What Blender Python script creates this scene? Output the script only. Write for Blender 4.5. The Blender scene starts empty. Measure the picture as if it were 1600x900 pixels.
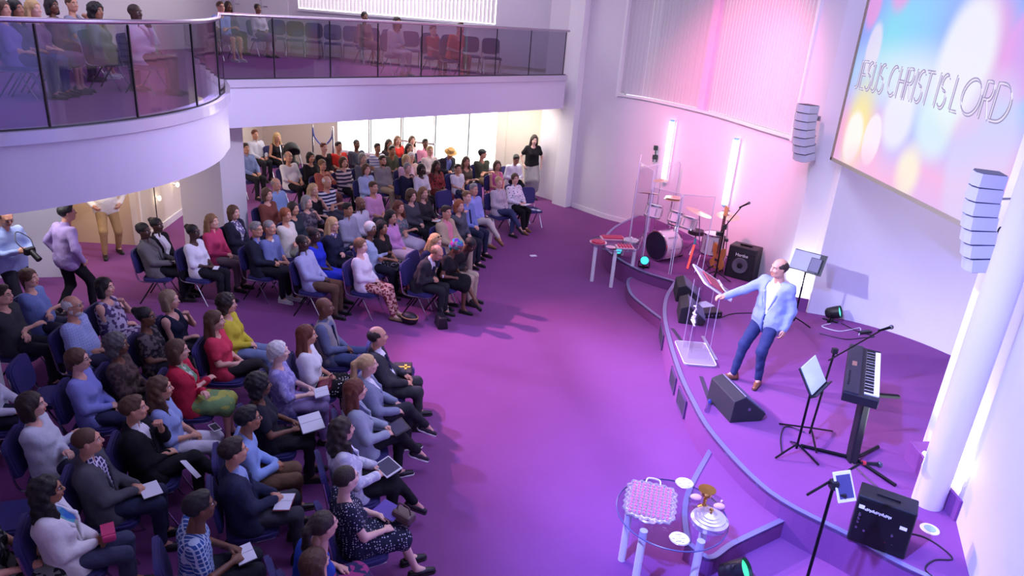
import bpy, math, random
import numpy as np
from mathutils import Vector, Matrix
random.seed(7); rng = np.random.default_rng(7)
C = bpy.context.scene.collection
SC = bpy.context.scene
R = math.radians

# ---------------------------------------------------------------- camera
cam = bpy.data.cameras.new('camera'); cam.sensor_width = 36; cam.lens = 1122.0/1600*36; cam.clip_end = 200
co = bpy.data.objects.new('camera', cam); C.objects.link(co); SC.camera = co
_p, _r = R(21.35), R(4.43)
_fw = Vector((0, math.cos(_p), -math.sin(_p))); _rt0 = Vector((1, 0, 0)); _up0 = _rt0.cross(_fw)
_rt = math.cos(_r)*_rt0 + math.sin(_r)*_up0; _up = _rt.cross(_fw)
co.matrix_world = Matrix(((_rt.x, _up.x, -_fw.x, 0), (_rt.y, _up.y, -_fw.y, 0), (_rt.z, _up.z, -_fw.z, 4.9), (0, 0, 0, 1)))

# ---------------------------------------------------------------- world, exposure
w = bpy.data.worlds.new('world'); SC.world = w; w.use_nodes = True
w.node_tree.nodes['Background'].inputs[0].default_value = (0.8, 0.85, 1, 1)
w.node_tree.nodes['Background'].inputs[1].default_value = 0.3
SC.view_settings.view_transform = 'Standard'; SC.view_settings.look = 'None'
SC.view_settings.exposure = 0.0; SC.view_settings.gamma = 1.0; SC.view_settings.use_curve_mapping = False

# ---------------------------------------------------------------- large lights (stage lanterns on the gallery and roof, added fill lights)
def aim(o, loc, to):
    o.location = loc
    o.rotation_euler = (Vector(to)-Vector(loc)).to_track_quat('-Z', 'Y').to_euler()
def spot(name, loc, to, col, watt, ang=50, blend=.7, rad=.15):
    l = bpy.data.lights.new(name, 'SPOT'); l.energy = watt; l.color = col; l.spot_size = R(ang); l.spot_blend = blend; l.shadow_soft_size = rad
    o = bpy.data.objects.new(name, l); C.objects.link(o); aim(o, loc, to); return o
def area(name, loc, to, col, watt, sx, sy):
    l = bpy.data.lights.new(name, 'AREA'); l.shape = 'RECTANGLE'; l.size = sx; l.size_y = sy; l.energy = watt; l.color = col
    o = bpy.data.objects.new(name, l); C.objects.link(o); aim(o, loc, to); return o
area('house_fill', (-4.0, 8.0, 7.6), (-4.0, 8.0, 0), (.66, .70, 1), 22, 5, 7)  # soft area lights added as general fill, no fitting modelled
area('house_fill', (-3.0, 15.0, 7.6), (-3.0, 15.0, 0), (.85, .8, 1), 48, 5, 4)
area('house_fill', (1.6, 8.5, 7.6), (1.9, 8.5, 0), (.48, .53, 1), 270, 4, 8)
spot('stage_lantern_rose', (-6.4, 13.6, 6.2), (.3, 9.4, 0.3), (1, .40, .58), 5200, 40, .9, .10)
spot('stage_lantern_violet', (-6.6, 11.2, 6.2), (.9, 8.3, .2), (.54, .45, 1), 9800, 38, .9, .10)
spot('stage_lantern_white', (-5.4, 9.2, 5.9), (3.2, 8.9, 1.2), (1, .88, .97), 1500, 26, .8, .1)
spot('stage_lantern_blue', (-1.5, 2.0, 7.2), (3.7, 6.0, .4), (.20, .25, 1), 8200, 54, .9, .15)
spot('stage_lantern_lavender', (-4.2, 6.2, 5.6), (6.2, 9.4, 1.7), (.76, .76, 1), 3200, 36, .9, .12)
spot('wall_wash_pink', (0.2, 11.6, 7.4), (4.2, 15.0, 3.0), (1, .22, .46), 3400, 54, 1, .3)
spot('wall_wash_rose', (2.2, 12.6, 7.4), (4.7, 13.4, 1.8), (1, .45, .55), 750, 60, 1, .3)
spot('wall_wash_mauve', (-2.0, 13.0, 7.3), (1.9, 18.3, 2.5), (1, .82, .92), 230, 50, 1, .3)
spot('fascia_fill', (4.4, 9.4, 7.3), (-5.2, 11.4, 3.4), (.74, .70, 1), 2300, 46, .9, .3)  # added spot brightening the gallery front, in place of bounce from the stage
area('wall_wash_lavender', (1.2, 6.0, 7.4), (4.9, 7.6, 3.6), (.62, .66, 1), 210, 1.5, 1.5)
area('house_fill', (-5.5, 19.2, 2.5), (-5.5, 19.2, 0), (1, .92, .85), 34, 2.5, 1.6)
area('house_fill', (-0.5, 19.2, 2.5), (-0.5, 19.6, 0), (1, .93, .80), 46, 1.6, .8)
area('house_fill', (-7.9, 12.4, 2.5), (-8.0, 12.6, 0), (1, .80, .60), 34, 1.0, .8)
area('house_fill', (-7.2, 9.6, 2.5), (-8.0, 10.4, 0), (.98, .95, 1), 44, 1.0, .8)  # added fill to brighten the grey wall under the gallery
area('house_fill', (-6.7, 15.0, 2.5), (-7.2, 15.0, 0), (1, .90, .80), 30, 1.0, .8)
area('gallery_light', (-7.5, 10.5, 7.4), (-6, 10.0, 3.4), (.85, .80, 1), 95, 2, 3)
area('gallery_light', (-4.0, 18.6, 7.4), (-3, 18.0, 3.4), (.92, .88, 1), 130, 4, 2)

# ---------------------------------------------------------------- materials
def lin(c):
    return tuple(((v/255)/12.92 if v <= 10 else (((v/255)+.055)/1.055)**2.4) for v in c[:3])
MATS = {}
def nodes(name):
    m = bpy.data.materials.new(name); m.use_nodes = True
    nt = m.node_tree; b = nt.nodes['Principled BSDF']; return m, nt, b
def N(nt, t, **kw):
    n = nt.nodes.new(t)
    for k, v in kw.items(): setattr(n, k, v)
    return n
def mat(name, col, rough=.6, metal=0, bump=0, bscale=200, var=0, vscale=8, sheen=0, spec=None):
    if name in MATS: return MATS[name]
    m, nt, b = nodes(name); c = (*lin(col), 1)
    b.inputs['Base Color'].default_value = c; b.inputs['Roughness'].default_value = rough; b.inputs['Metallic'].default_value = metal
    if spec is not None: b.inputs['Specular IOR Level'].default_value = spec
    if sheen: b.inputs['Sheen Weight'].default_value = sheen
    if var or bump: tc = N(nt, 'ShaderNodeTexCoord')
    if var:
        n = N(nt, 'ShaderNodeTexNoise'); n.inputs['Scale'].default_value = vscale; n.inputs['Detail'].default_value = 3
        nt.links.new(tc.outputs['Object'], n.inputs['Vector'])
        mx = N(nt, 'ShaderNodeMix', data_type='RGBA'); mx.inputs[6].default_value = tuple(v*(1-var) for v in c[:3])+(1,); mx.inputs[7].default_value = tuple(min(1, v*(1+var)) for v in c[:3])+(1,)
        nt.links.new(n.outputs['Fac'], mx.inputs[0]); nt.links.new(mx.outputs[2], b.inputs['Base Color'])
    if bump:
        n = N(nt, 'ShaderNodeTexNoise'); n.inputs['Scale'].default_value = bscale; nt.links.new(tc.outputs['Object'], n.inputs['Vector'])
        bp = N(nt, 'ShaderNodeBump'); bp.inputs['Strength'].default_value = bump; bp.inputs['Distance'].default_value = .01
        nt.links.new(n.outputs['Fac'], bp.inputs['Height']); nt.links.new(bp.outputs['Normal'], b.inputs['Normal'])
    MATS[name] = m; return m
def emis(name, col, s):
    if name in MATS: return MATS[name]
    m, nt, b = nodes(name); c = (*lin(col), 1)
    b.inputs['Base Color'].default_value = (.02, .02, .02, 1); b.inputs['Emission Color'].default_value = c; b.inputs['Emission Strength'].default_value = s
    MATS[name] = m; return m
def clear(name, tint, refl=.5, rough=.02, alpha=1.0):
    """thin clear sheet: tinted see-through plus mirror reflection"""
    if name in MATS: return MATS[name]
    m = bpy.data.materials.new(name); m.use_nodes = True; nt = m.node_tree; nt.nodes.clear()
    out = N(nt, 'ShaderNodeOutputMaterial'); tr = N(nt, 'ShaderNodeBsdfTransparent'); gl = N(nt, 'ShaderNodeBsdfGlossy'); mx = N(nt, 'ShaderNodeMixShader'); fr = N(nt, 'ShaderNodeLayerWeight'); pw = N(nt, 'ShaderNodeMath', operation='POWER'); ma = N(nt, 'ShaderNodeMath', operation='MULTIPLY_ADD'); mu = N(nt, 'ShaderNodeMath', operation='MULTIPLY')
    pw.inputs[1].default_value = 4; ma.inputs[1].default_value = .8; ma.inputs[2].default_value = .045; nt.links.new(fr.outputs['Facing'], pw.inputs[0]); nt.links.new(pw.outputs[0], ma.inputs[0]); mu.inputs[1].default_value = refl*2
    tr.inputs[0].default_value = (*tint, 1); gl.inputs['Roughness'].default_value = rough
    nt.links.new(ma.outputs[0], mu.inputs[0]); nt.links.new(mu.outputs[0], mx.inputs[0]); nt.links.new(tr.outputs[0], mx.inputs[1]); nt.links.new(gl.outputs[0], mx.inputs[2]); nt.links.new(mx.outputs[0], out.inputs[0])
    MATS[name] = m; return m
def frosted(name, col, op):
    if name in MATS: return MATS[name]
    m = bpy.data.materials.new(name); m.use_nodes = True; nt = m.node_tree; b = nt.nodes['Principled BSDF']; b.inputs['Base Color'].default_value = (*lin(col), 1); b.inputs['Roughness'].default_value = .25
    tr = N(nt, 'ShaderNodeBsdfTransparent'); mx = N(nt, 'ShaderNodeMixShader'); mx.inputs[0].default_value = op; nt.links.new(tr.outputs[0], mx.inputs[1]); nt.links.new(b.outputs[0], mx.inputs[2]); nt.links.new(mx.outputs[0], nt.nodes['Material Output'].inputs[0]); MATS[name] = m; return m
def cloth(name, col, pattern=None, col2=(255, 255, 255), scale=1.0):
    """woven fabric; pattern: stripe, plaid, floral, dots, vstripe"""
    if name in MATS: return MATS[name]
    m, nt, b = nodes(name); b.inputs['Roughness'].default_value = .85; b.inputs['Specular IOR Level'].default_value = .25
    c1 = (*lin(col), 1); c2 = (*lin(col2), 1); tc = N(nt, 'ShaderNodeTexCoord')
    nz = N(nt, 'ShaderNodeTexNoise'); nz.inputs['Scale'].default_value = 9; nz.inputs['Detail'].default_value = 4
    nt.links.new(tc.outputs['Object'], nz.inputs['Vector'])
    bp = N(nt, 'ShaderNodeBump'); bp.inputs['Strength'].default_value = .55; bp.inputs['Distance'].default_value = .03
    nt.links.new(nz.outputs['Fac'], bp.inputs['Height']); nt.links.new(bp.outputs['Normal'], b.inputs['Normal'])
    b.inputs['Base Color'].default_value = c1
    def mixc(fac, a, bb):
        mx = N(nt, 'ShaderNodeMix', data_type='RGBA')
        nt.links.new(fac, mx.inputs[0])
        for i, v in ((6, a), (7, bb)):
            if isinstance(v, tuple): mx.inputs[i].default_value = v
            else: nt.links.new(v, mx.inputs[i])
        return mx.outputs[2]
    def band(axis, freq, thr):
        sp = N(nt, 'ShaderNodeSeparateXYZ'); nt.links.new(tc.outputs['Object'], sp.inputs[0])
        a = N(nt, 'ShaderNodeMath', operation='MULTIPLY'); a.inputs[1].default_value = freq; dg_ = N(nt, 'ShaderNodeMath', operation='ADD'); nt.links.new(sp.outputs[0], dg_.inputs[0]); nt.links.new(sp.outputs[1], dg_.inputs[1]); nt.links.new(dg_.outputs[0] if axis == 'd' else sp.outputs[axis], a.inputs[0])
        f = N(nt, 'ShaderNodeMath', operation='FRACT'); nt.links.new(a.outputs[0], f.inputs[0])
        g = N(nt, 'ShaderNodeMath', operation='GREATER_THAN'); g.inputs[1].default_value = thr; nt.links.new(f.outputs[0], g.inputs[0]); return g.outputs[0]
    o = None
    if pattern == 'stripe': o = mixc(band(2, 14*scale, .5), c1, c2)
    elif pattern == 'vstripe': o = mixc(band('d', 30*scale, .6), c1, c2)
    elif pattern == 'plaid':
        o = mixc(band(2, 16*scale, .72), mixc(band('d', 12*scale, .72), c1, c2), c2)
    elif pattern == 'dots':
        v = N(nt, 'ShaderNodeTexVoronoi'); v.inputs['Scale'].default_value = 42*scale; v.inputs['Randomness'].default_value = .5; nt.links.new(tc.outputs['Object'], v.inputs['Vector'])
        g = N(nt, 'ShaderNodeMath', operation='LESS_THAN'); g.inputs[1].default_value = .26; nt.links.new(v.outputs['Distance'], g.inputs[0]); o = mixc(g.outputs[0], c1, c2)
    elif pattern in ('floral', 'patch'):
        v = N(nt, 'ShaderNodeTexVoronoi'); v.inputs['Scale'].default_value = (26 if pattern == 'floral' else 9)*scale; nt.links.new(tc.outputs['Object'], v.inputs['Vector'])
        if pattern == 'floral':
            sp = N(nt, 'ShaderNodeSeparateColor'); nt.links.new(v.outputs['Color'], sp.inputs[0])
            g = N(nt, 'ShaderNodeMath', operation='GREATER_THAN'); g.inputs[1].default_value = .55; nt.links.new(sp.outputs[0], g.inputs[0]); o = mixc(g.outputs[0], c1, c2)
        else:
            hs = N(nt, 'ShaderNodeHueSaturation'); hs.inputs['Saturation'].default_value = 1.3; hs.inputs['Value'].default_value = .75; nt.links.new(v.outputs['Color'], hs.inputs['Color']); o = mixc(nz.outputs['Fac'], hs.outputs[0], c1)
    if o is not None: nt.links.new(o, b.inputs['Base Color'])
    MATS[name] = m; return m

# ---------------------------------------------------------------- mesh builder
class MB:
    def __init__(s): s.v = []; s.f = []; s.m = []
    def add(s, V, F, mi=0):
        o = len(s.v); s.v += [tuple(float(c) for c in p) for p in V]; s.f += [tuple(i+o for i in q) for q in F]; s.m += [mi]*len(F); return s
    def box(s, c, d, rot=None, mi=0):
        x, y, z = d[0]/2, d[1]/2, d[2]/2
        V = [Vector(p) for p in ((-x,-y,-z),(x,-y,-z),(x,y,-z),(-x,y,-z),(-x,-y,z),(x,-y,z),(x,y,z),(-x,y,z))]
        if rot is not None: V = [rot @ p for p in V]
        return s.add([p+Vector(c) for p in V], [(0,3,2,1),(4,5,6,7),(0,1,5,4),(1,2,6,5),(2,3,7,6),(3,0,4,7)], mi)
    def cyl(s, a, b, r0, r1=None, n=12, mi=0, cap=True):
        a, b = Vector(a), Vector(b); r1 = r0 if r1 is None else r1
        q = (b-a).to_track_quat('Z', 'Y'); V = []; 
        for p, r in ((a, r0), (b, r1)):
            for i in range(n):
                t = 2*math.pi*i/n; V.append(p + q @ Vector((r*math.cos(t), r*math.sin(t), 0)))
        F = [(i, (i+1) % n, n+(i+1) % n, n+i) for i in range(n)]
        if cap: F += [tuple(range(n-1, -1, -1)), tuple(range(n, 2*n))]
        return s.add(V, F, mi)
    def tube(s, pts, r, n=8, mi=0):
        P = [Vector(p) for p in pts]; V = []; F = []; up = None
        for i, p in enumerate(P):
            t = (P[min(i+1, len(P)-1)]-P[max(i-1, 0)]).normalized()
            if up is None:
                up = Vector((0, 0, 1)) if abs(t.z) < .9 else Vector((1, 0, 0))
            x = up.cross(t).normalized(); y = t.cross(x).normalized(); up = y
            for k in range(n):
                a = 2*math.pi*k/n; V.append(p + r*(math.cos(a)*x+math.sin(a)*y))
            if i:
                o = (i-1)*n; F += [(o+k, o+(k+1) % n, o+n+(k+1) % n, o+n+k) for k in range(n)]
        e = (len(P)-1)*n; F += [tuple(range(n-1, -1, -1)), tuple(range(e, e+n))]
        return s.add(V, F, mi)
    def lathe(s, prof, c=(0, 0, 0), n=24, rot=None, mi=0, cap=True):
        V = []; F = []; c = Vector(c)
        for (r, z) in prof:
            for k in range(n):
                a = 2*math.pi*k/n; p = Vector((r*math.cos(a), r*math.sin(a), z)); V.append((rot @ p if rot is not None else p)+c)
        for i in range(len(prof)-1):
            o = i*n; F += [(o+k, o+(k+1) % n, o+n+(k+1) % n, o+n+k) for k in range(n)]
        cap = cap and prof[0][0] > 1e-5 and prof[-1][0] > 1e-5
        if cap and prof[0][0] > 1e-5: F.append(tuple(range(n-1, -1, -1)))
        if cap and prof[-1][0] > 1e-5: e = (len(prof)-1)*n; F.append(tuple(range(e, e+n)))
        return s.add(V, F, mi)
    def prism(s, poly, z0, z1, rot=None, c=(0, 0, 0), mi=0):
        n = len(poly); V = [Vector((p[0], p[1], z)) for z in (z0, z1) for p in poly]; c = Vector(c)
        V = [(rot @ p if rot is not None else p)+c for p in V]
        F = [tuple(range(n-1, -1, -1)), tuple(range(n, 2*n))]+[(i, (i+1) % n, n+(i+1) % n, n+i) for i in range(n)]
        return s.add(V, F, mi)
    def strip(s, pts, z0, z1, th, mi=0):
        """vertical thick wall along a plan polyline; thickness to the left of travel (negative: right)"""
        P = [Vector((p[0], p[1])) for p in pts]; n = len(P); I = []; 
        for i in range(n):
            t = (P[min(i+1, n-1)]-P[max(i-1, 0)]).normalized(); I.append(P[i]+Vector((-t.y, t.x))*th)
        V = [(p.x, p.y, z) for z in (z0, z1) for p in P]+[(p.x, p.y, z) for z in (z0, z1) for p in I]; F = []
        for i in range(n-1):
            F += [(i, i+1, n+i+1, n+i), (2*n+i+1, 2*n+i, 3*n+i, 3*n+i+1), (n+i, n+i+1, 3*n+i+1, 3*n+i), (i+1, i, 2*n+i, 2*n+i+1)]
        F += [(0, n, 3*n, 2*n), (n-1, 3*n-1, 4*n-1, 2*n-1)]
        if th > 0: F = [q[::-1] for q in F]
        return s.add(V, F, mi)
    def sphere(s, c, r, n=12, m=8, mi=0, sq=(1, 1, 1)):
        prof = [(r*math.sin(math.pi*i/m), -r*math.cos(math.pi*i/m)) for i in range(m+1)]
        o = len(s.v); s.lathe(prof, (0, 0, 0), n, None, mi)
        for i in range(o, len(s.v)): p = s.v[i]; s.v[i] = (p[0]*sq[0]+c[0], p[1]*sq[1]+c[1], p[2]*sq[2]+c[2])
        return s
    def mesh(s, name, mats, smooth=False):
        me = bpy.data.meshes.new(name); me.from_pydata(s.v, [], s.f)
        for m in (mats if isinstance(mats, (list, tuple)) else [mats]): me.materials.append(m)
        if any(s.m): me.polygons.foreach_set('material_index', s.m)
        if smooth:
            me.shade_smooth()
            try: me.set_sharp_from_angle(angle=R(38))
            except Exception: pass
        me.update(); return me
    def build(s, name, mats, parent=None, smooth=False, bevel=0):
        o = obj(name, s.mesh(name, mats, smooth), parent)
        if bevel:
            b = o.modifiers.new('bevel', 'BEVEL'); b.width = bevel; b.segments = 2; b.limit_method = 'ANGLE'
        return o
def obj(name, me, parent=None):
    o = bpy.data.objects.new(name, me); C.objects.link(o)
    if parent is not None: o.parent = parent
    return o
def tag(o, label, cat=None, group=None, kind=None):
    o['label'] = label
    if cat: o['category'] = cat
    if group: o['group'] = group
    if kind: o['kind'] = kind
    return o
def thing(name, label, cat, loc=(0, 0, 0), rz=0, group=None):
    o = bpy.data.objects.new(name, None); C.objects.link(o); o.location = loc; o.rotation_euler = (0, 0, rz); o.empty_display_size = .1
    return tag(o, label, cat, group)
def copy_tree(o, parent=None):
    c = o.copy(); C.objects.link(c); c.parent = parent
    for ch in list(o.children): copy_tree(ch, c)
    return c
def struct(o, label=None):
    o['kind'] = 'structure'
    if label: o['label'] = label
    return o
def crom(pts, n=8):
    P = [np.array(p, float) for p in pts]; P = [2*P[0]-P[1]]+P+[2*P[-1]-P[-2]]; out = []
    for i in range(1, len(P)-2):
        for t in np.linspace(0, 1, n, endpoint=False):
            a, b, c, d = P[i-1:i+3]; out.append(.5*(2*b+(c-a)*t+(2*a-5*b+4*c-d)*t*t+(3*b-a-3*c+d)*t**3))
    out.append(P[-2]); return [tuple(p) for p in out]

# ================================================================ the setting
PAINT = mat('wall_paint', (226, 220, 228), .65, var=.03, vscale=1.5)
CREAM = mat('cream_paint', (232, 222, 208), .7)
TANW = mat('tan_paint', (214, 190, 160), .7)
TRIM = mat('white_trim', (238, 236, 238), .45)
def carpet(name, a, b):
    m, nt, bs = nodes(name); bs.inputs['Roughness'].default_value = .95; bs.inputs['Specular IOR Level'].default_value = .15
    tc = N(nt, 'ShaderNodeTexCoord'); n1 = N(nt, 'ShaderNodeTexNoise'); n1.inputs['Scale'].default_value = 160; n1.inputs['Detail'].default_value = 2
    n2 = N(nt, 'ShaderNodeTexNoise'); n2.inputs['Scale'].default_value = .9; n2.inputs['Detail'].default_value = 4
    ad = N(nt, 'ShaderNodeMath', operation='ADD'); hv = N(nt, 'ShaderNodeMath', operation='MULTIPLY'); hv.inputs[1].default_value = .5
    mx = N(nt, 'ShaderNodeMix', data_type='RGBA'); mx.inputs[6].default_value = (*lin(a), 1); mx.inputs[7].default_value = (*lin(b), 1)
    bp = N(nt, 'ShaderNodeBump'); bp.inputs['Strength'].default_value = .4; bp.inputs['Distance'].default_value = .006
    for n in (n1, n2): nt.links.new(tc.outputs['Object'], n.inputs['Vector'])
    nt.links.new(n1.outputs['Fac'], ad.inputs[0]); nt.links.new(n2.outputs['Fac'], ad.inputs[1]); nt.links.new(ad.outputs[0], hv.inputs[0]); nt.links.new(hv.outputs[0], mx.inputs[0])
    nt.links.new(mx.outputs[2], bs.inputs['Base Color']); nt.links.new(n1.outputs['Fac'], bp.inputs['Height']); nt.links.new(bp.outputs['Normal'], bs.inputs['Normal']); return m
CARPET = carpet('plum_carpet', (112, 58, 110), (142, 84, 146))
STRIPM = mat('nosing_metal', (150, 150, 190), .4, .6)

struct(MB().box((-2.5, 10, -.1), (19.4, 27, .2)).build('floor', CARPET), 'plum purple fitted carpet over the hall floor')
struct(MB().box((-2.5, 10, 8.1), (19.4, 27, .2)).build('ceiling', PAINT), 'white hall ceiling')

# ---- stage
front = crom([(4.55, 4.75), (3.80, 5.26), (3.43, 5.64), (2.82, 6.25), (2.47, 7.28), (2.38, 8.1), (2.36, 8.9), (2.41, 10.0), (2.50, 10.9), (2.68, 11.7), (2.97, 12.47)], 6)
drumf = crom([(2.97, 12.47), (2.55, 12.78), (2.29, 13.09), (2.02, 13.6), (1.87, 14.13), (1.9, 14.9), (2.25, 15.9), (2.9, 17.0)], 6)
outline = front+drumf[1:]
poly = outline+[(7.3, 17.0), (7.3, 4.75)]
struct(MB().prism(poly, 0.0, .4).build('floor_stage', CARPET), 'raised curved stage covered in plum carpet')
def ribbon(pts, z, wd, th):
    m = MB(); m.strip(pts, z-th, z+.008, wd); return m
struct(ribbon(outline, .4, -.06, .035).build('trim_1', STRIPM), 'blue grey metal nosing along the stage edge')
def lobe(pts):
    P = crom(pts, 7); m = MB(); m.prism(P, 0, .2); return P, m
P, m = lobe([(2.56, 11.05), (2.33, 11.6), (2.14, 12.22), (2.21, 13.0), (2.6, 13.2)]); m = MB().prism(P+[(3.0, 12.4), (2.75, 11.4)], 0, .2)
struct(m.build('floor_step', CARPET), 'rounded carpeted step beside the drum platform'); struct(ribbon(P, .2, -.055, .03).build('trim_2', STRIPM), 'curved metal nosing of the step beside the drums')
P = crom([(2.46, 7.28), (2.07, 6.53), (1.92, 6.09), (1.86, 5.62)], 7); P2 = crom([(1.86, 5.62), (2.06, 5.42), (2.37, 5.66), (2.98, 6.07)], 7)
m = MB().prism((P+P2[1:])[::-1]+[(2.6, 7.0)], 0, .2)
struct(m.build('floor_step', CARPET), 'pointed carpeted step in front of the stage beside the glass table')
struct(ribbon(P[::-1], .2, -.055, .03).build('trim_3', STRIPM), 'metal nosing on the long edge of the pointed step'); struct(ribbon(P2[::-1], .2, -.055, .03).build('trim_4', STRIPM), 'metal nosing on the short edge of the pointed step')
# ventilation grilles in the stage front
GR = mat('grille_dark', (52, 42, 66), .6); GRF = mat('grille_frame', (92, 62, 110), .6)
def on_front(y):
    for a, b in zip(front[:-1], front[1:]):
        if min(a[1], b[1]) <= y <= max(a[1], b[1]):
            t = (y-a[1])/(b[1]-a[1]); return a[0]+(b[0]-a[0])*t, math.atan2(b[1]-a[1], b[0]-a[0])
for y, w_, lb in ((10.45, .5, 'dark air grille in the stage front nearest the drums'), (8.98, .36, 'middle dark air grille in the stage front below the lectern'), (8.38, .40, 'dark air grille in the stage front nearest the glass table')):
    x, a = on_front(y); t = thing('air_grille', lb, 'vent', (x, y, .19), a-math.pi/2, 'air grilles in the stage front')
    MB().box((-.006, 0, 0), (.012, w_, .24)).build('backing', GR, t)
    m = MB()
    for s in (-1, 1): m.box((-.012, s*w_/2, 0), (.02, .02, .26)); m.box((-.012, 0, s*.12), (.02, w_, .02))
    m.build('frame', GRF, t)
    for k in range(7): MB().box((-.014, 0, -.09+.03*k), (.012, w_-.03, .008), Matrix.Rotation(.5, 3, 'Y')).build('slat', GR, t)

# ---- curved window wall behind the drums
wallp = crom([(.45, 19.85), (1.38, 18.93), (2.2, 18.0), (2.93, 17.35), (3.9, 15.65), (4.5, 13.7), (4.75, 12.9)], 12)
iw = 24
struct(MB().strip(wallp[:iw+1], 0, 8, .25).build('wall_far', PAINT), 'far side wall beside the tall blinds')
struct(MB().strip(wallp[iw:], 0, 3.09, .25).build('wall_window', PAINT), 'curved wall under the blinds, washed pink, behind the drums')
struct(MB().strip(wallp[iw:], 7.2, 8, .25).build('wall_window_head', PAINT), 'wall above the tall blinds')
pil = [(1.02, 19.25), (1.38, 18.89)]
m = MB(); a, b = Vector((1.06, 19.24)), Vector((1.40, 18.90)); n = Vector((-.707, -.707))*.22
m.prism([a, a+n, b+n, b], 0, 8); struct(m.build('wall_pilaster', TRIM), 'pale vertical pilaster at the end of the gallery')
def baseb(name, pts, z0, lb, off=.018, h=.12):
    struct(MB().strip(pts, z0, z0+h, -off).build(name, TRIM), lb)
baseb('baseboard_far', [p for p in wallp if p[0] > 1.4 and p[0] < 3.2], 0, 'white skirting along the far wall')
# window
win = thing('window_1', 'tall curved window with white vertical blinds, lit pink', 'window'); win['kind'] = 'structure'
wp = [Vector(p) for p in wallp[iw:]]
seg = [0]
for a, b in zip(wp[:-1], wp[1:]): seg.append(seg[-1]+(b-a).length)
def along(s):
    for i in range(len(seg)-1):
        if s <= seg[i+1]+1e-9:
            t = (s-seg[i])/(seg[i+1]-seg[i]); d = (wp[i+1]-wp[i]).normalized(); return wp[i].lerp(wp[i+1], t), d
    return wp[-1], (wp[-1]-wp[-2]).normalized()
SKYP = emis('bright_day_glass', (250, 245, 255), 1.1)
MB().strip([tuple(p+Vector((p-wp[0]).length*Vector((0, 0)))) for p in wp], 3.09, 7.2, .30).build('glass', SKYP, win).location = (.22, .18, 0)
def slatmat():
    m, nt, b = nodes('blind_fabric'); b.inputs['Base Color'].default_value = (*lin((226, 220, 226)), 1); b.inputs['Roughness'].default_value = .8
    tr = N(nt, 'ShaderNodeBsdfTranslucent'); tr.inputs[0].default_value = (.8, .78, .82, 1); mx = N(nt, 'ShaderNodeMixShader'); mx.inputs[0].default_value = .25
    nt.links.new(b.outputs[0], mx.inputs[1]); nt.links.new(tr.outputs[0], mx.inputs[2]); nt.links.new(mx.outputs[0], nt.nodes['Material Output'].inputs[0]); return m
SLAT = slatmat()
slat_me = MB().box((0, 0, 0), (.108, .006, 4.0)).mesh('blind_slat', SLAT)
Ltot = seg[-1]; mull = 2.62; npos = int((Ltot-.12)/.1)
for k in range(npos):
    s = .08+.1*k
    if abs(s-mull) < .14: continue
    p, d = along(s); o = obj('blind_slat', slat_me, win); o.location = (p.x+d.y*-.06, p.y+d.x*.06, 5.14); o.rotation_euler = (0, 0, math.atan2(d.y, d.x)-R(7 if s < mull else 10))
p, d = along(mull); nrm = Vector((-d.y, d.x))
MB().box((p.x+nrm.x*.05, p.y+nrm.y*.05, 5.14), (.2, .16, 4.1), Matrix.Rotation(math.atan2(d.y, d.x), 3, 'Z')).build('mullion', mat('mullion_pink', (226, 200, 222), .5), win)
MB().strip([tuple(p) for p in wp], 3.075, 3.125, -.05).build('window_sill', TRIM, win)
p, d = along(0.0)
MB().box((p.x, p.y, 5.1), (.06, .12, 4.1), Matrix.Rotation(math.atan2(d.y, d.x), 3, 'Z')).build('window_frame', TRIM, win)
p, d = along(Ltot); MB().box((p.x, p.y, 5.1), (.05, .12, 4.1), Matrix.Rotation(math.atan2(d.y, d.x), 3, 'Z')).build('window_frame', TRIM, win)

# ---- niche, apse, bulkhead, near wall
struct(MB().strip([(4.75, 12.9), (4.88, 12.2), (5.1, 11.75), (5.06, 11.44)], 0, 8, .25).build('wall_niche', PAINT), 'narrow bright wall beside the stage recess')
apse = [(4.56+2.53*math.cos(a), 8.95+2.53*math.sin(a)) for a in np.linspace(R(78.6), R(-66), 40)]
struct(MB().strip(apse, 0, 8, .2).build('wall_apse', PAINT), 'curved lavender recess wall behind the preacher')
struct(MB().box((5.18, 8.6, 5.5), (.24, 6.4, 5.0)).build('wall_bulkhead', PAINT), 'wall over the stage recess carrying the screen')
struct(MB().prism([(4.87, 7.22), (5.0, 7.26), (5.9, 6.6), (5.9, 6.2), (4.92, 6.2)], 0, 8).build('wall_reveal', PAINT), 'bright white reveal beside the round column')
nearw = [(4.92, 6.3), (4.72, 6.2), (4.34, 5.24), (3.9, 4.1), (3.2, 2.2), (2.2, 0.2), (1.0, -1.6)]
struct(MB().strip(nearw, 0, 8, .25).build('wall_near', PAINT), 'pale lavender wall next to the round column')
col_ = struct(MB().cyl((4.50, 6.30, .4), (4.50, 6.30, 8), .15, n=40).build('column', PAINT, None, True), 'round white column at the side of the stage')
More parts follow.
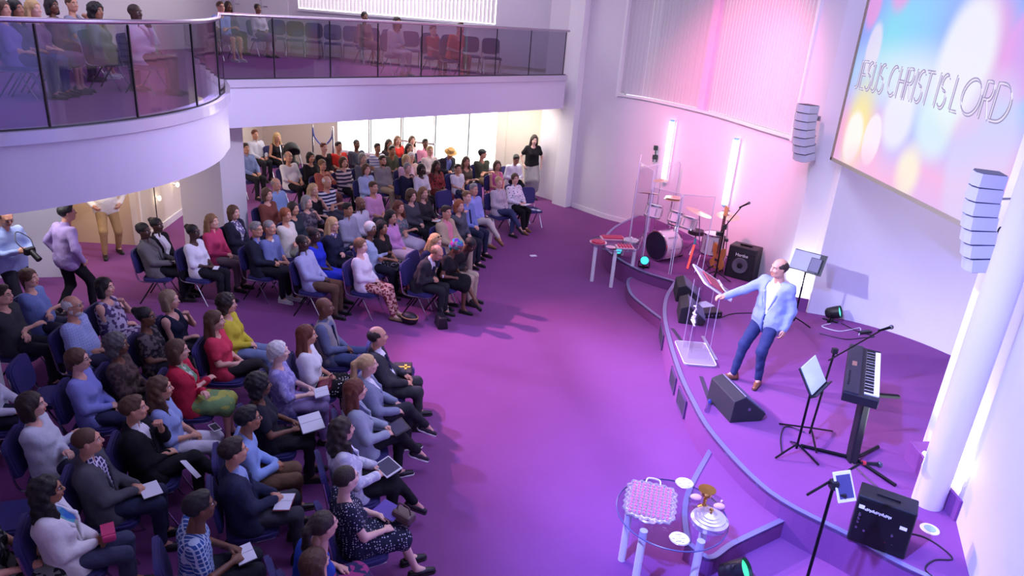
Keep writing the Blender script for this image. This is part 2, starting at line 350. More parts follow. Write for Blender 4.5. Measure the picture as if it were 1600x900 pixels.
# carpeted light boxes
TUBE = emis('fluorescent', (225, 240, 255), 16)
def light_box(pts, lb, tube):
    t = thing('light_box', lb, 'light box'); m = MB(); m.strip(pts, .4, .64, -.03); m.build('casing', CARPET, t)
    tm = MB(); tm.tube(tube, .022, 8); tm.build('light_tube', TUBE, t)
light_box([(4.92, 7.12), (4.64, 7.10), (4.62, 6.5), (4.62, 6.02)][::-1], 'low carpeted box with white light tubes behind the round column', [(4.78, 7.0, .56), (4.82, 6.15, .56)])
light_box([(4.98, 12.1), (4.72, 12.0), (4.80, 11.55), (5.05, 11.45)], 'low carpeted box with white light tube in the niche beside the amplifier', [(4.92, 11.95, .56), (4.97, 11.55, .56)])
area('niche_light', (4.80, 6.6, .7), (4.95, 6.6, 3.5), (.80, .91, 1), 22, .2, .9)
area('niche_light', (4.92, 11.9, .7), (5.0, 12.0, 3.5), (.85, .92, 1), 26, .2, .5)

# ---- far end under and over the gallery
bw = [(.7, 20.1), (-9.0, 22.0)]
bd = Vector((-9.7, 1.9)).normalized()
def bpt(s): return (.7+bd.x*s, 20.1+bd.y*s)
def bseg(a, b, z0, z1, name, lb, m=CREAM): struct(MB().strip([bpt(a), bpt(b)], z0, z1, -.2).build(name, m), lb)
bseg(-.2, 1.35, 0, 3.4, 'wall_end_corner', 'cream wall behind the standing person at the far end')
bseg(1.35, 6.31, 0, .55, 'wall_end_low', 'low wall under the bright windows', CREAM)
bseg(6.31, 10.2, 0, 3.4, 'wall_end_left', 'pale wall behind the pushchair at the far end')
bseg(1.35, 6.31, 2.35, 3.4, 'wall_end_head', 'wall above the bright windows')
DAY = emis('daylight_glass', (255, 252, 245), 5)
w2 = thing('window_2', 'row of overexposed windows under the gallery at the far end', 'window'); w2['kind'] = 'structure'
for k in range(5):
    a, b = 1.35+.9917*k, 1.35+.9917*(k+1)
    MB().strip([bpt(a+.03), bpt(b-.03)], .58, 2.35, -.02).build('pane', DAY, w2).location = (.02, .1, 0)
FRM = mat('window_bar', (176, 170, 170), .5)
for k, wd in ((0, .28), (1, .015), (2, .02), (3, .04), (4, .04), (5, .015)):
    p = bpt(1.35+.9917*k); MB().box((p[0], p[1], 1.46), (wd, .08, 1.8), Matrix.Rotation(math.atan2(bd.y, bd.x), 3, 'Z')).build('window_frame', CREAM if k == 0 else FRM, w2)
p, q = bpt(3.3), bpt(4.3); MB().strip([p, q], 1.02, 1.08, .04).build('window_frame', FRM, w2)
MB().strip([bpt(1.35), bpt(6.31)], .52, .58, .06).build('window_sill', TRIM, w2)
area('window_daylight', (bpt(4.3)[0]-.05, bpt(4.3)[1]-.2, 1.6), (-1.8, 13, .8), (1, .96, .9), 75, 4.8, 1.5)
struct(MB().strip([(1.18, 19.12), (.58, 19.98), (.62, 20.2)], 0, 3.4, -.1).build('wall_end_side', CREAM), 'side wall with switches at the far end')
sw = thing('light_switch', 'row of four small switch plates on the far side wall', 'switch', (.98, 19.40, 1.95), math.atan2(.86, -.6))
for k in range(4): MB().box((-.2+.13*k, .012, 0), (.1, .02, .09)).build('plate', mat('switch_plate', (196, 186, 190), .5), sw)
baseb('baseboard_end', [(.60, 19.96), (1.18, 19.12)], 0, 'white skirting of the far side wall', .02)

# upper storey: back wall, window
up = bseg
bseg(-.3, 1.72, 3.2, 8, 'wall_gallery_corner', 'pale wall at the end of the upper gallery', PAINT)
bseg(1.72, 7.45, 3.2, 4.4, 'wall_gallery_low', 'wall under the gallery window', PAINT)
bseg(7.45, 10.4, 3.2, 8, 'wall_gallery_left', 'white wall of the upper gallery beside the window', PAINT)
w3 = thing('window_3', 'bright gallery window with white vertical blinds', 'window'); w3['kind'] = 'structure'
MB().strip([bpt(1.72), bpt(7.45)], 4.4, 8, -.03).build('glass', DAY, w3).location = (.03, .16, 0)
sl2 = MB().box((0, 0, 0), (.105, .006, 2.4)).mesh('blind_slat', SLAT)
for k in range(52):
    p = bpt(1.8+.109*k); o = obj('blind_slat', sl2, w3); o.location = (p[0], p[1]+.02, 5.64); o.rotation_euler = (0, 0, math.atan2(bd.y, bd.x)+R(40))
MB().strip([bpt(1.72), bpt(7.45)], 4.36, 4.42, .06).build('window_sill', TRIM, w3)
d1 = thing('door_1', 'white double door in the upper gallery wall', 'door'); d1['kind'] = 'structure'
for a in (7.75, 8.62):
    MB().strip([bpt(a), bpt(a+.8)], 3.2, 5.3, .04).build('door_leaf', TRIM, d1)
    p = bpt(a+.7); MB().box((p[0], p[1]-.06, 4.4), (.12, .03, .02)).build('handle', mat('steel', (170, 170, 176), .3, 1), d1)
struct(MB().strip([(-9.0, 22.0), (-10.6, 14.5), (-10.8, 8), (-10.8, -2.6)], 0, 8, -.2).build('wall_left', PAINT), 'back wall behind the galleries')
struct(MB().box((-4, -2.8, 4), (14, .2, 8)).build('wall_behind', PAINT), 'wall of the opposite gallery')

# ---- gallery
nearc = [(-8.07+3.83*math.cos(a), 9.4+3.83*math.sin(a)) for a in np.linspace(R(-80), R(17.3), 34)]
strt = [(-5.15, 12.49), (.92, 18.76)]
gfront = nearc+[(-4.50, 10.9), (-4.82, 11.7)]+strt
gal = gfront+[(.62, 20.1), (-8.99, 21.9), (-10.6, 14.5), (-10.8, 8), (-10.8, 5.6)]
FASC = mat('gallery_fascia', (222, 216, 232), .5)
struct(MB().prism(gal, 2.6, 3.10).build('floor_gallery', FASC), 'white underside of the upper gallery')
goff = []
for i, p in enumerate(gfront):
    t = (Vector(gfront[min(i+1, len(gfront)-1)])-Vector(gfront[max(i-1, 0)])).normalized(); goff.append((p[0]+t.y*.03, p[1]-t.x*.03))
struct(MB().strip(goff, 2.58, 3.28, .14).build('wall_gallery_front', FASC), 'white curved front of the upper gallery')
struct(MB().prism([(p[0], p[1]) for p in gal], 3.101, 3.2).build('floor_gallery_carpet', CARPET), 'carpeted floor of the upper gallery')
LEDGE = mat('gallery_ledge', (205, 198, 212), .22, .1)
off = []
for i, p in enumerate(gfront):
    t = (Vector(gfront[min(i+1, len(gfront)-1)])-Vector(gfront[max(i-1, 0)])).normalized(); off.append((p[0]+t.y*.08, p[1]-t.x*.08))
struct(MB().strip(off, 3.27, 3.40, .24).build('trim_5', LEDGE), 'smooth pale ledge running under the gallery glass')
struct(MB().strip([bpt(.2), bpt(9.5)], 3.2, 3.30, .02).build('baseboard_gallery', TRIM), 'white skirting of the upper gallery')
rail = thing('gallery_railing', 'glass gallery railing with dark joints and metal handrail', 'railing')
GLASS = clear('gallery_glass', (.62, .60, .68), .8, .02)
def arc_pts(pts, a, b, n=6):
    P = [Vector(p) for p in pts]; L = [0]
    for i in range(len(P)-1): L.append(L[-1]+(P[i+1]-P[i]).length)
    out = []
    for s in np.linspace(a, b, n):
        for i in range(len(P)-1):
            if s <= L[i+1]+1e-6: out.append(tuple(P[i].lerp(P[i+1], (s-L[i])/(L[i+1]-L[i])))); break
    return out
def arclen(pts, q):
    best = None; L = 0
    for a, b in zip(pts[:-1], pts[1:]):
        a, b = Vector(a), Vector(b); t = max(0, min(1, (Vector(q)-a).dot(b-a)/(b-a).length_squared)); d = (a.lerp(b, t)-Vector(q)).length
        if best is None or d < best[0]: best = (d, L+t*(b-a).length)
        L += (b-a).length
    return best[1]
joints = [0.6, 2.2]+[arclen(gfront, q) for q in ((-4.86, 7.33), (-4.37, 8.23), (-4.24, 9.39), (-4.37, 10.54), (-5.15, 12.49), (-4.5, 13.16), (-3.7, 13.95), (-2.96, 14.71), (-2.23, 15.5), (-1.5, 16.24), (-.75, 17.0), (.0, 17.8), (.86, 18.68))]
DARK = mat('dark_joint', (26, 24, 32), .4); HAND = mat('handrail_metal', (190, 176, 190), .25, .85)
for a, b in zip(joints[:-1], joints[1:]):
    P = arc_pts(gfront, a+.012, b-.012, 7 if b-a < 1.6 and a < 8 else 3); m = MB(); m.strip(P, 3.40, 4.41, .012); m.build('glass_panel', GLASS, rail)
for a in joints:
    p = arc_pts(gfront, a, a, 1)[0]; MB().box((p[0], p[1], 3.90), (.022, .022, 1.02)).build('post', DARK, rail)
MB().tube([(p[0], p[1], 4.44) for p in gfront], .028, 10).build('handrail', HAND, rail, True)
MB().tube([(p[0], p[1], 3.405) for p in gfront], .014, 6).build('glass_channel', DARK, rail)

# ---- walls and pillar under the gallery
struct(MB().prism([(-5.52, 12.95), (-5.28, 13.5), (-6.1, 14.0), (-6.40, 13.15)], 0, 2.6).build('wall_pier', mat('pier_paint', (214, 210, 216), .6)), 'thick white pier carrying the gallery')
struct(MB().strip([(-7.35, 13.28), (-7.75, 17.5), (-7.9, 21.8)], 0, 2.6, .12).build('wall_back_passage', CREAM), 'cream passage wall under the gallery')
struct(MB().strip([(-10.6, 13.1), (-7.35, 13.28)], 0, 2.6, .12).build('wall_back_tan', TANW), 'tan wall behind the person in khaki trousers')
struct(MB().strip([(-10.6, 10.6), (-7.62, 11.45)], 0, 2.6, .15).build('wall_back_grey', mat('grey_white_paint', (208, 206, 214), .6)), 'grey white wall behind the photographer')
baseb('baseboard_back', [(-7.35, 13.28), (-7.75, 17.5)], 0, 'white skirting of the passage wall', .03, .14)
struct(MB().cyl((-5.97, 7.22, 0), (-5.97, 7.22, 2.6), .13, n=28).build('wall_post', TRIM), 'white post at the edge of the seating')

# ================================================================ things on and around the stage
S = .4
BLK = mat('black_plastic', (22, 22, 26), .45); BLKM = mat('black_metal', (20, 20, 24), .35, .6); CHR = mat('chrome', (200, 200, 208), .15, 1); STL = mat('steel', (170, 170, 176), .3, 1)
WHT = mat('white_gloss', (235, 235, 238), .3); SILV = mat('silver', (236, 230, 240), .24, .85); GOLD = mat('gold', (222, 176, 96), .2, 1)
ACR = clear('clear_acrylic', (.95, .94, .97), .16, .04); ACRE = mat('acrylic_edge', (226, 224, 240), .2)
def text(name, body, size, loc, rot, m, parent=None, ext=.002, align='CENTER', sx=1.0):
    c = bpy.data.curves.new(name, 'FONT'); c.body = body; c.size = size; c.extrude = ext; c.align_x = align; c.align_y = 'CENTER'; c.materials.append(m); c.resolution_u = 3
    tmp = bpy.data.objects.new(name, c); C.objects.link(tmp); bpy.context.view_layer.update(); me = bpy.data.meshes.new_from_object(tmp.evaluated_get(bpy.context.evaluated_depsgraph_get())); bpy.data.objects.remove(tmp)
    o = bpy.data.objects.new(name, me); C.objects.link(o); o.location = loc; o.rotation_euler = rot; o.scale = (sx, 1, 1)
    if parent is not None: o.parent = parent
    return o
def RZ(a): return Matrix.Rotation(a, 3, 'Z')
def RX(a): return Matrix.Rotation(a, 3, 'X')
def RY(a): return Matrix.Rotation(a, 3, 'Y')

# ---- projection screen
def screen_mat():
    m, nt, b = nodes('projected_picture'); tc = N(nt, 'ShaderNodeTexCoord'); base = None
    sp = N(nt, 'ShaderNodeSeparateXYZ'); nt.links.new(tc.outputs['Object'], sp.inputs[0])     # y across (4.34), z up (2.5), centred
    nz = N(nt, 'ShaderNodeTexNoise'); nz.inputs['Scale'].default_value = .55; nz.inputs['Detail'].default_value = 1; nt.links.new(tc.outputs['Object'], nz.inputs['Vector'])
    mr = N(nt, 'ShaderNodeMapRange'); mr.inputs[1].default_value = -1.3; mr.inputs[2].default_value = .6; nt.links.new(sp.outputs[2], mr.inputs[0])
    ad = N(nt, 'ShaderNodeMath', operation='ADD'); nt.links.new(mr.outputs[0], ad.inputs[0]); nt.links.new(nz.outputs['Fac'], ad.inputs[1])
    mu = N(nt, 'ShaderNodeMath', operation='MULTIPLY'); mu.inputs[1].default_value = .6; nt.links.new(ad.outputs[0], mu.inputs[0])
    cr = N(nt, 'ShaderNodeValToRGB'); nt.links.new(mu.outputs[0], cr.inputs[0]); e = cr.color_ramp.elements
    e[0].position = .25; e[0].color = (*lin((232, 190, 246)), 1); e[1].position = .95; e[1].color = (*lin((150, 170, 255)), 1)
    for p_, c_ in ((.42, (246, 184, 232)), (.55, (206, 196, 255)), (.72, (150, 196, 255))): k = e.new(p_); k.color = (*lin(c_), 1)
    cur = cr.outputs[0]
    def disc(cy, cz, ry, rz, col, soft, amt):
        nonlocal cur
        mp = N(nt, 'ShaderNodeMapping'); mp.inputs['Location'].default_value = (0, -cy/ry, -cz/rz); mp.inputs['Scale'].default_value = (0, 1/ry, 1/rz); nt.links.new(tc.outputs['Object'], mp.inputs[0])
        ln = N(nt, 'ShaderNodeVectorMath', operation='LENGTH'); nt.links.new(mp.outputs[0], ln.inputs[0])
        r = N(nt, 'ShaderNodeMapRange', interpolation_type='SMOOTHSTEP'); r.inputs[1].default_value = 1+soft; r.inputs[2].default_value = 1-soft; r.inputs[3].default_value = 0; r.inputs[4].default_value = amt; nt.links.new(ln.outputs['Value'], r.inputs[0])
        mx = N(nt, 'ShaderNodeMix', data_type='RGBA'); mx.inputs[7].default_value = (*lin(col), 1); nt.links.new(r.outputs[0], mx.inputs[0]); nt.links.new(cur, mx.inputs[6]); cur = mx.outputs[2]
    # y grows towards the drums (picture's left)
    for a in ((1.1, .55, .55, .6, (130, 236, 246), .8, .8), (.45, .75, .5, .7, (140, 220, 255), .8, .7), (.2, .1, 1.5, .35, (250, 250, 255), .9, .75),
              (1.95, 1.0, .22, .3, (250, 150, 220), .35, .7), (1.2, 1.25, .28, .3, (246, 150, 226), .4, .7), (-.95, .35, .62, .8, (250, 168, 226), .25, .7), (-.72, .42, .55, .72, (244, 248, 255), .25, .9), (-1.75, .55, .36, .5, (240, 160, 240), .2, .65),
              (1.65, .42, .22, .36, (250, 232, 250), .2, .7), (1.55, -.72, .42, .62, (255, 240, 150), .55, .9), (1.62, -.85, .30, .38, (255, 255, 248), .2, .95), (1.02, -.78, .26, .36, (255, 246, 255), .12, .9), (.45, -.4, .4, .4, (246, 246, 255), .3, .8), (-.5, -.35, .42, .4, (230, 255, 250), .4, .7), (-.15, -1.0, .28, .32, (255, 248, 220), .5, .9), (-1.5, -.55, .55, .9, (222, 218, 255), .2, .6), (2.1, -.9, .2, .5, (255, 170, 220), .8, .6), (.9, -1.2, .8, .25, (255, 190, 230), .8, .6)):
        disc(*a)
    b.inputs['Base Color'].default_value = (.02, .02, .02, 1); nt.links.new(cur, b.inputs['Emission Color']); b.inputs['Emission Strength'].default_value = .92; return m
scr = thing('projection_screen', 'large wall screen showing blurred lights and the words JESUS CHRIST IS LORD', 'screen', (4.97, 9.45, 4.28))
MB().box((0, 0, 0), (.03, 4.30, 2.5)).build('screen_surface', screen_mat(), scr)
m = MB(); m.box((0.01, 0, -1.275), (.09, 4.4, .05)); m.box((.01, 0, 1.275), (.09, 4.4, .05)); m.box((.01, 2.175, 0), (.09, .05, 2.6)); m.box((.01, -2.175, 0), (.09, .05, 2.6))
m.build('frame', mat('screen_frame', (150, 138, 120), .5), scr)
LET = emis('letters_pale', (240, 232, 252), .92); LSH = emis('letters_shadow', (164, 150, 196), .85)
def arc(cx, cz, rx, rz, a0, a1, n=12): return [(cx+rx*math.cos(R(a)), cz+rz*math.sin(R(a))) for a in np.linspace(a0, a1, n)]
GLY = {'J': [[(.35, 1), (.35, .2)]+arc(.1, .2, .25, .2, 0, -110, 6)], 'E': [[(.7, 1), (.1, 1), (.1, 0), (.7, 0)], [(.1, .52), (.6, .52)]], 'S': [arc(.4, .76, .32, .24, 40, 270)+arc(.4, .26, .34, .26, 90, -140)], 'U': [[(.1, 1), (.1, .3)]+arc(.45, .3, .35, .3, 180, 360)+[(.8, 1)]],
       'C': [arc(.65, .5, .52, .5, 50, 310, 18)], 'H': [[(.12, 1), (.12, 0)], [(.85, 1), (.85, 0)], [(.12, .55), (.85, .55)]], 'R': [[(.1, 0), (.1, 1), (.45, 1)]+arc(.45, .76, .28, .24, 90, -90, 8)+[(.1, .52)], [(.4, .52), (.78, 0)]], 'I': [[(.15, 1), (.15, 0)]], 'T': [[(.02, 1), (.78, 1)], [(.4, 1), (.4, 0)]], 'L': [[(.1, 1), (.1, 0), (.75, 0)]], 'O': [arc(.85, .5, .78, .5, 0, 360, 26)], 'D': [[(.1, 0), (.1, 1), (.5, 1)]+arc(.5, .5, .8, .5, 90, -90, 14)+[(.1, 0)]]}
WID = {'J': .55, 'E': .82, 'S': .82, 'U': .95, 'C': 1.2, 'H': 1.0, 'R': .9, 'I': .34, 'T': .85, 'L': .85, 'O': 1.75, 'D': 1.4, ' ': .45}
def letters(nm, m_, dx, dz, r, x0):
    m = MB(); u = 0; k = 3.74/sum(WID[c] for c in 'JESUS CHRIST IS LORD')
    for c in 'JESUS CHRIST IS LORD':
        for pl in GLY.get(c, []): m.tube([(x0, 1.96-(u+p[0])*k+dx, -.13+.385*p[1]+dz) for p in pl], r, 4)
        u += WID[c]
    m.build(nm, m_, scr)
letters('lettering_shadow', LSH, -.02, -.03, .009, -.014); letters('lettering', LET, -.010, -.012, .010, -.018); letters('lettering_shadow', LSH, 0, 0, .008, -.022)

# ---- line array loudspeakers
SPK = mat('speaker_grey', (196, 196, 212), .5); SPKD = mat('speaker_seam', (70, 70, 88), .6)
def line_array(x, y, zt, zb, rz, lb, wall):
    t = thing('line_array_speaker', lb, 'speaker', (x, y, 0), rz, 'line array loudspeakers')
    n = 7; h = (zt-zb)/n; off = 0; 
    for k in range(n):
        zc = zt-h*(k+.5); tilt = R(1.0*k*1.6); off = .012*k*k*.35
        prof = [(-.13, -.13), (.09, -.15), (.13, -.06), (.13, .06), (.09, .15), (-.13, .13)]
        MB().prism(prof, -h/2+.006, h/2-.006, RY(tilt), (-off, 0, zc)).build('cabinet', SPK, t)
        MB().prism([(p[0]*.93, p[1]*.93) for p in prof], -h/2, h/2, RY(tilt), (-off, 0, zc)).build('seam', SPKD, t)
    br = MB(); br.tube([(-.1, 0, zt-.25), (-.28, .0, zt-.22)], .012, 6); br.tube([(-.14, 0, zb+.28), (-.3, 0, zb+.22)], .02, 6); br.box((-.3, 0, zb+.22), (.03, .1, .14)); br.box((-.29, 0, zt-.22), (.03, .08, .08)); br.build('wall_bracket', STL, t)
    cb = MB(); cb.tube(crom([(-.12, .03, zb+.42), (-.2, .06, zb+.36), (-.24, .0, zb+.44), (-.3, .02, zb+.4)], 5), .008, 5); cb.build('cable', BLK, t)
line_array(4.55, 12.05, 3.77, 2.86, R(205), 'curved grey line array loudspeaker beside the blinds', 1)
line_array(4.42, 6.86, 3.77, 2.82, R(165), 'curved grey line array loudspeaker beside the round column', 1)

# ---- wall light tubes and small camera bracket
TUB = emis('wall_tube_light', (205, 244, 255), 7)
for (x, y, z0, z1, lb) in ((3.33, 16.6, 1.39, 2.74, 'glowing vertical light tube on the pink wall behind the drums'), (4.21, 14.45, 1.45, 2.76, 'glowing vertical light tube on the pink wall above the amplifier')):
    t = thing('wall_tube_light', lb, 'wall light', (x, y, 0), R(150), 'vertical wall light tubes')
    MB().cyl((0, 0, z0), (0, 0, z1), .062, n=14).build('light_tube', TUB, t, True)
    for z in (z0, z1): MB().cyl((0, 0, z-.04), (0, 0, z+.04), .05, n=14).build('end_cap', mat('tube_cap', (120, 190, 220), .4), t)
    MB().box((-.07, 0, (z0+z1)/2), (.03, .05, z1-z0+.1)).build('backplate', WHT, t)
t = thing('wall_camera', 'small black camera bracket on the wall left of the drum shield', 'camera', (3.10, 16.93, 1.95))
MB().box((0, 0, .12), (.09, .09, .1)).build('housing', BLK, t); MB().cyl((0, 0, .1), (.02, .02, -.05), .012).build('arm', BLK, t); m = MB(); m.box((.02, .02, -.1), (.12, .06, .1)); m.cyl((.06, .0, -.1), (.05, -.05, -.2), .012); m.cyl((-.02, 0, -.1), (-.03, -.05, -.2), .012); m.build('clamp', BLK, t)

# ---- wedge monitors
WED = mat('wedge_black', (34, 34, 40), .6, bump=.3, bscale=300); WGR = mat('wedge_grille', (118, 114, 146), .5, .3, bump=.4, bscale=500)  # grille colour lightened to stand in for light on the sloped face
def wedge(x, y, rz, lb, s=1.0):
    t = thing('floor_monitor', lb, 'speaker', (x, y, S), rz, 'floor monitor wedges')      # faces +x, long axis y
    prof = [(-.18*s, 0), (.20*s, 0), (.24*s, .09*s), (-.05*s, .31*s), (-.17*s, .26*s)]
    rot = Matrix(((1, 0, 0), (0, 0, -1), (0, 1, 0)))
    MB().prism(prof, -.27*s, .27*s, rot).build('cabinet', WED, t, False, .008)
    d = Vector((-.24, 0, .23)); a = math.atan2(.22, .29)
    MB().box((.098*s, 0, .206*s), (.34*s, .50*s, .012), RY(a)).build('grille', WGR, t)
    for sy in (-1, 1): MB().cyl((.02*s, sy*.27*s, .16*s), (.02*s, sy*.278*s, .16*s), .018*s, n=12).build('pole_socket', STL, t)
wedge(3.02, 11.72, R(-6), 'black floor monitor wedge furthest from the preacher, near the drums')
wedge(2.90, 10.78, R(-8), 'black floor monitor wedge just behind the lectern')
wedge(2.88, 7.93, R(14), 'black floor monitor wedge at the preacher feet', 1.12)

# ---- lectern
lec = thing('lectern', 'clear acrylic lectern with a slanted top and white emblem', 'lectern', (2.72, 9.43, S), R(0))
rr = lambda w_, h_, r: [(sx*(w_/2-r)+r*math.cos(a), sy*(h_/2-r)+r*math.sin(a)) for sx, sy, a0 in ((1, 1, 0), (-1, 1, 90), (-1, -1, 180), (1, -1, 270)) for a in [R(a0+k*22.5) for k in range(5)]]
MB().prism(rr(.46, .76, .06), 0, .025).build('base', frosted('frosted_base', (232, 224, 244), .38), lec)
m = MB(); P = rr(.46, .76, .06); m.tube([(p[0], p[1], .026) for p in P+P[:1]], .007, 5); m.build('base_edge', ACRE, lec)
for sy in (-1, 1): MB().box((.0, sy*.17, .56), (.30, .014, 1.08)).build('side_panel', ACR, lec)
MB().box((-.1, 0, .60), (.012, .34, 1.0)).build('front_panel', ACR, lec)
m = MB()
for sx in (-1, 1):
    for sy in (-1, 1): m.box((sx*.15, sy*.17, .56), (.004, .014, 1.08))
m.build('panel_edge', frosted('frosted_edge', (214, 206, 236), .55), lec)  # pale half-clear strips along the panel edges
tr = RY(R(30)); tc_ = Vector((.04, .0, 1.12))
MB().prism(rr(.46, .80, .05), 0, .016, tr, tc_).build('top_panel', frosted('frosted_top', (238, 226, 240), .45), lec)
m = MB(); P = rr(.46, .80, .05); m.tube([tuple(tr @ Vector((p[0], p[1], .012))+tc_) for p in P+P[:1]], .012, 6); m.tube([tuple(tr @ Vector((.22, y_, .03))+tc_) for y_ in (-.36, .36)], .016, 6); m.build('top_edge', ACRE, lec)
EMB = mat('frosted_emblem', (244, 240, 252), .5)
m = MB()
for pts in ([(-.09, .10), (-.02, .13), (.05, .11), (-.02, .05), (.0, .0), (-.08, .0)], [(.02, .02), (.09, .04), (.05, -.04), (.1, -.08), (.0, -.09)], [(-.1, -.09), (-.04, -.03), (-.02, -.1), (.03, -.02)], [(-.11, -.12), (.12, -.12)]):
    m.tube([(-.11, -p[0], .62+p[1]) for p in pts], .011, 6)
m.build('emblem', EMB, lec)
t = tag(MB().prism([(-.1, -.26), (.14, -.26), (.14, .26), (-.1, .26)], .022, .04, tr, (2.76, 9.43, S+1.12)).build('folder', mat('red_folder', (176, 66, 92), .6)), 'red folder lying open on the lectern top', 'folder')
t = thing('tablet', 'small white tablet standing on the lectern edge', 'tablet'); MB().box((2.93, 9.24, 1.50), (.15, .2, .012), RY(R(30))).build('case', WHT, t); MB().box((2.933, 9.24, 1.507), (.12, .17, .008), RY(R(30))).build('display', mat('screen_dim', (120, 118, 140), .2), t)
# lectern floor tape and pen
for a, b, lb in (((2.55, 10.3, S+.004), (2.62, 9.75, S+.004), 'strip of black tape on the stage behind the lectern'), ((2.98, 10.1, S+.004), (3.0, 9.3, S+.004), 'strip of grey tape on the stage beside the lectern'), ((2.66, 8.75, S+.004), (2.62, 8.0, S+.004), 'strip of dark tape on the stage near the floor monitor')):
    a, b = Vector(a), Vector(b); d = b-a; tag(MB().box((a+b)/2, (.05, d.length, .006), RZ(math.atan2(d.y, d.x)-math.pi/2)).build('floor_tape', mat('tape_'+lb[9:13], (60, 52, 70) if 'grey' not in lb else (150, 150, 160), .5)), lb, 'tape')
t = thing('water_bottle', 'small clear bottle lying by the floor monitor', 'bottle'); MB().cyl((2.60, 8.0, S+.035), (2.52, 7.78, S+.035), .032, n=14).build('bottle_body', clear('pet', (.8, .8, .95), .7), t, True); MB().cyl((2.60, 8.0, S+.035), (2.615, 8.04, S+.035), .02, n=12).build('cap', mat('blue_cap', (60, 70, 190), .4), t)

# ---- bass amplifier, guitar, mic stands
amp = thing('bass_amplifier', 'black bass combo amplifier with round speaker against the pink wall', 'amplifier', (4.36, 13.05, S), R(236))
MB().prism([(-.2, 0), (.2, 0), (.17, .62), (-.17, .62)], -.27, .27, Matrix(((1, 0, 0), (0, 0, -1), (0, 1, 0)))).build('cabinet', BLK, amp, False, .02)
MB().box((.187, 0, .27), (.012, .48, .50), RY(R(-2.8))).build('grille', mat('amp_grille', (34, 34, 40), .5, .3, bump=.4, bscale=400), amp)
MB().lathe([(.0, .0), (.06, .012), (.13, .03), (.145, .03), (.15, 0)], (.19, 0, .27), 28, RY(R(87))).build('speaker_cone', mat('cone_grey', (104, 102, 112), .4, .3), amp, True)
MB().lathe([(0, .02), (.05, .012), (.052, 0)], (.205, 0, .27), 20, RY(R(87))).build('dust_cap', BLK, amp, True)
MB().box((.17, 0, .565), (.02, .5, .09)).build('control_panel', mat('panel_dark', (40, 40, 46), .4), amp)
text('lettering', 'Hartke', .085, (.197, 0, .47), (R(90), 0, R(90)), WHT, amp, .002)
MB().box((0, 0, .635), (.06, .22, .02)).build('handle', BLKM, amp)

def tripod(m, c, h, r, n=3, a0=0, zf=S):
    for k in range(n):
        a = a0+2*math.pi*k/n; m.cyl((c[0], c[1], zf+h), (c[0]+r*math.cos(a), c[1]+r*math.sin(a), zf+.015), .011, n=8)
def mic(parent, tip, tail, name='microphone'):
    tip, tail = Vector(tip), Vector(tail); d = (tip-tail).normalized()
    MB().cyl(tail, tip-d*.05, .013, .018, 12).build('mic_body', BLKM, parent, True)
    MB().sphere(tip-d*.03, .028, 12, 8).build('mic_head', mat('mic_mesh', (96, 96, 104), .4, .8), parent, True)
ms = thing('microphone_stand', 'black boom microphone stand in front of the guitar', 'microphone stand')
m = MB(); tripod(m, (3.76, 12.66), .2, .3); MB().cyl((3.76, 12.66, S+.02), (3.78, 12.7, S+1.1), .014, n=10).build('pole', BLKM, ms, True); m.build('tripod_base', BLKM, ms)
MB().cyl((3.72, 12.70, S+.95), (3.97, 12.58, S+1.47), .010, n=8).build('boom', BLKM, ms); MB().box((3.77, 12.68, S+1.05), (.07, .05, .08)).build('clutch', BLK, ms); m = MB(); m.box((3.72, 12.74, S+.9), (.12, .06, .07)); m.box((3.84, 12.64, S+.82), (.05, .05, .05)); m.build('guitar_hook', BLK, ms)
mic(ms, (4.10, 12.53, S+1.58), (3.94, 12.6, S+1.45))
# bass guitar on the stand
gt = thing('bass_guitar', 'natural wood electric bass guitar standing upright behind the microphone stand', 'guitar', (3.88, 13.10, S), R(215))
body = crom([(0, -.02), (.13, .0), (.165, .1), (.12, .2), (.15, .3), (.14, .42), (.07, .4), (.03, .34), (-.03, .34), (-.08, .46), (-.15, .46), (-.15, .32), (-.11, .2), (-.17, .1), (-.13, 0), (0, -.02)], 4)[:-1]
rg = Matrix(((0, 0, 1), (1, 0, 0), (0, 1, 0)))
MB().prism(body, -.02, .02, rg, (0, 0, .12)).build('guitar_body', mat('natural_wood', (176, 116, 62), .35, var=.2, vscale=14), gt, False, .006)
MB().box((.026, 0, .78), (.02, .055, .75)).build('neck', mat('fretboard', (96, 62, 40), .4), gt); MB().prism([(-.04, 0), (.04, 0), (.055, .17), (-.03, .2)], -.01, .01, rg, (.02, 0, 1.15)).build('headstock', mat('maple', (206, 160, 104), .4), gt)
for k in range(4): m = MB().cyl((.02, -.05 if k % 2 else .05, 1.19+.04*k), (.02, -.08 if k % 2 else .085, 1.19+.04*k), .012, n=8); m.build('tuning_peg', CHR, gt)
MB().box((.024, 0, .28), (.012, .1, .05)).build('pickup', BLK, gt); MB().box((.024, 0, .18), (.014, .08, .04)).build('bridge', CHR, gt)
m = MB()
for k in range(4): m.cyl((.04, -.018+.012*k, .18), (.036, -.015+.010*k, 1.17), .0016, n=4)
m.build('strings', CHR, gt)
st = thing('guitar_stand', 'black guitar stand holding the bass guitar', 'guitar stand', (3.88, 13.10, S), R(215)); m = MB(); m.cyl((-.12, 0, .02), (-.09, 0, .75), .012); m.cyl((-.1, 0, .25), (.16, .14, .015), .011); m.cyl((-.1, 0, .25), (.16, -.14, .015), .011); m.cyl((-.1, 0, .2), (-.22, 0, .015), .011); m.tube([(.07, .13, .1), (-.06, .1, .09), (-.06, -.1, .09), (.07, -.13, .1)], .011); m.build('stand_frame', BLKM, st)

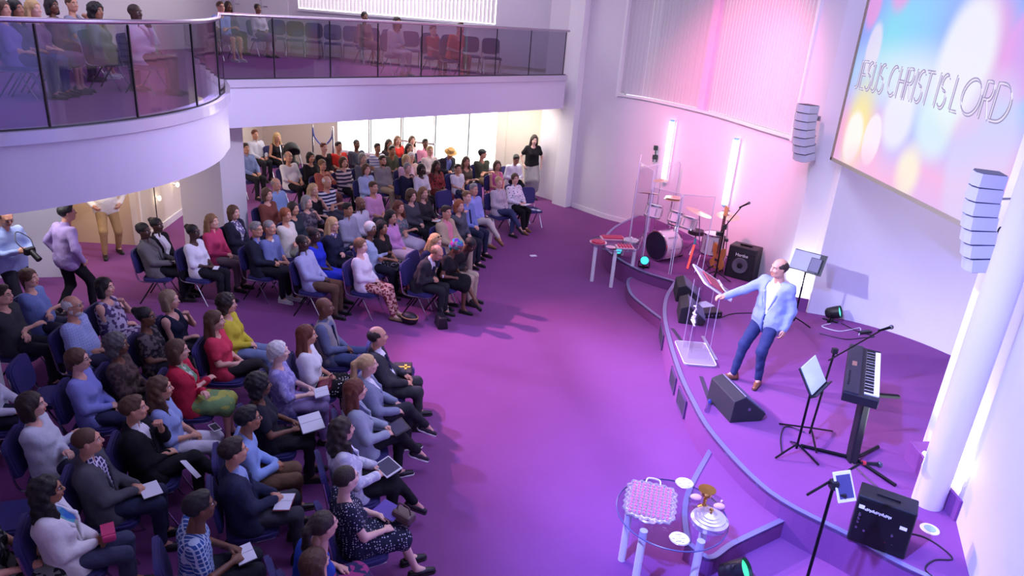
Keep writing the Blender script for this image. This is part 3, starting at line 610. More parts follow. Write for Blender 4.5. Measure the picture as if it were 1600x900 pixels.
# ---- drum kit
kit = thing('drum_kit', 'white drum kit with dark bass drum head behind the clear shield', 'drum kit', (3.08, 13.82, S), R(214))   # front faces local +x
DRW = mat('drum_white', (236, 226, 232), .25); DRH = mat('drum_skin', (240, 238, 240), .5); DHB = mat('drum_head_dark', (34, 28, 52), .3); CYM = mat('cymbal_bronze', (226, 208, 180), .3, .7)
def drum(c, r, d, rot, shell, head, lugs=6, nm='drum'):
    c = Vector(c); p = MB().lathe([(r, -d/2), (r, d/2)], c, 30, rot).build(nm, shell, kit, True)
    m = MB(); 
    for s in (-1, 1): m.lathe([(r*.98, s*d/2-.014), (r+.014, s*d/2-.014), (r+.014, s*d/2+.014), (r*.98, s*d/2+.014)], c, 30, rot, 0, False)
    m.build('hoop', CHR, p, True)
    hd = MB(); hd.lathe([(0, d/2+.004), (r, d/2+.004)], c, 30, rot); hd.build('drum_head', head, p)
    hd = MB(); hd.lathe([(0, -d/2-.004), (r, -d/2-.004)], c, 30, rot); hd.build('drum_head', head, p)
    m = MB()
    for k in range(lugs):
        a = 2*math.pi*k/lugs; o = rot @ Vector((math.cos(a)*(r+.012), math.sin(a)*(r+.012), 0)); ax = rot @ Vector((0, 0, d*.3)); m.cyl(c+o-ax, c+o+ax, .009, n=6)
    m.build('tension_lug', CHR, p)
drum((.15, 0, .31), .285, .42, RY(R(90)), DRW, DHB, 8, 'bass_drum')
drum((-.18, .25, .80), .15, .22, RY(R(-12)), DRW, DRH, 6, 'tom_drum'); drum((-.18, -.12, .82), .14, .2, RY(R(-12)), DRW, DRH, 6, 'tom_drum')
drum((-.62, .55, .42), .2, .40, RY(R(0)), DRW, DRH, 8, 'floor_tom'); drum((-.60, -.42, .60), .18, .15, RY(R(-6)), DRW, DRH, 8, 'snare_drum')
drum((-.05, -.62, .82), .165, .24, RY(R(-10)), DRW, DRH, 6, 'tom_drum')
def cymbal(c, r, base, tilt=(0, 0)):
    rot = RX(R(tilt[0])) @ RY(R(tilt[1])); p = MB().lathe([(0, .022), (.035, .02), (.05, .008), (r*.6, .0), (r, -.014), (r, -.017), (0, .0)], c, 32, rot).build('cymbal', CYM, kit, True)
    m = MB(); m.cyl((base[0], base[1], .2), (c[0], c[1], c[2]+.03), .010, n=8)
    for k in range(3): a = 2.1*k+.5; m.cyl((base[0], base[1], .3), (base[0]+.24*math.cos(a), base[1]+.24*math.sin(a), .01), .010, n=6)
    m.build('cymbal_stand', CHR, kit)
cymbal((.05, -.72, 1.18), .23, (-.02, -.78), (12, -10)); cymbal((.0, .62, 1.14), .26, (-.1, .75), (-10, -12)); cymbal((-.72, -.80, .98), .18, (-.72, -.82)); cymbal((-.75, -.80, 1.02), .18, (-.72, -.82)); cymbal((-.4, -.9, 1.38), .16, (-.45, -.92), (4, 6)); cymbal((-.5, .9, 1.1), .22, (-.6, .95), (-6, 4))
m = MB(); m.cyl((.0, .05, .55), (-.1, .06, .9), .014); m.cyl((-.1, .06, .88), (-.18, .18, .86), .01); m.cyl((-.1, .06, .88), (-.18, -.05, .86), .01); m.build('tom_mount', CHR, kit)
m = MB(); m.box((-.28, 0, .03), (.24, .09, .02)); m.cyl((-.22, 0, .03), (-.14, 0, .26), .01); m.sphere((-.12, 0, .27), .03); m.build('kick_pedal', BLKM, kit)
sd = thing('drum_stool', 'round black drum stool behind the drums', 'stool', (3.70, 14.30, S)); MB().lathe([(0, .5), (.16, .5), (.17, .47), (.17, .42), (0, .42)], (0, 0, 0), 24).build('seat', BLK, sd, True); m = MB(); m.cyl((0, 0, .15), (0, 0, .42), .018); tripod(m, (0, 0), .25, .24, zf=0); m.build('tripod_base', CHR, sd)
for px_, py_, pz, lb in ((3.36, 13.2, .0, 'red glowing baton leaning by the drum kit'),):
    t = thing('glow_stick', lb, 'light'); MB().cyl((px_, py_, S+.03), (px_+.07, py_+.06, S+.50), .018, n=10).build('light_tube', emis('red_glow', (255, 60, 50), 3), t, True); MB().cyl((px_+.07, py_+.06, S+.50), (px_+.08, py_+.07, S+.62), .02, n=10).build('grip', mat('teal_grip', (70, 170, 170), .4), t)
# clear drum shield
sh = thing('drum_shield', 'folding clear acrylic drum shield around the drum kit', 'drum shield')
sp_ = [(3.55, 16.1), (2.95, 15.6), (2.45, 14.9), (2.30, 14.05), (2.47, 13.28), (2.96, 12.86), (3.58, 12.86)]
for k, (a, b) in enumerate(zip(sp_[:-1], sp_[1:])):
    a, b = Vector(a), Vector(b); d = (b-a).normalized(); ht = 1.85 if k in (2, 3) else 1.55
    p = MB().strip([tuple(a+d*.02), tuple(b-d*.02)], S+.01, S+ht, .01).build('clear_panel', ACR, sh)
    e = MB()
    for q in (a+d*.02, b-d*.02): e.box((q.x, q.y, S+ht/2), (.014, .014, ht))
    e.strip([tuple(a+d*.02), tuple(b-d*.02)], S+ht-.008, S+ht+.004, .012); e.build('panel_edge', ACRE, p)
    h_ = MB(); h_.cyl((a.x, a.y, S+.02), (a.x, a.y, S+1.5), .012, n=8); h_.build('hinge', clear('hinge_clear', (.85, .82, .9), .9, .1), sh)

# ---- LED par cans
def par(x, y, z, rz, tilt, lens, lb, s=1.0):
    t = thing('par_light', lb, 'stage light', (x, y, z), rz, 'floor par lights'); r_ = RY(R(90-tilt)); c = Vector((0, 0, .17*s))
    MB().lathe([(.06*s, -.13*s), (.09*s, -.10*s), (.105*s, .02*s), (.11*s, .12*s), (.10*s, .12*s), (.098*s, .09*s)], c, 24, r_).build('housing', BLK, t, True)
    MB().lathe([(0, .095*s), (.096*s, .09*s)], c, 24, r_).build('lens', emis('lens_'+lens, {'green': (60, 230, 170), 'cyan': (60, 220, 235), 'teal': (90, 235, 225)}[lens], 1.6), t)
    m = MB(); m.tube([(0, .125*s, .17*s), (0, .13*s, .04*s), (0, .1*s, .01), (0, -.1*s, .01), (0, -.13*s, .04*s), (0, -.125*s, .17*s)], .012*s, 6); m.build('yoke', BLKM, t)
    m = MB(); m.box((-.02, 0, .012), (.26*s, .05*s, .014)); m.box((-.02, 0, .014), (.05*s, .26*s, .014)); m.build('foot_bracket', BLKM, t)
par(2.26, 5.30, 0.0, R(-25), 36, 'green', 'black par light with green lens on the floor by the glass table', 1.05)
par(5.36, 11.12, S, R(-35), 24, 'teal', 'black par light with teal lens beside the recess wall', .95)
par(2.50, 13.12, S, R(-100), 28, 'cyan', 'black par light with cyan lens in front of the bass drum', .8)
par(2.05, 13.75, S, R(-70), 10, 'cyan', 'black par light tucked behind the small communion table', .7)

# ---- music stands
def music_stand(x, y, rz, h, lb, tilt=28, sheet=True):
    t = thing('music_stand', lb, 'music stand', (x, y, S), rz)      # reader stands at -x, plate faces -x
    m = MB(); 
    for k in range(3): a = R(60+120*k); m.tube([(0, 0, .16), (.12*math.cos(a), .12*math.sin(a), .10), (.27*math.cos(a), .27*math.sin(a), .015)], .012, 6)
    m.build('tripod_base', BLKM, t); MB().cyl((0, 0, .1), (0, 0, h), .014, n=10).build('pole', BLKM, t, True)
    r_ = RY(R(tilt)); c = Vector((.02, 0, h+.12))
    MB().box(c, (.012, .50, .33), r_).build('desk', BLK, t); MB().box(c+r_ @ Vector((-.03, 0, -.165)), (.07, .50, .012), r_).build('lip', BLK, t)
    return t, r_, c
t, r_, c = music_stand(4.60, 10.78, R(52), .98, 'black music stand with papers beside the recess edge')
q = tag(MB().box((0, 0, 0), (.008, .40, .30)).build('sheet_music', mat('paper_grey', (176, 180, 204), .8)), 'white sheets on the music stand beside the recess', 'paper'); q.matrix_world = t.matrix_basis @ (Matrix.Translation(c) @ (r_.to_4x4()) @ Matrix.Translation((-.012, .05, 0)))
q = thing('tablet', 'dark tablet propped on the music stand by the recess', 'tablet'); q.matrix_world = t.matrix_basis @ (Matrix.Translation(c) @ (r_.to_4x4()) @ Matrix.Translation((-.03, -.12, -.03))); MB().box((0, 0, 0), (.012, .17, .23)).build('case', BLK, q); MB().box((-.007, 0, 0), (.004, .15, .21)).build('display', mat('screen_dim', (120, 118, 140), .2), q)
t, r_, c = music_stand(3.34, 6.98, R(141), .90, 'black music stand with pale sheet music in front of the keyboard', 34)
q = tag(MB().box((0, 0, 0), (.008, .44, .31)).build('sheet_music', mat('paper_blue', (212, 226, 240), .7)), 'pale sheet music on the stand by the keyboard', 'paper'); q.matrix_world = t.matrix_basis @ (Matrix.Translation(c) @ r_.to_4x4() @ Matrix.Translation((-.012, 0, .01)))

# ---- keyboard on its stand
ang = math.atan2(.9, .42); kb = thing('keyboard', 'black stage piano with white keys on a column stand', 'keyboard', (4.08, 7.42, 1.27), ang)   # local x along length, player at -y (towards the recess)
KB = mat('keyboard_black', (30, 30, 36), .4)
MB().box((0, .0, 0), (1.40, .36, .11)).build('case', KB, kb, False, .012)
MB().box((0, .10, .06), (1.38, .15, .02)).build('control_panel', mat('keyboard_panel', (44, 42, 54), .35), kb)
MB().box((.1, .10, .072), (.12, .05, .006)).build('display', mat('lcd', (150, 110, 90), .3), kb)
wk = MB().box((0, 0, 0), (.0215, .145, .016)).mesh('white_key', WHT); bk = MB().box((0, 0, 0), (.0115, .09, .014)).mesh('black_key', BLK)
for k in range(52):
    o = obj('white_key', wk, kb); o.location = (-.61+.0235*k, -.098, .062)
for k in range(51):
    if k % 7 in (2, 6): continue
    o = obj('black_key', bk, kb); o.location = (-.598+.0235*k, -.068, .075)
for k in range(8): MB().cyl((-.5+.05*k, .14, .07), (-.5+.05*k, .14, .082), .010, n=10).build('knob', BLK, kb)
ks = thing('keyboard_stand', 'black single column keyboard stand', 'stand', (4.02, 6.98, S))
MB().box((-.04, .03, .40), (.10, .13, .84), RX(R(-6))).build('column', BLK, ks, False, .02); m = MB(); m.cyl((0, 0, .03), (-.55, .2, .02), .02); m.cyl((0, 0, .03), (.25, -.45, .02), .02); m.cyl((0, 0, .03), (.4, .3, .02), .02); m.build('foot', BLKM, ks)
m = MB(); m.box((0.02, .25, .80), (.06, .5, .03)); m.box((.14, .1, .80), (.4, .05, .03)); m.build('arm', BLKM, ks)
bs_ = thing('microphone_stand', 'black boom microphone stand reaching over the keyboard', 'microphone stand'); m = MB(); tripod(m, (3.66, 7.42), .12, .36, a0=.4); m.build('tripod_base', BLKM, bs_)
MB().cyl((3.66, 7.42, S+.04), (3.80, 7.62, S+1.05), .013, n=10).build('pole', BLKM, bs_, True); MB().cyl((3.70, 7.50, S+.98), (4.42, 7.92, S+1.22), .009, n=8).build('boom', BLKM, bs_); MB().box((3.80, 7.62, S+1.05), (.06, .05, .06)).build('clutch', BLK, bs_); mic(bs_, (4.60, 7.99, S+1.26), (4.40, 7.92, S+1.22))
# ---- tablet on a mic stand at the front, with microphone
ts = thing('microphone_stand', 'black microphone stand with tablet clamp beside the keyboard amplifier', 'microphone stand'); m = MB(); tripod(m, (2.78, 5.02), .1, .33, a0=1.2, zf=.0); m.build('tripod_base', BLKM, ts)
MB().cyl((2.78, 5.02, .03), (2.77, 5.0, 1.42), .014, n=10).build('pole', BLKM, ts, True); MB().cyl((2.54, 4.93, 1.36), (3.02, 5.16, 1.54), .011, n=8).build('boom', BLKM, ts); MB().box((2.77, 5.0, 1.43), (.06, .06, .07)).build('clutch', BLK, ts); m = MB(); m.cyl((2.77, 5.0, 1.4), (2.84, 4.97, 1.36), .012); m.box((2.84, 4.96, 1.36), (.05, .05, .04)); m.build('tablet_clamp', BLK, ts)
mic(ts, (3.26, 5.24, 1.50), (3.03, 5.17, 1.55)); MB().cyl((3.05, 5.18, 1.545), (3.08, 5.185, 1.54), .02, n=10).build('red_ring', mat('red_ring', (200, 40, 50), .4), ts)
tb = thing('tablet', 'white framed tablet clamped to the microphone stand at the front', 'tablet', (2.86, 5.0, 1.42)); rot = RZ(R(18)) @ RX(R(55)); MB().box((0, 0, 0), (.18, .25, .012), rot).build('case', WHT, tb, False, .004); MB().box(rot @ Vector((0, 0, .007)), (.14, .19, .004), rot).build('display', mat('screen_dark', (70, 66, 110), .15), tb)
# ---- keyboard amplifier
ka = thing('keyboard_amplifier', 'black keyboard amplifier with white lettering at the stage edge', 'amplifier', (3.66, 5.62, S), R(-119))    # front faces local +x
MB().prism([(-.2, 0), (.14, 0), (.05, .46), (-.2, .46)], -.25, .25, Matrix(((1, 0, 0), (0, 0, -1), (0, 1, 0)))).build('cabinet', BLK, ka, False, .012)
rp = RY(R(-11)); MB().box((.105, 0, .23), (.012, .46, .42), rp).build('panel', mat('amp_panel', (14, 14, 18), .35), ka)
m = MB(); [m.box((.094, -.165+.0135*k, .352+.004*(k % 3)), (.004, .009, .018+.008*(k % 2)), rp) for k in range(17)]; m.build('lettering', WHT, ka); MB().box((.088, -.2, .365), (.006, .05, .035), rp).build('badge', WHT, ka); MB().box((.106, .17, .30), (.006, .06, .03), rp).build('badge', WHT, ka)
for k, (yy, zz, cc) in enumerate(((-.2, .3, 's'), (-.2, .26, 's'), (-.2, .22, 's'), (-.2, .16, 's'), (-.13, .15, 's'), (.1, .2, 's'), (.06, .1, 'r'), (.12, .1, 's'), (.16, .06, 's'))):
    MB().cyl((.10, yy, zz), (.135, yy, zz), .011, n=10).build('knob', STL if cc == 's' else mat('red_knob', (200, 40, 50), .4), ka)
MB().box((.128, .07, .045), (.006, .06, .02), rp).build('badge', WHT, ka); MB().box((-.07, 0, .465), (.05, .2, .02)).build('handle', BLK, ka)
# ---- floor box, cables
fb = thing('floor_socket', 'round pale floor socket near the round column', 'floor box', (4.30, 5.86, S)); MB().lathe([(0, .006), (.05, .006), (.085, .008), (.09, 0)], (0, 0, 0), 24).build('rim', WHT, fb); MB().lathe([(0, .01), (.055, .01)], (0, 0, 0), 20).build('lid', mat('socket_lid', (150, 190, 220), .4), fb)
CAB = mat('cable_black', (26, 24, 30), .5); CABW = mat('cable_white', (210, 208, 220), .5)
def cable(pts, lb, z=S+.008, m=CAB, r=.008):
    tag(MB().tube([(p[0], p[1], z) for p in crom(pts, 6)], r, 5).build('cable', m, None, True), lb, 'cable')
cable([(3.9, 5.8), (4.05, 5.95), (4.1, 6.3), (4.0, 6.7), (3.95, 6.95)], 'black cable running from the keyboard stand to the amplifier')
cable([(3.85, 5.55), (4.0, 5.75), (4.2, 5.7), (4.3, 5.45), (4.1, 5.4), (3.95, 5.25), (4.1, 5.05), (4.3, 5.0)], 'looped black cable beside the keyboard amplifier')
cable([(5.3, 11.0), (5.1, 10.85), (5.3, 10.7), (5.55, 10.8), (5.75, 10.9), (5.6, 10.6)], 'white cable loop beside the teal par light', S+.008, CABW)
cable([(5.5, 11.05), (5.65, 10.75), (5.85, 10.6), (5.6, 10.5), (5.3, 10.4), (4.95, 10.55)], 'black cable trailing from the teal par light')
cable([(3.15, 10.9), (3.4, 10.85), (3.7, 11.1), (4.2, 11.2), (4.6, 11.0)], 'black cable running across the stage behind the lectern')
cable([(3.64, 7.5), (3.45, 7.6), (3.3, 7.35), (3.2, 7.0)], 'thin black cable hanging by the music stand')
pw = tag(MB().box((5.75, 10.72, S+.02), (.22, .07, .04), RZ(.4)).build('power_strip', BLK), 'black power strip on the stage near the recess wall', 'power strip')
mx = thing('stage_box', 'dark cable box on the stage behind the lectern', 'cable box', (3.25, 10.95, S), R(20)); MB().box((0, 0, .05), (.4, .22, .1)).build('case', BLK, mx, False, .01)
for k in range(5): MB().cyl((-.14+.07*k, -.11, .05), (-.14+.07*k, -.125, .05), .014, n=8).build('socket', STL, mx)
ssh = tag(MB().box((3.28, 11.4, S+.01), (.3, .22, .012), RZ(.5)).build('paper_sheet', mat('paper', (226, 228, 240), .7)), 'white paper on the stage between the two far monitors', 'paper')

# ---- communion tables
def round_table(c, r, h, angs, lb, zf=0, lr=.036, linn=.78):
    t = thing('glass_table', lb, 'table', (c[0], c[1], zf))
    MB().lathe([(0, h-.012), (r, h-.012), (r, h), (0, h)], (0, 0, 0), 56).build('table_top', clear('table_glass', (.86, .86, .93), .32, .02), t, False)
    m = MB(); m.lathe([(r-.004, h-.013), (r+.003, h-.010), (r+.003, h-.002), (r-.004, h+.001)], (0, 0, 0), 56, None, 0, False); m.build('table_rim', mat('glass_edge', (90, 90, 130), .2), t, True)
    for a in angs: MB().cyl((r*linn*math.cos(R(a)), r*linn*math.sin(R(a)), 0), (r*linn*math.cos(R(a)), r*linn*math.sin(R(a)), h-.013), lr, n=18).build('leg', WHT, t, True)
    return t
round_table((1.60, 5.36), .50, .75, (150, 222, 300, 20), 'round glass table with white legs in front of the stage')
round_table((1.94, 13.42), .50, .75, (205, 265, 325, 60), 'round glass table with white legs beside the drum platform', linn=.86)
ZT = .751
CUPP = frosted('cup_clear', (250, 214, 230), .45); JUICE = mat('red_juice', (206, 56, 116), .15); DOILY = mat('paper_doily', (244, 242, 246), .8)
# near rectangular silver tray with scalloped rim
def scallop(wd, hd, n=44, amp=.010, k=11):
    out = []
    for i in range(n*2):
        a = 2*math.pi*i/(n*2); ca, sa = math.cos(a), math.sin(a); f = (abs(ca)**5+abs(sa)**5)**(-1/5); rad = 1+amp*math.cos(k*2*a)/wd; out.append((wd*f*ca*rad, hd*f*sa*rad))
    return out
tray = thing('communion_tray', 'scalloped silver tray of small pink cups on the glass table', 'tray', (1.42, 5.47, ZT), R(-14))
P = scallop(.225, .27); MB().prism(P, 0, .008).build('tray_plate', SILV, tray)
m = MB(); m.tube([(p[0], p[1], .02) for p in P+P[:1]], .012, 6); m.tube([(p[0]*.9, p[1]*.9, .012) for p in P+P[:1]], .008, 5); m.build('tray_rim', SILV, tray, True)
for s in (-1, 1): m = MB(); m.tube(crom([(-.07, s*.265, .02), (-.05, s*.325, .035), (.05, s*.325, .035), (.07, s*.265, .02)], 5), .011, 6); m.build('handle', SILV, tray, True)
cup0 = MB().lathe([(.010, 0), (.0125, .004), (.015, .034), (.0135, .034), (.011, .022)], (0, 0, 0), 10).mesh('cup_body', CUPP, True); jui0 = MB().lathe([(.0105, .003), (.0125, .026), (0, .026)], (0, 0, 0), 10).mesh('juice', JUICE)
mt = tray.matrix_basis
for i in range(9):
    for j in range(11):
        lp = mt @ Vector((-.168+.042*i, -.215+.043*j, .009))
        o = thing('communion_cup', 'small clear communion cup of red juice in the scalloped silver tray', 'cup', lp, 0, 'communion cups in the scalloped tray')
        obj('cup_body', cup0, o); obj('juice', jui0, o)
def plate(x, y, lb, r=.085, m_=SILV):
    t = thing('bread_plate', lb, 'plate', (x, y, ZT)); MB().lathe([(0, .002), (r*.75, .002), (r, .014), (r+.004, .012), (r*.75, 0), (0, 0)], (0, 0, 0), 28).build('dish', m_, t, True)
    MB().lathe([(0, .010), (r*.8, .010), (r*.95, .017), (r*.95, .015), (0, .004)], (0, 0, 0), 28).build('doily', DOILY, t)
    m = MB()
    for k in range(26): a, q = random.uniform(0, 6.28), r*.75*math.sqrt(random.random()); m.box((q*math.cos(a), q*math.sin(a), .016+.0004*k), (.018, .018, .01), RZ(a))
    o = m.build('bread_pieces', mat('bread', (240, 232, 222), .8), t); o['kind'] = 'stuff'
plate(1.60, 5.00, 'small round bread plate at the front of the glass table'); plate(1.80, 5.80, 'small round bread plate at the back of the glass table')
lid = thing('tray_cover', 'round silver covered communion tray with ringed lid', 'tray', (1.90, 5.22, ZT))
MB().lathe([(0, 0), (.13, 0), (.155, .012), (.155, .055), (.15, .06)], (0, 0, 0), 40).build('tray_base', SILV, lid, True)
MB().lathe([(.165, .06), (.165, .07), (.14, .085), (.138, .095), (.11, .100), (.108, .108), (.08, .112), (.078, .12), (.045, .124), (.03, .135), (0, .137)], (0, 0, 0), 40).build('lid', SILV, lid, True)
MB().lathe([(0, .136), (.012, .137), (.01, .15), (.02, .165), (.012, .18), (0, .182)], (0, 0, 0), 16).build('knob', GOLD, lid, True)
cu = thing('chalice', 'gold chalice standing on the glass table', 'chalice', (1.91, 5.46, ZT)); MB().lathe([(.05, 0), (.055, .008), (.02, .03), (.012, .07), (.02, .085), (.013, .10), (.03, .125), (.052, .15), (.058, .19), (.055, .19), (.045, .155), (0, .13)], (0, 0, 0), 24).build('cup', GOLD, cu, True)
MB().lathe([(0, .196), (.065, .194), (.08, .2), (.08, .204), (0, .206)], (0, 0, 0), 26).build('paten', GOLD, cu, True)
gb = thing('glass_platter', 'clear glass platter with two pink bread rolls behind the silver lid', 'platter', (1.97, 5.52, ZT)); MB().lathe([(0, .004), (.15, .004), (.165, .02), (.17, .02), (.155, 0), (0, 0)], (-.02, 0, 0), 30).build('dish', clear('platter_glass', (.86, .82, .9), 1, .05), gb, True)
for x, y in ((-.11, .05), (.08, -.06)): MB().sphere((x, y, .03), .045, 14, 8, 0, (1.2, .8, .6)).build('bread_roll', mat('pink_roll', (232, 178, 190), .7), gb, True)
# far table trays
CUPR = mat('far_cups', (214, 60, 100), .3); PINKT = mat('pink_tray', (240, 196, 210), .3, .4)
def far_tray(x, y, rx, ry, lb, rows, rnd=False, rz=0):
    t = thing('communion_tray', lb, 'tray', (x, y, ZT), rz)
    if rnd: MB().lathe([(0, 0), (rx, 0), (rx+.02, .03), (rx+.01, .03), (rx*.95, .01), (0, .01)], (0, 0, 0), 30).build('tray_plate', PINKT, t, True)
    else: MB().box((0, 0, .012), (rx*2, ry*2, .024)).build('tray_plate', PINKT, t, False, .006)
    m = MB()
    for i in range(rows[0]):
        for j in range(rows[1]):
            u, v = -rx*.85+1.7*rx*(i+.5)/rows[0], -ry*.85+1.7*ry*(j+.5)/rows[1]
            if rnd and (u/rx)**2+(v/ry)**2 > .8: continue
            m.cyl((u, v, .018), (u, v, .05), .014, .017, 6)
    o = m.build('communion_cups', CUPR, t); o['kind'] = 'stuff'
far_tray(1.60, 13.34, .15, .15, 'round tray of red cups at the edge of the small glass table', (8, 8), True)
far_tray(1.92, 13.72, .24, .13, 'long tray packed with red cups at the back of the small glass table', (12, 6), False, .15)
far_tray(2.10, 13.20, .17, .12, 'pink tray with few red cups at the front of the small glass table', (5, 5), False, .1)
t = thing('tray_cover', 'round silver lidded tray on the small glass table', 'tray', (2.26, 13.52, ZT)); MB().lathe([(0, 0), (.14, 0), (.15, .02), (.15, .05), (.14, .06)], (0, 0, 0), 28).build('tray_base', SILV, t, True); MB().lathe([(.155, .06), (.15, .075), (.1, .09), (.05, .10), (.015, .12), (0, .14)], (0, 0, 0), 28).build('lid', SILV, t, True)
t = thing('bread_plate', 'small pink plate on the small glass table', 'plate', (1.82, 13.12, ZT)); MB().lathe([(0, .004), (.07, .004), (.09, .02), (.093, .018), (.07, 0), (0, 0)], (0, 0, 0), 24).build('dish', PINKT, t, True)
tag(MB().box((.40, 14.5, .005), (.14, .1, .008), RZ(.4)).build('paper_scrap', mat('paper', (226, 228, 240), .7)), 'scrap of white paper on the carpet in front of the seats', 'paper')

# ================================================================ smooth surfaces from blended shapes (bodies, clothes, hair)
V3 = lambda *a: np.array(a, float)
def surf(prims, h, cuts=(), noise=None):
    """prims: ('c',a,b,ra,rb,k) tapered limb | ('e',c,r,k[,R]) ellipsoid ; cuts: ('e',c,r,k) or ('h',point,normal) taken away; returns verts, quads"""
    lo = np.full(3, 1e9); hi = -lo
    for p in prims:
        if p[0] == 'c': r = max(p[3], p[4]); lo = np.minimum(lo, np.minimum(p[1], p[2])-r); hi = np.maximum(hi, np.maximum(p[1], p[2])+r)
        else: r = max(p[2]); lo = np.minimum(lo, p[1]-r); hi = np.maximum(hi, p[1]+r)
    lo = lo-3.2*h; n = np.ceil((hi-lo)/h).astype(int)+4
    ax = [lo[i]+h*np.arange(n[i]) for i in range(3)]; F = np.full(n, .25, np.float32)
    def win(a, b):
        i0 = np.maximum(0, np.floor((a-lo)/h).astype(int)); i1 = np.minimum(n, np.ceil((b-lo)/h).astype(int)+1)
        s = tuple(slice(i0[k], max(i0[k], i1[k])) for k in range(3)); X = ax[0][s[0]][:, None, None]; Y = ax[1][s[1]][None, :, None]; Z = ax[2][s[2]][None, None, :]; return s, X, Y, Z
    def elld(X, Y, Z, c, r, Rm):
        x, y, z = X-c[0], Y-c[1], Z-c[2]
        if Rm is not None: x, y, z = Rm[0, 0]*x+Rm[1, 0]*y+Rm[2, 0]*z, Rm[0, 1]*x+Rm[1, 1]*y+Rm[2, 1]*z, Rm[0, 2]*x+Rm[1, 2]*y+Rm[2, 2]*z
        k0 = np.sqrt((x/r[0])**2+(y/r[1])**2+(z/r[2])**2)+1e-9; k1 = np.sqrt((x/r[0]**2)**2+(y/r[1]**2)**2+(z/r[2]**2)**2)+1e-9; return k0*(k0-1)/k1
    for p in prims:
        if p[0] == 'c':
            _, a, b, ra, rb, k = p; a = np.asarray(a, float); b = np.asarray(b, float); r = max(ra, rb)+k+2*h; s, X, Y, Z = win(np.minimum(a, b)-r, np.maximum(a, b)+r)
            ba = b-a; t = np.clip(((X-a[0])*ba[0]+(Y-a[1])*ba[1]+(Z-a[2])*ba[2])/(ba@ba+1e-12), 0, 1)
            d = np.sqrt((X-a[0]-t*ba[0])**2+(Y-a[1]-t*ba[1])**2+(Z-a[2]-t*ba[2])**2)-(ra+(rb-ra)*t)
        else:
            c, rr_, k = np.asarray(p[1], float), p[2], p[3]; r = max(rr_)+k+2*h; s, X, Y, Z = win(c-r, c+r); d = elld(X, Y, Z, c, rr_, p[4] if len(p) > 4 else None)
        f = F[s]; q = np.clip(.5+.5*(d-f)/k, 0, 1); F[s] = d+(f-d)*q-k*q*(1-q)
    if noise is not None:
        X, Y, Z = np.meshgrid(*ax, indexing='ij'); F += noise(X, Y, Z).astype(np.float32)
    for p in cuts:
        X = ax[0][:, None, None]; Y = ax[1][None, :, None]; Z = ax[2][None, None, :]
        if p[0] == 'h': d = -((X-p[1][0])*p[2][0]+(Y-p[1][1])*p[2][1]+(Z-p[1][2])*p[2][2]); k = .004      # removes the side the normal points to
        elif p[0] == 'w': d = -p[1](X, Y, Z); k = .004
        else: d = -elld(X, Y, Z, p[1], p[2], None); k = p[3]
        if p[0] == 'h': d = -d
        q = np.clip(.5-.5*(d-F)/k, 0, 1); F = d+(F-d)*q+k*q*(1-q); 
    return nets(F, lo, h)
def nets(F, lo, h):
    ins = F < 0; c = [ins[i:ins.shape[0]-1+i, j:ins.shape[1]-1+j, k:ins.shape[2]-1+k] for i in (0, 1) for j in (0, 1) for k in (0, 1)]
    cnt = sum(x.astype(np.int8) for x in c); act = (cnt > 0) & (cnt < 8); idx = np.argwhere(act)
    if len(idx) == 0: return np.zeros((0, 3)), np.zeros((0, 4), int)
    ids = np.full(act.shape, -1, np.int64); ids[tuple(idx.T)] = np.arange(len(idx)); cor = [(i, j, k) for i in (0, 1) for j in (0, 1) for k in (0, 1)]
    val = np.stack([F[idx[:, 0]+i, idx[:, 1]+j, idx[:, 2]+k] for i, j, k in cor], 1); acc = np.zeros((len(idx), 3)); num = np.zeros(len(idx))
    for a in range(8):
        for b in range(a+1, 8):
            d = np.array(cor[b])-np.array(cor[a])
            if np.abs(d).sum() != 1: continue
            va, vb = val[:, a], val[:, b]; m = (va < 0) != (vb < 0); t = np.where(m, va/(va-vb+1e-12), 0); acc += np.where(m[:, None], np.array(cor[a])+t[:, None]*d, 0); num += m
    V = lo+h*(idx+acc/num[:, None]); Q = []
    for ax in range(3):
        u, v = [(1, 2), (2, 0), (0, 1)][ax]; sl0 = [slice(None)]*3; sl1 = [slice(None)]*3; sl0[ax] = slice(0, -1); sl1[ax] = slice(1, None); A, B = ins[tuple(sl0)], ins[tuple(sl1)]
        e = np.argwhere(A != B); ok = (e[:, u] > 0) & (e[:, v] > 0) & (e[:, u] < F.shape[u]-1) & (e[:, v] < F.shape[v]-1); e = e[ok]; fl = A[tuple(e.T)]
        def g(du, dv): q = e.copy(); q[:, u] += du; q[:, v] += dv; return ids[tuple(q.T)]
        q = np.stack([g(-1, -1), g(0, -1), g(0, 0), g(-1, 0)], 1); q[~fl] = q[~fl][:, ::-1]; Q.append(q)
    return V, np.concatenate(Q)
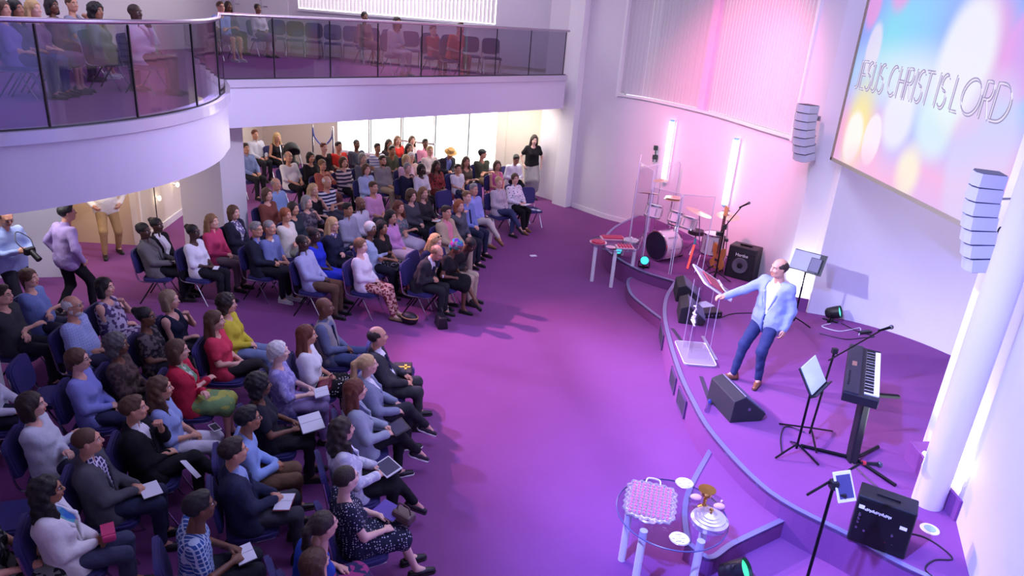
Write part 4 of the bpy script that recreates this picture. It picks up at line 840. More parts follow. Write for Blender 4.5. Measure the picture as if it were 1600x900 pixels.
def npmesh(name, chunks, mats):
    """chunks: list of (verts, quads array or list of polys, material index)"""
    me = bpy.data.meshes.new(name); Vs = []; loops = []; starts = []; tot = []; mi = []; o = 0; ls = 0
    for V, Q, m in chunks:
        Vs.append(np.asarray(V, float)); Q = np.asarray(Q)
        if len(Q):
            n = Q.shape[1]; loops.append((Q+o).ravel()); starts.append(ls+n*np.arange(len(Q))); tot.append(np.full(len(Q), n)); mi.append(np.full(len(Q), m)); ls += Q.size
        o += len(V)
    Vs = np.concatenate(Vs); loops = np.concatenate(loops); starts = np.concatenate(starts); mi = np.concatenate(mi)
    me.vertices.add(len(Vs)); me.vertices.foreach_set('co', Vs.ravel().astype(np.float32)); me.loops.add(len(loops)); me.loops.foreach_set('vertex_index', loops.astype(np.int32))
    me.polygons.add(len(starts)); me.polygons.foreach_set('loop_start', starts.astype(np.int32)); me.polygons.foreach_set('material_index', mi.astype(np.int32))
    for m in mats: me.materials.append(m)
    me.update(calc_edges=True); me.validate(); me.shade_smooth(); return me
def ball(c, r, n=8, m=6):
    V = [(0, 0, -1)]; 
    for i in range(1, m):
        t = math.pi*i/m
        for k in range(n): a = 2*math.pi*k/n; V.append((math.sin(t)*math.cos(a), math.sin(t)*math.sin(a), -math.cos(t)))
    V.append((0, 0, 1)); Q = []
    for k in range(n): Q.append((0, 1+(k+1) % n, 1+k, 1+k))
    for i in range(m-2):
        for k in range(n): a = 1+i*n; Q.append((a+k, a+(k+1) % n, a+n+(k+1) % n, a+n+k))
    e = 1+(m-2)*n
    for k in range(n): Q.append((e+k, e+(k+1) % n, len(V)-1, len(V)-1))
    T = [(a, b, c_) if c_ == d else None for a, b, c_, d in Q]
    V = np.array(V)*np.array(r)+np.array(c); tri = [t for t in T if t]; q4 = [q for q in Q if q[2] != q[3]]
    return V, np.array(q4), np.array(tri)

# ---- heads (face +x, z up, origin between the ears at eye height); built once per kind and level of detail
def head_prims(w=1.0, jaw=1.0):
    e = lambda c, r, k: ('e', V3(*c), r, k)
    P = [e((-.014, 0, .03), (.100, .079*w, .092), .02), e((.018, 0, -.03), (.076, .064*w, .086), .03), e((.048, 0, -.088), (.036*jaw, .038*jaw, .030), .035), e((.0, .045*w*jaw, -.065), (.045, .022, .04), .03), e((.0, -.045*w*jaw, -.065), (.045, .022, .04), .03),
         ('c', V3(.090, 0, .014), V3(.113, 0, -.026), .009, .013, .014), e((.104, .012, -.032), (.011, .009, .008), .008), e((.104, -.012, -.032), (.011, .009, .008), .008), ('c', V3(.080, -.036, .030), V3(.080, .036, .030), .013, .013, .02), e((.068, .038, -.028), (.026, .024, .022), .02), e((.068, -.038, -.028), (.026, .024, .022), .02)]
    for s in (-1, 1): P.append(e((-.008, s*.080*w, -.004), (.019, .010, .031), .008))
    P += [('c', V3(-.02, 0, -.07), V3(-.05, 0, -.235), .050*w, .058*w, .03)]
    return P
def head_cuts(): return [('e', V3(.105, s*.032, .006), (.026, .018, .012), .01) for s in (-1, 1)]
HEADS = {}
def head(kind, lod):
    if (kind, lod) not in HEADS:
        h = {0: .009, 1: .012, 2: .0155}[lod]; w, j = {'m': (1.0, 1.08), 'f': (.95, .92)}[kind]; ch = []
        V, Q = surf(head_prims(w, j), h, head_cuts()); ch.append((V, Q, 0))
        if lod < 3:
            for s in (-1, 1):
                for c, r, mi in (((.083, s*.032, .006), (.0115, .013, .0085), 1), ((.0905, s*.032, .006), (.0055, .006, .0065), 2)):
                    V, Q, T = ball(c, r); ch += [(V, Q, mi), (V, T, mi)]
                a = np.array([(.092, s*.015, .026), (.094, s*.032, .032), (.082, s*.050, .027)]); V, Q = surf([('c', a[0], a[1], .005, .006, .004), ('c', a[1], a[2], .006, .004, .004)], .0045); ch.append((V, Q, 3))
            for z, r in () if lod == 2 else ((-.060, .0065), (-.071, .008)):
                V, Q, T = ball((.0905, 0, z), (.010, .024, r)); ch += [(V, Q, 4), (V, T, 4)]
        HEADS[(kind, lod)] = ch
    return HEADS[(kind, lod)]
# ---- right hands: wrist at origin, fingers +x, back of hand +z, thumb +y
HANDS = {}
def hand(kind, lod):
    if (kind, lod) not in HANDS:
        h = {0: .0066, 1: .0086, 2: .0115}[lod]; rs = 1.0 if lod < 2 else 1.1
        P = [('c', V3(-.015, 0, 0), V3(.03, 0, 0), .024, .026, .01)]
        for y in (-.026, -.009, .009, .026): P.append(('c', V3(.02, y*.7, 0), V3(.078, y, .002), .016, .0135, .012))
        cu = {'relax': 28, 'fist': 72, 'flat': 8}[kind]; cu2 = {'relax': 32, 'fist': 85, 'flat': 10}[kind]
        for y, L in ((-.029, .058), (-.010, .072), (.010, .078), (.029, .070)):
            a = V3(.082, y, .0); t = R(cu); b = a+V3(math.cos(t), y*.9, -math.sin(t))*L*.5; t2 = R(cu+cu2); c = b+V3(math.cos(t2), 0, -math.sin(t2))*L*.32; t3 = R(cu+cu2*1.6); d = c+V3(math.cos(t3), 0, -math.sin(t3))*L*.24
            P += [('c', a, b, .0095*rs, .0088*rs, .004), ('c', b, c, .0088*rs, .0080*rs, .004), ('c', c, d, .0080*rs, .0068*rs, .004)]
        P += [('c', V3(.018, .022, -.004), V3(.052, .048, -.012), .0135*rs, .0110*rs, .008), ('c', V3(.052, .048, -.012), V3(.083, .046 if kind != 'flat' else .060, -.022), .0105*rs, .0082*rs, .004)]
        HANDS[(kind, lod)] = surf(P, h)
    return HANDS[(kind, lod)]
# ---- hair styles in head space
def wob(a, f): return lambda X, Y, Z: a*(np.sin(f*Y+3*np.sin(9*Z))*np.sin(f*.8*X+1.3)+.6*np.sin(f*1.7*Y+11*X)*np.cos(f*.6*Z+2*X))
def curl(a, f): return lambda X, Y, Z: a*np.sin(f*X+1)*np.sin(f*Y+2)*np.sin(f*Z)
e_ = lambda c, r, k=.02: ('e', V3(*c), r, k)
c_ = lambda a, b, ra, rb, k=.03: ('c', V3(*a), V3(*b), ra, rb, k)
FACE = e_((.108, 0, -.035), (.075, .064, .115), .012); EARS = [e_((.035, s*.09, -.045), (.055, .04, .062), .01) for s in (-1, 1)]
HAIRS = {}
def hair(style, lod):
    k = (style, lod)
    if k in HAIRS: return HAIRS[k]
    h = {0: .0105, 1: .013, 2: .017}[lod]; nz = wob(.0035, 120); cap = e_((-.020, 0, .036), (.109, .088, .098)); fl = ('h', V3(-.09, 0, -.085), V3(.25, 0, -1))
    if style == 'short': P, K = [cap, e_((.03, 0, .10), (.06, .06, .03))], [FACE]+EARS+[fl]
    elif style == 'crop': P, K, nz = [e_((-.017, 0, .033), (.105, .084, .094))], [e_((.125, 0, -.02), (.085, .075, .115), .01)]+EARS+[fl], wob(.0015, 150)
    elif style == 'balding': P, K = [e_((-.024, 0, .02), (.106, .090, .088))], [e_((.05, 0, .10), (.115, .062, .10), .012), e_((.11, 0, -.02), (.10, .085, .12), .01)]+EARS+[fl]
    elif style == 'pixie': P, K, nz = [e_((-.020, 0, .038), (.116, .095, .106)), c_((-.09, 0, -.02), (-.085, 0, -.09), .05, .04)], [FACE]+EARS[:0]+[e_((.05, s*.1, -.06), (.06, .045, .06), .01) for s in (-1, 1)], curl(.006, 85)
    elif style == 'bob': P, K = [e_((-.020, 0, .038), (.118, .097, .106)), c_((-.02, .085, .02), (-.005, .085, -.115), .036, .030), c_((-.02, -.085, .02), (-.005, -.085, -.115), .036, .030), c_((-.085, 0, .0), (-.085, 0, -.125), .055, .05), c_((-.06, .05, 0), (-.06, .05, -.12), .05, .045), c_((-.06, -.05, 0), (-.06, -.05, -.12), .05, .045)], [FACE, ('h', V3(0, 0, -.145), V3(.1, 0, -1))]
    elif style in ('long', 'wavy'):
        P, K = [e_((-.020, 0, .038), (.117, .095, .105)), c_((-.03, .083, .02), (-.03, .095, -.20), .034, .030), c_((-.03, -.083, .02), (-.03, -.095, -.20), .034, .030)], [FACE]
        for y in (-.075, -.025, .025, .075): P += [c_((-.08, y*.8, .0), (-.105, y*1.1, -.2), .045, .042), c_((-.105, y*1.1, -.2), (-.115, y*1.15, -.36), .042, .024)]
        if style == 'wavy': nz = curl(.011, 62); P += [c_((.01, .105, -.1), (.03, .11, -.28), .03, .022), c_((.01, -.105, -.1), (.03, -.11, -.28), .03, .022)]
    elif style == 'pony': P, K = [cap, c_((-.10, 0, .05), (-.15, 0, .03), .035, .034), c_((-.15, 0, .03), (-.165, 0, -.12), .036, .034), c_((-.165, 0, -.12), (-.15, 0, -.24), .034, .012)], [FACE]+EARS+[('w', lambda X, Y, Z: np.maximum(np.maximum(-.07-X*-0+Z*0+0*Y, 0)*0+Z+.085+.4*(X+.09), -(X+.125)))]
    elif style == 'bun': P, K = [cap, e_((-.11, 0, .085), (.05, .05, .048))], [FACE]+EARS+[fl]
    elif style == 'updo': P, K, nz = [e_((-.03, 0, .045), (.115, .09, .105)), e_((-.10, 0, .06), (.045, .055, .06))], [FACE]+EARS+[fl], curl(.006, 90)
    elif style == 'curly': P, K, nz = [e_((-.025, 0, .04), (.13, .118, .118)), e_((-.05, .06, -.06), (.075, .065, .08)), e_((-.05, -.06, -.06), (.075, .065, .08))], [e_((.118, 0, -.035), (.078, .062, .11), .012)], curl(.012, 78)
    elif style == 'scarf': P, K, nz = [e_((-.020, 0, .036), (.118, .098, .108)), e_((-.09, 0, -.06), (.06, .06, .07))], [FACE], curl(.006, 60)
    elif style == 'beard': P, K, nz = [e_((.04, 0, -.085), (.052, .060, .052)), e_((.0, .055, -.05), (.04, .022, .05)), e_((.0, -.055, -.05), (.04, .022, .05))], [e_((.11, 0, -.045), (.05, .045, .03), .01), ('h', V3(0, 0, -.018), V3(0, 0, 1))], wob(.002, 160)
    if style == 'pony': K = [FACE]+EARS
    HAIRS[k] = surf(P, h, K, nz); return HAIRS[k]

# ---- skeleton
def ik(a, b, l1, l2, pole):
    d = b-a; L = np.linalg.norm(d); u = d/max(L, 1e-6)
    if L > (l1+l2)*.998: b = a+u*(l1+l2)*.998; L = (l1+l2)*.998
    x = (l1*l1-l2*l2+L*L)/(2*L); y = math.sqrt(max(l1*l1-x*x, 0)); p = np.asarray(pole, float); p = p-u*(p@u); p /= np.linalg.norm(p)+1e-9; return a+u*x+p*y, b
def rot_y(t): c, s = math.cos(t), math.sin(t); return np.array([[c, 0, s], [0, 1, 0], [-s, 0, c]])      # +t leans +z towards +x
def rot_z(t): c, s = math.cos(t), math.sin(t); return np.array([[c, -s, 0], [s, c, 0], [0, 0, 1]])
ARMS = {  # wrists (x, y, z) relative to the pelvis for right (y<0) then left; hand directions; hand kind
    'lap': ((.20, -.045, .10), (.20, .06, .09), 'relax'), 'knees': ((.27, -.11, .10), (.27, .11, .10), 'relax'), 'cross': ((.20, .10, .22), (.19, -.10, .19), 'relax'), 'chinR': ((.145, -.03, .45), (.17, -.02, .13), 'fist'), 'chinL': ((.17, .02, .13), (.145, .03, .45), 'fist'),
    'hold': ((.26, -.09, .14), (.26, .09, .14), 'relax'), 'clasp': ((.25, -.035, .13), (.25, .035, .13), 'fist'), 'faceR': ((.14, -.06, .55), (.2, .05, .1), 'relax'), 'side': ((.05, -.30, .02), (.22, .06, .09), 'relax')}
LEGS = {'down': ((.43, -.10), (.43, .10)), 'wide': ((.44, -.17), (.44, .17)), 'out': ((.58, -.09), (.56, .09)), 'back': ((.30, -.08), (.30, .08)), 'stag': ((.52, -.10), (.36, .10))}
SKIN = {'a': (222, 170, 152), 'b': (206, 150, 124), 'c': (168, 116, 88), 'd': (116, 76, 58), 'e': (74, 48, 40), 'f': (232, 188, 174)}
HAIRC = {'black': (22, 18, 20), 'dbrown': (48, 34, 28), 'brown': (86, 58, 40), 'lbrown': (132, 96, 66), 'auburn': (104, 50, 32), 'red': (150, 82, 48), 'blonde': (196, 162, 112), 'grey': (140, 136, 134), 'white': (226, 222, 218), 'dgrey': (84, 80, 80), 'streak': (150, 128, 100)}
EYEW = mat('eye_white', (228, 222, 218), .3); EYED = mat('eye_dark', (40, 28, 24), .2)
def skin(k): return mat('skin_'+k, SKIN[k], .5, var=.06, vscale=20)
def lipm(k): return mat('lip_'+k, tuple(int(v*f) for v, f in zip(SKIN[k], (.86, .66, .66))), .45)
def hairm(k):
    return mat('hair_'+k, HAIRC[k], .5, var=.35, vscale=60, bump=.6, bscale=140)
SHOES = {}
def shoe(style, col):
    k = (style, col)
    if k not in SHOES:
        lo = style == 'pump'
        P = [c_((-.045, 0, .038), (.05, 0, .040), .037, .036, .02), c_((.05, 0, .040), (.165, 0, .028), .038, .030, .02)]+([] if lo else [c_((-.035, 0, .05), (-.03, 0, .085), .038, .042, .02)])
        K = [('h', V3(0, 0, .004), V3(0, 0, -1))]+([e_((.01, 0, .105), (.085, .035, .06), .006)] if lo else [])
        V, Q = surf(P, .0105, K); V2, Q2 = surf([c_((-.045, 0, .010), (.165, 0, .010), .042, .036, .02)], .012, [('h', V3(0, 0, .02), V3(0, 0, 1)), ('h', V3(0, 0, .0), V3(0, 0, -1))])
        sole = mat('sole_white', (226, 224, 226), .6) if style == 'trainer' else mat('sole_dark', (26, 22, 22), .6)
        SHOES[k] = npmesh('shoe', [(V, Q, 0), (V2, Q2, 1)], [mat('shoe_%d_%d_%d' % col, col, .4), sole])
    return SHOES[k]
def fit_mat(sp):
    col = sp[0]; pat = sp[1] if len(sp) > 1 else None; c2 = sp[2] if len(sp) > 2 else (255, 255, 255); sc = sp[3] if len(sp) > 3 else 1.0
    return cloth('cloth_%s_%s_%s_%s' % (col, pat, c2 if pat else '', sc), col, pat, c2, sc)
PEOPLE = []
def person(label, x, y, hz=1.2, skin_='a', sex='m', hairs=('short', 'brown'), top=('shirt', (200, 200, 220)), inner=None, bot=('trousers', (40, 40, 60)), shoes=('shoe', (34, 28, 28)), arms='lap', legs='down', lean=-8, face=None, look=None, pitch=0, fat=1.0, extra='', group='seated audience', stand=False, zf=0.0, lod=None, pose=None, cat='person', bust=None):
    dist = math.hypot(x, y); lod = (0 if dist < 7.7 else 1 if dist < 12.4 else 2) if lod is None else lod
    s = ((hz-.51)/.664 if hz < 1.12 else 1.0)*(.96 if sex == 'f' else 1.0) if not stand else hz/1.60
    if lean > 5: s = .97
    if face is None: face = math.degrees(math.atan2(9.0-y, 6.5-x))
    fr = R(face); lr = R(lean); sw = (.175 if sex == 'm' else .155)
    pelz = .53*1.0 if not stand else .95
    if s < .9 and not stand: pelz = .51
    T = rot_y(lr); pel = V3(0, 0, pelz); tw = rot_z(0)
    U = lambda px_, py_, pz_: pel+(T @ V3(px_, py_, pz_))*s
    J = dict(chest=U(.0, 0, .32), neck=U(-.01, 0, .475), head=U(.045, 0, .665))
    sh = {-1: U(-.01, -sw, .425), 1: U(-.01, sw, .425)}; hipz = pelz-.01 if not stand else pelz-.02
    hip = {-1: V3(0, -.088*s, hipz), 1: V3(0, .088*s, hipz)}
    ps = pose or {}
    ar = ARMS.get(arms) or arms
    wr = {-1: pel+V3(*ar[0])*s if 'wr' not in ps else V3(*ps['wr']), 1: pel+V3(*ar[1])*s if 'wl' not in ps else V3(*ps['wl'])}
    el = {}
    for k in (-1, 1):
        pole = ps.get('pole_r' if k < 0 else 'pole_l', (-.5, k*.75, -.7)); el[k], wr[k] = ik(sh[k], wr[k], .285*s, .255*s, pole)
    lg = {-1: None, 1: None}; ank = {}; kn = {}; fd = {}
    if legs in LEGS or stand:
        L = LEGS.get(legs, ((.0, -.1), (.0, .1)))
        for k, q in ((-1, L[0]), (1, L[1])): ank[k] = V3(q[0]*s, q[1]*s, .085); fd[k] = V3(1, q[1]*.6, 0)
    else:   # crossed at the knee, right or left leg over
        k = -1 if legs == 'crossR' else 1; ank[-k] = V3(.42*s, -k*.07*s, .085); fd[-k] = V3(1, -k*.1, 0); kn[k] = V3(.41, -k*.01, pelz+.06)*s+V3(0, 0, (1-s)*pelz); ank[k] = kn[k]+V3(.24, -k*.09, -.31)*s; fd[k] = V3(.85, -k*.1, -.5)
    if 'ar' in ps: ank[-1] = V3(*ps['ar']); ank[1] = V3(*ps['al']); fd[-1] = V3(*ps.get('fr', (1, -.15, 0))); fd[1] = V3(*ps.get('fl', (1, .15, 0)))
    l1, l2 = (.43*s, .43*s) if not stand else (.45*s, .45*s)
    for k in (-1, 1):
        if k not in kn: kn[k], a2 = ik(hip[k], ank[k], l1, l2, (1, 0, .9) if not stand else (1, k*.1, 0)); 
    # head aim
    rx, ry = x, y
    hd = J['head']; cf, sf = math.cos(fr), math.sin(fr)
    ox, oy = x-(cf*hd[0]-sf*hd[1]), y-(sf*hd[0]+cf*hd[1])
    la = look if look is not None else math.degrees(math.atan2(8.8-y, 3.2-x)); yaw = max(-62, min(62, (la-face+180) % 360-180))
    HR = rot_z(R(yaw)) @ rot_y(R(-4+pitch)) ; hs = (1.0 if sex == 'm' else .96)*(1 if s > .93 else .95)
    root = thing('person', label, cat, (ox, oy, zf), fr, group)
    # body
    f = fat; W = .066*f+.0; prim = lambda o, top_=True: [('c', U(.0, k*W*1.1, -.02), U(-.005, k*W, .15), .112*f*s+o, .100*f*s+o, .05) for k in (-1, 1)]+[('c', U(-.005, k*W, .15), U(-.01, k*.085*(sw/.175), .34), .100*f*s+o, .106*s+o, .05) for k in (-1, 1)]+[('c', U(-.015, k*.07, .38), sh[k], .082*s+o, .058*s+o, .05) for k in (-1, 1)]
    fem = (sex == 'f') if bust is None else bust
    if fem: bst = lambda o: [('e', U(.085, k*.070, .275), tuple((.062*s+o,)*3), .05) for k in (-1, 1)]
    else: bst = lambda o: []
    if f > 1.05: bel = lambda o: [('e', U(.06, 0, .10), ((.11*f*s+o), (.135*f*s+o), (.13*f*s+o)), .06)]
    else: bel = lambda o: []
    armp = lambda k, o, t0=0, t1=2: ([('c', sh[k], el[k] if t1 >= 1 else sh[k]+(el[k]-sh[k])*t1, .052*s+o, (.042 if t1 >= 1 else .05)*s+o, .03)]+([('c', el[k], wr[k] if t1 >= 2 else el[k]+(wr[k]-el[k])*(t1-1), .041*s+o, .030*s+o, .02)] if t1 > 1 else []))
    legp = lambda k, o, t1=2.0: [('c', hip[k], kn[k] if t1 >= 1 else hip[k]+(kn[k]-hip[k])*t1, .088*s*max(1, f*.95)+o, .060*s+o, .04)]+([('c', kn[k], kn[k]+(ank[k]-kn[k])*(t1-1), .056*s+o, (.056+(.036-.056)*(t1-1))*s+o, .03)] if t1 > 1 else [])
    hB = {0: .024, 1: .029, 2: .035}[lod]; hC = {0: .0175, 1: .022, 2: .027}[lod]
    sk = skin(skin_); ch = []
    body = prim(-.006)+bst(-.006)+bel(-.008)+[('c', J['neck']+V3(0, 0, -.03), J['neck']+(J['head']-J['neck'])*.5, .056*s, .050*s, .03)]
    for k in (-1, 1): body += armp(k, -.003)+legp(k, -.004)+[('c', ank[k], ank[k]+fd[k]*.1+V3(0, 0, -.045), .034*s, .026*s, .03)]
    V, Q = surf(body, hB); ch.append((V, Q, 0))
    for V, Q, mi in head('m' if sex == 'm' else 'f', lod): ch.append(((V*hs) @ HR.T+hd, Q, mi))
    hk = ar[2] if len(ar) > 2 else 'relax'
    for k in (-1, 1):
        kind = hk
        if arms in ('chinR', 'faceR') and k == 1 or arms == 'chinL' and k == -1: kind = 'relax'
        d = wr[k]-el[k]; d /= np.linalg.norm(d); hd_ = d.copy()
        if ('hr' if k < 0 else 'hl') in ps: hd_ = V3(*ps['hr' if k < 0 else 'hl']); hd_ /= np.linalg.norm(hd_)
        elif wr[k][2] < pelz+.2 and not stand: hd_ = hd_*.7+V3(.35, -k*.25, -.12); hd_ /= np.linalg.norm(hd_)
        upv = V3(*ps.get('ur' if k < 0 else 'ul', (0, k*.45, 1) if not stand else (-.2, k*1.0, .2))); zax = upv-hd_*(upv@hd_); zax /= np.linalg.norm(zax)+1e-9; yax = np.cross(zax, hd_); M = np.stack([hd_, yax, zax], 1)
        V, Q = hand(kind, lod); V = V*s*(1 if sex == 'm' else .93)
        if k == 1: V = V*np.array([1, -1, 1]); Q = Q[:, ::-1]
        ch.append((V @ M.T+wr[k], Q, 0))
    hm = hairm(hairs[1]) if hairs[1] in HAIRC else EYED
    obj('body', npmesh('body', ch, [sk, EYEW, EYED, hm, lipm(skin_)]), root)
    # hair
    if hairs[0] != 'bald':
        V, Q = hair(hairs[0], lod)
        m_ = hm if hairs[0] != 'scarf' else cloth('scarf_pattern', (60, 60, 160), 'patch', (230, 200, 90), 2.2)
        obj('headscarf' if hairs[0] == 'scarf' else 'hair', npmesh('hair', [((V*hs) @ HR.T+hd, Q, 0)], [m_]), root)
    if 'beard' in extra: V, Q = hair('beard', lod); obj('beard', npmesh('beard', [((V*hs) @ HR.T+hd, Q, 0)], [hairm('white' if 'wbeard' in extra else 'dbrown')]), root)
    HX = lambda p: tuple(HR @ (np.array(p)*hs)+hd)
    if 'glasses' in extra and 'sunglasses' not in extra:
        m = MB()
        for k in (-1, 1): m.tube([HX((.102, k*.033+.019*math.cos(a), .006+.015*math.sin(a))) for a in np.linspace(0, 2*math.pi, 11)], .0022, 4); m.tube([HX((.100, k*.052, .009)), HX((.0, k*.083, .012))], .002, 4)
        m.tube([HX((.104, -.014, .010)), HX((.104, .014, .010))], .002, 4); m.build('glasses', mat('spectacle_frame', (40, 34, 36), .3), root)
    if 'sunglasses' in extra:
        m = MB()
        for k in (-1, 1): V, Q, Tt = ball((0, 0, 0), (.012, .026, .018)); V = np.array([HX(tuple(p+np.array((.060, k*.034, .118)))) for p in V]); m.add(V, [tuple(q) for q in Q]); m.add(V, [tuple(q) for q in Tt]); m.tube([HX((.055, k*.06, .115)), HX((-.03, k*.092, .06))], .003, 4)
        m.build('sunglasses', mat('sunglass_lens', (40, 30, 34), .15), root)
    if 'cap' in extra: V, Q = surf([e_((-.015, 0, .055), (.113, .092, .088)), e_((.11, 0, .062), (.07, .062, .010), .01)], .012, [('h', V3(0, 0, .045), V3(0, 0, -1))]); obj('cap', npmesh('cap', [((V*hs) @ HR.T+hd, Q, 0)], [mat('cap_dark', (44, 46, 50), .8)]), root)
    if 'hat' in extra:
        m = MB(); m.lathe([(.17, .055), (.175, .06), (.11, .075), (.105, .14), (.09, .165), (0, .17)], (0, 0, 0), 22); m.v = [HX(p) for p in m.v]; m.build('straw_hat', mat('straw', (222, 176, 104), .8, bump=.4, bscale=120), root, True)
    # clothes
    wr_ = None if lod == 2 else (lambda X, Y, Z: .0042*np.sin(34*(Z+.7*X)+5*np.sin(7*Y+2))*np.sin(16*X-9*Z+3*Y)+.0016*np.sin(70*(Z-.5*X)+6*np.sin(11*Y)))
    kind = top[0]; tm = fit_mat(top[1:]); sleeve = {'shirt': 2.0, 'jumper': 2.0, 'tee': .62, 'half': 1.25, 'vest': 0, 'camisole': 0, 'jacket': 2.0, 'dress': .5, 'sleeveless': 0}[kind]
    if 'rolled' in extra: sleeve = 1.35
    nk = J['neck']; cuts = []
    def sleeves(o):
        out = []
        for k in (-1, 1):
            if sleeve > 0: out += armp(k, o, 0, sleeve)
        return out
    colr = [('c', nk+V3(.005, 0, -.03)*s, nk+V3(.012, 0, .022)*s, .066*s, .062*s, .02)] if kind in ('shirt', 'jacket') or 'collar' in extra else []
    if kind in ('vest', 'camisole', 'sleeveless') : cuts = [('e', nk+V3(.05, 0, .01), (.10*s, .085*s, (.13 if kind == 'camisole' else .09)*s), .02)]+[('e', sh[k]+V3(0, k*.05, .01)*s, (.10*s, .055*s, .11*s), .02) for k in (-1, 1)]
    elif kind in ('tee', 'jumper', 'half', 'dress'): cuts = [('e', nk+V3(.04, 0, .02)*s, (.095*s, .075*s, .075*s), .015)]
    if kind == 'jacket':
        im = fit_mat(inner or ((226, 226, 236),))
        V, Q = surf(prim(.008)+bst(.008)+bel(.008)+[('c', nk+V3(.005, 0, -.03)*s, nk+V3(.014, 0, .028)*s, .064*s, .060*s, .02)], hC, [('e', nk+V3(.085, 0, .03)*s, (.055*s, .03*s, .06*s), .01)] if 'tie' not in extra else [])
        obj('shirt', npmesh('shirt', [(V, Q, 0)], [im]), root)
        ax_, az_ = T @ V3(1, 0, 0), T @ V3(0, 0, 1); opn = .5 if 'open' in extra else .30
        def wedge_(X, Y, Z):
            xf = (X-pel[0])*ax_[0]+(Z-pel[2])*ax_[2]; zz = ((X-pel[0])*az_[0]+(Z-pel[2])*az_[2])/s
            return np.maximum(np.abs(Y)-np.clip((zz-.06)*opn, .012, .085)*s, -(xf-.03*s))
        V, Q = surf(prim(.026)+bst(.022)+bel(.024)+sleeves(.018)+[('c', U(0, k*.07, -.02), U(.06, k*.09, -.10) if not stand else U(0, k*.08, -.12), .115*f*s+.022, .10*f*s+.03, .05) for k in (-1, 1)]+[('c', nk+V3(-.03, 0, -.03)*s, nk+V3(-.03, 0, .015)*s, .062*s, .060*s, .02)], hC, [('w', wedge_)], wr_)
        obj('jacket', npmesh('jacket', [(V, Q, 0)], [tm]), root)
        if lod < 2:
            for k in (-1, 1): V, Q = surf([('c', U(.03, k*.072, .462), U(.112+(.03 if fem else 0), k*(.085 if 'open' in extra else .068), .33), .015, .020, .01), ('c', U(.112+(.03 if fem else 0), k*(.085 if 'open' in extra else .068), .33), U(.122+.02*fem, k*.022, .11), .020, .010, .01)], .0105); obj('lapel', npmesh('lapel', [(V, Q, 0)], [tm]), root)
        if 'tie' in extra:
            a, b = U(.105, 0, .40), U(.115+(.03 if f > 1.05 else 0), 0, .12); V, Q = surf([('c', a, b, .016, .026, .01), ('e', a, (.018, .022, .02), .01)], .010); obj('tie', npmesh('tie', [(V, Q, 0)], [cloth('tie_navy', (36, 36, 74))]), root)
    else:
        hem = [('c', U(0, k*.07, -.02), U(.05, k*.08, -.06) if not stand else U(0, k*.08, -.07), .115*f*s+.014, .10*f*s+.016, .05) for k in (-1, 1)]
        V, Q = surf(prim(.013)+bst(.012)+bel(.012)+sleeves(.013)+colr+hem, hC, cuts+([('e', nk+V3(.085, 0, .03)*s, (.05*s, .026*s, .07*s), .01)] if colr else []), wr_)
        obj({'vest': 'vest_top', 'camisole': 'camisole', 'sleeveless': 'sleeveless_top', 'tee': 'short_sleeved_top', 'half': 'half_sleeved_top', 'dress': 'dress_bodice'}.get(kind, kind), npmesh('top', [(V, Q, 0)], [tm]), root)
        if 'tie' in extra:
            a, b = U(.10, 0, .40), U(.115, 0, .12); V, Q = surf([('c', a, b, .014, .024, .01)], .010); obj('tie', npmesh('tie', [(V, Q, 0)], [cloth('tie_navy', (36, 36, 74))]), root)
    if 'waistcoat' in extra:
        def wv(X, Y, Z): zz = (Z-pel[2])/s; return np.maximum(np.abs(Y)-np.clip((zz-.22)*.5, .0, .07)*s, -(X-pel[0]-.0))
        V, Q = surf(prim(.022)+bel(.02), hC, [('w', wv)]+[('e', sh[k]+V3(0, k*.05, 0), (.1, .05, .12), .02) for k in (-1, 1)]); obj('waistcoat', npmesh('waistcoat', [(V, Q, 0)], [cloth('waistcoat_grey', (150, 146, 150))]), root)
    if 'neckscarf' in extra: V, Q = surf([('c', nk+V3(.03, k*.05, -.01), nk+V3(.10, k*.045, -.2), .036, .03, .03) for k in (-1, 1)]+[('e', nk+V3(.0, 0, .0), (.085, .085, .04), .03)], .013); obj('scarf', npmesh('scarf', [(V, Q, 0)], [cloth('scarf_floral', (96, 84, 126), 'floral', (220, 214, 226))]), root)
    bk = bot[0]; bm = fit_mat(bot[1:]); base = [('c', U(0, k*.066*f, .0), U(-.002, k*.062*f, .06), .113*f*s+.006, .106*f*s+.004, .05) for k in (-1, 1)]
    if bk in ('trousers', 'shorts'):
        P = list(base)
        for k in (-1, 1): P += legp(k, .012, 1.96 if bk == 'trousers' else .8)
        V, Q = surf(P, hC, (), wr_); nm = bk
    else:
        ext = {'skirt': 1.12, 'long_skirt': 1.6}[bk]; P = list(base); q = lambda k, t: hip[k]+(kn[k]-hip[k])*min(t, 1) if t <= 1 else kn[k]+(ank[k]-kn[k])*(t-1)
        for k in (-1, 1): P += legp(k, .022, ext)
        for t in (.25, .5, .75, 1.0)+((1.3, 1.55) if ext > 1.3 else ()): P.append(('c', q(-1, t), q(1, t), .075*s, .075*s, .08))
        V, Q = surf(P, hC, (), wr_); nm = 'skirt'
    obj(nm, npmesh(nm, [(V, Q, 0)], [bm]), root)
    if 'belt' in extra: m = MB(); m.tube([tuple(pel+V3((.135*f)*math.cos(a), .185*f*math.sin(a), .045)*s) for a in np.linspace(0, 2*math.pi, 25)], .016, 6); m.build('belt', mat('belt_dark', (50, 34, 34), .5), root)
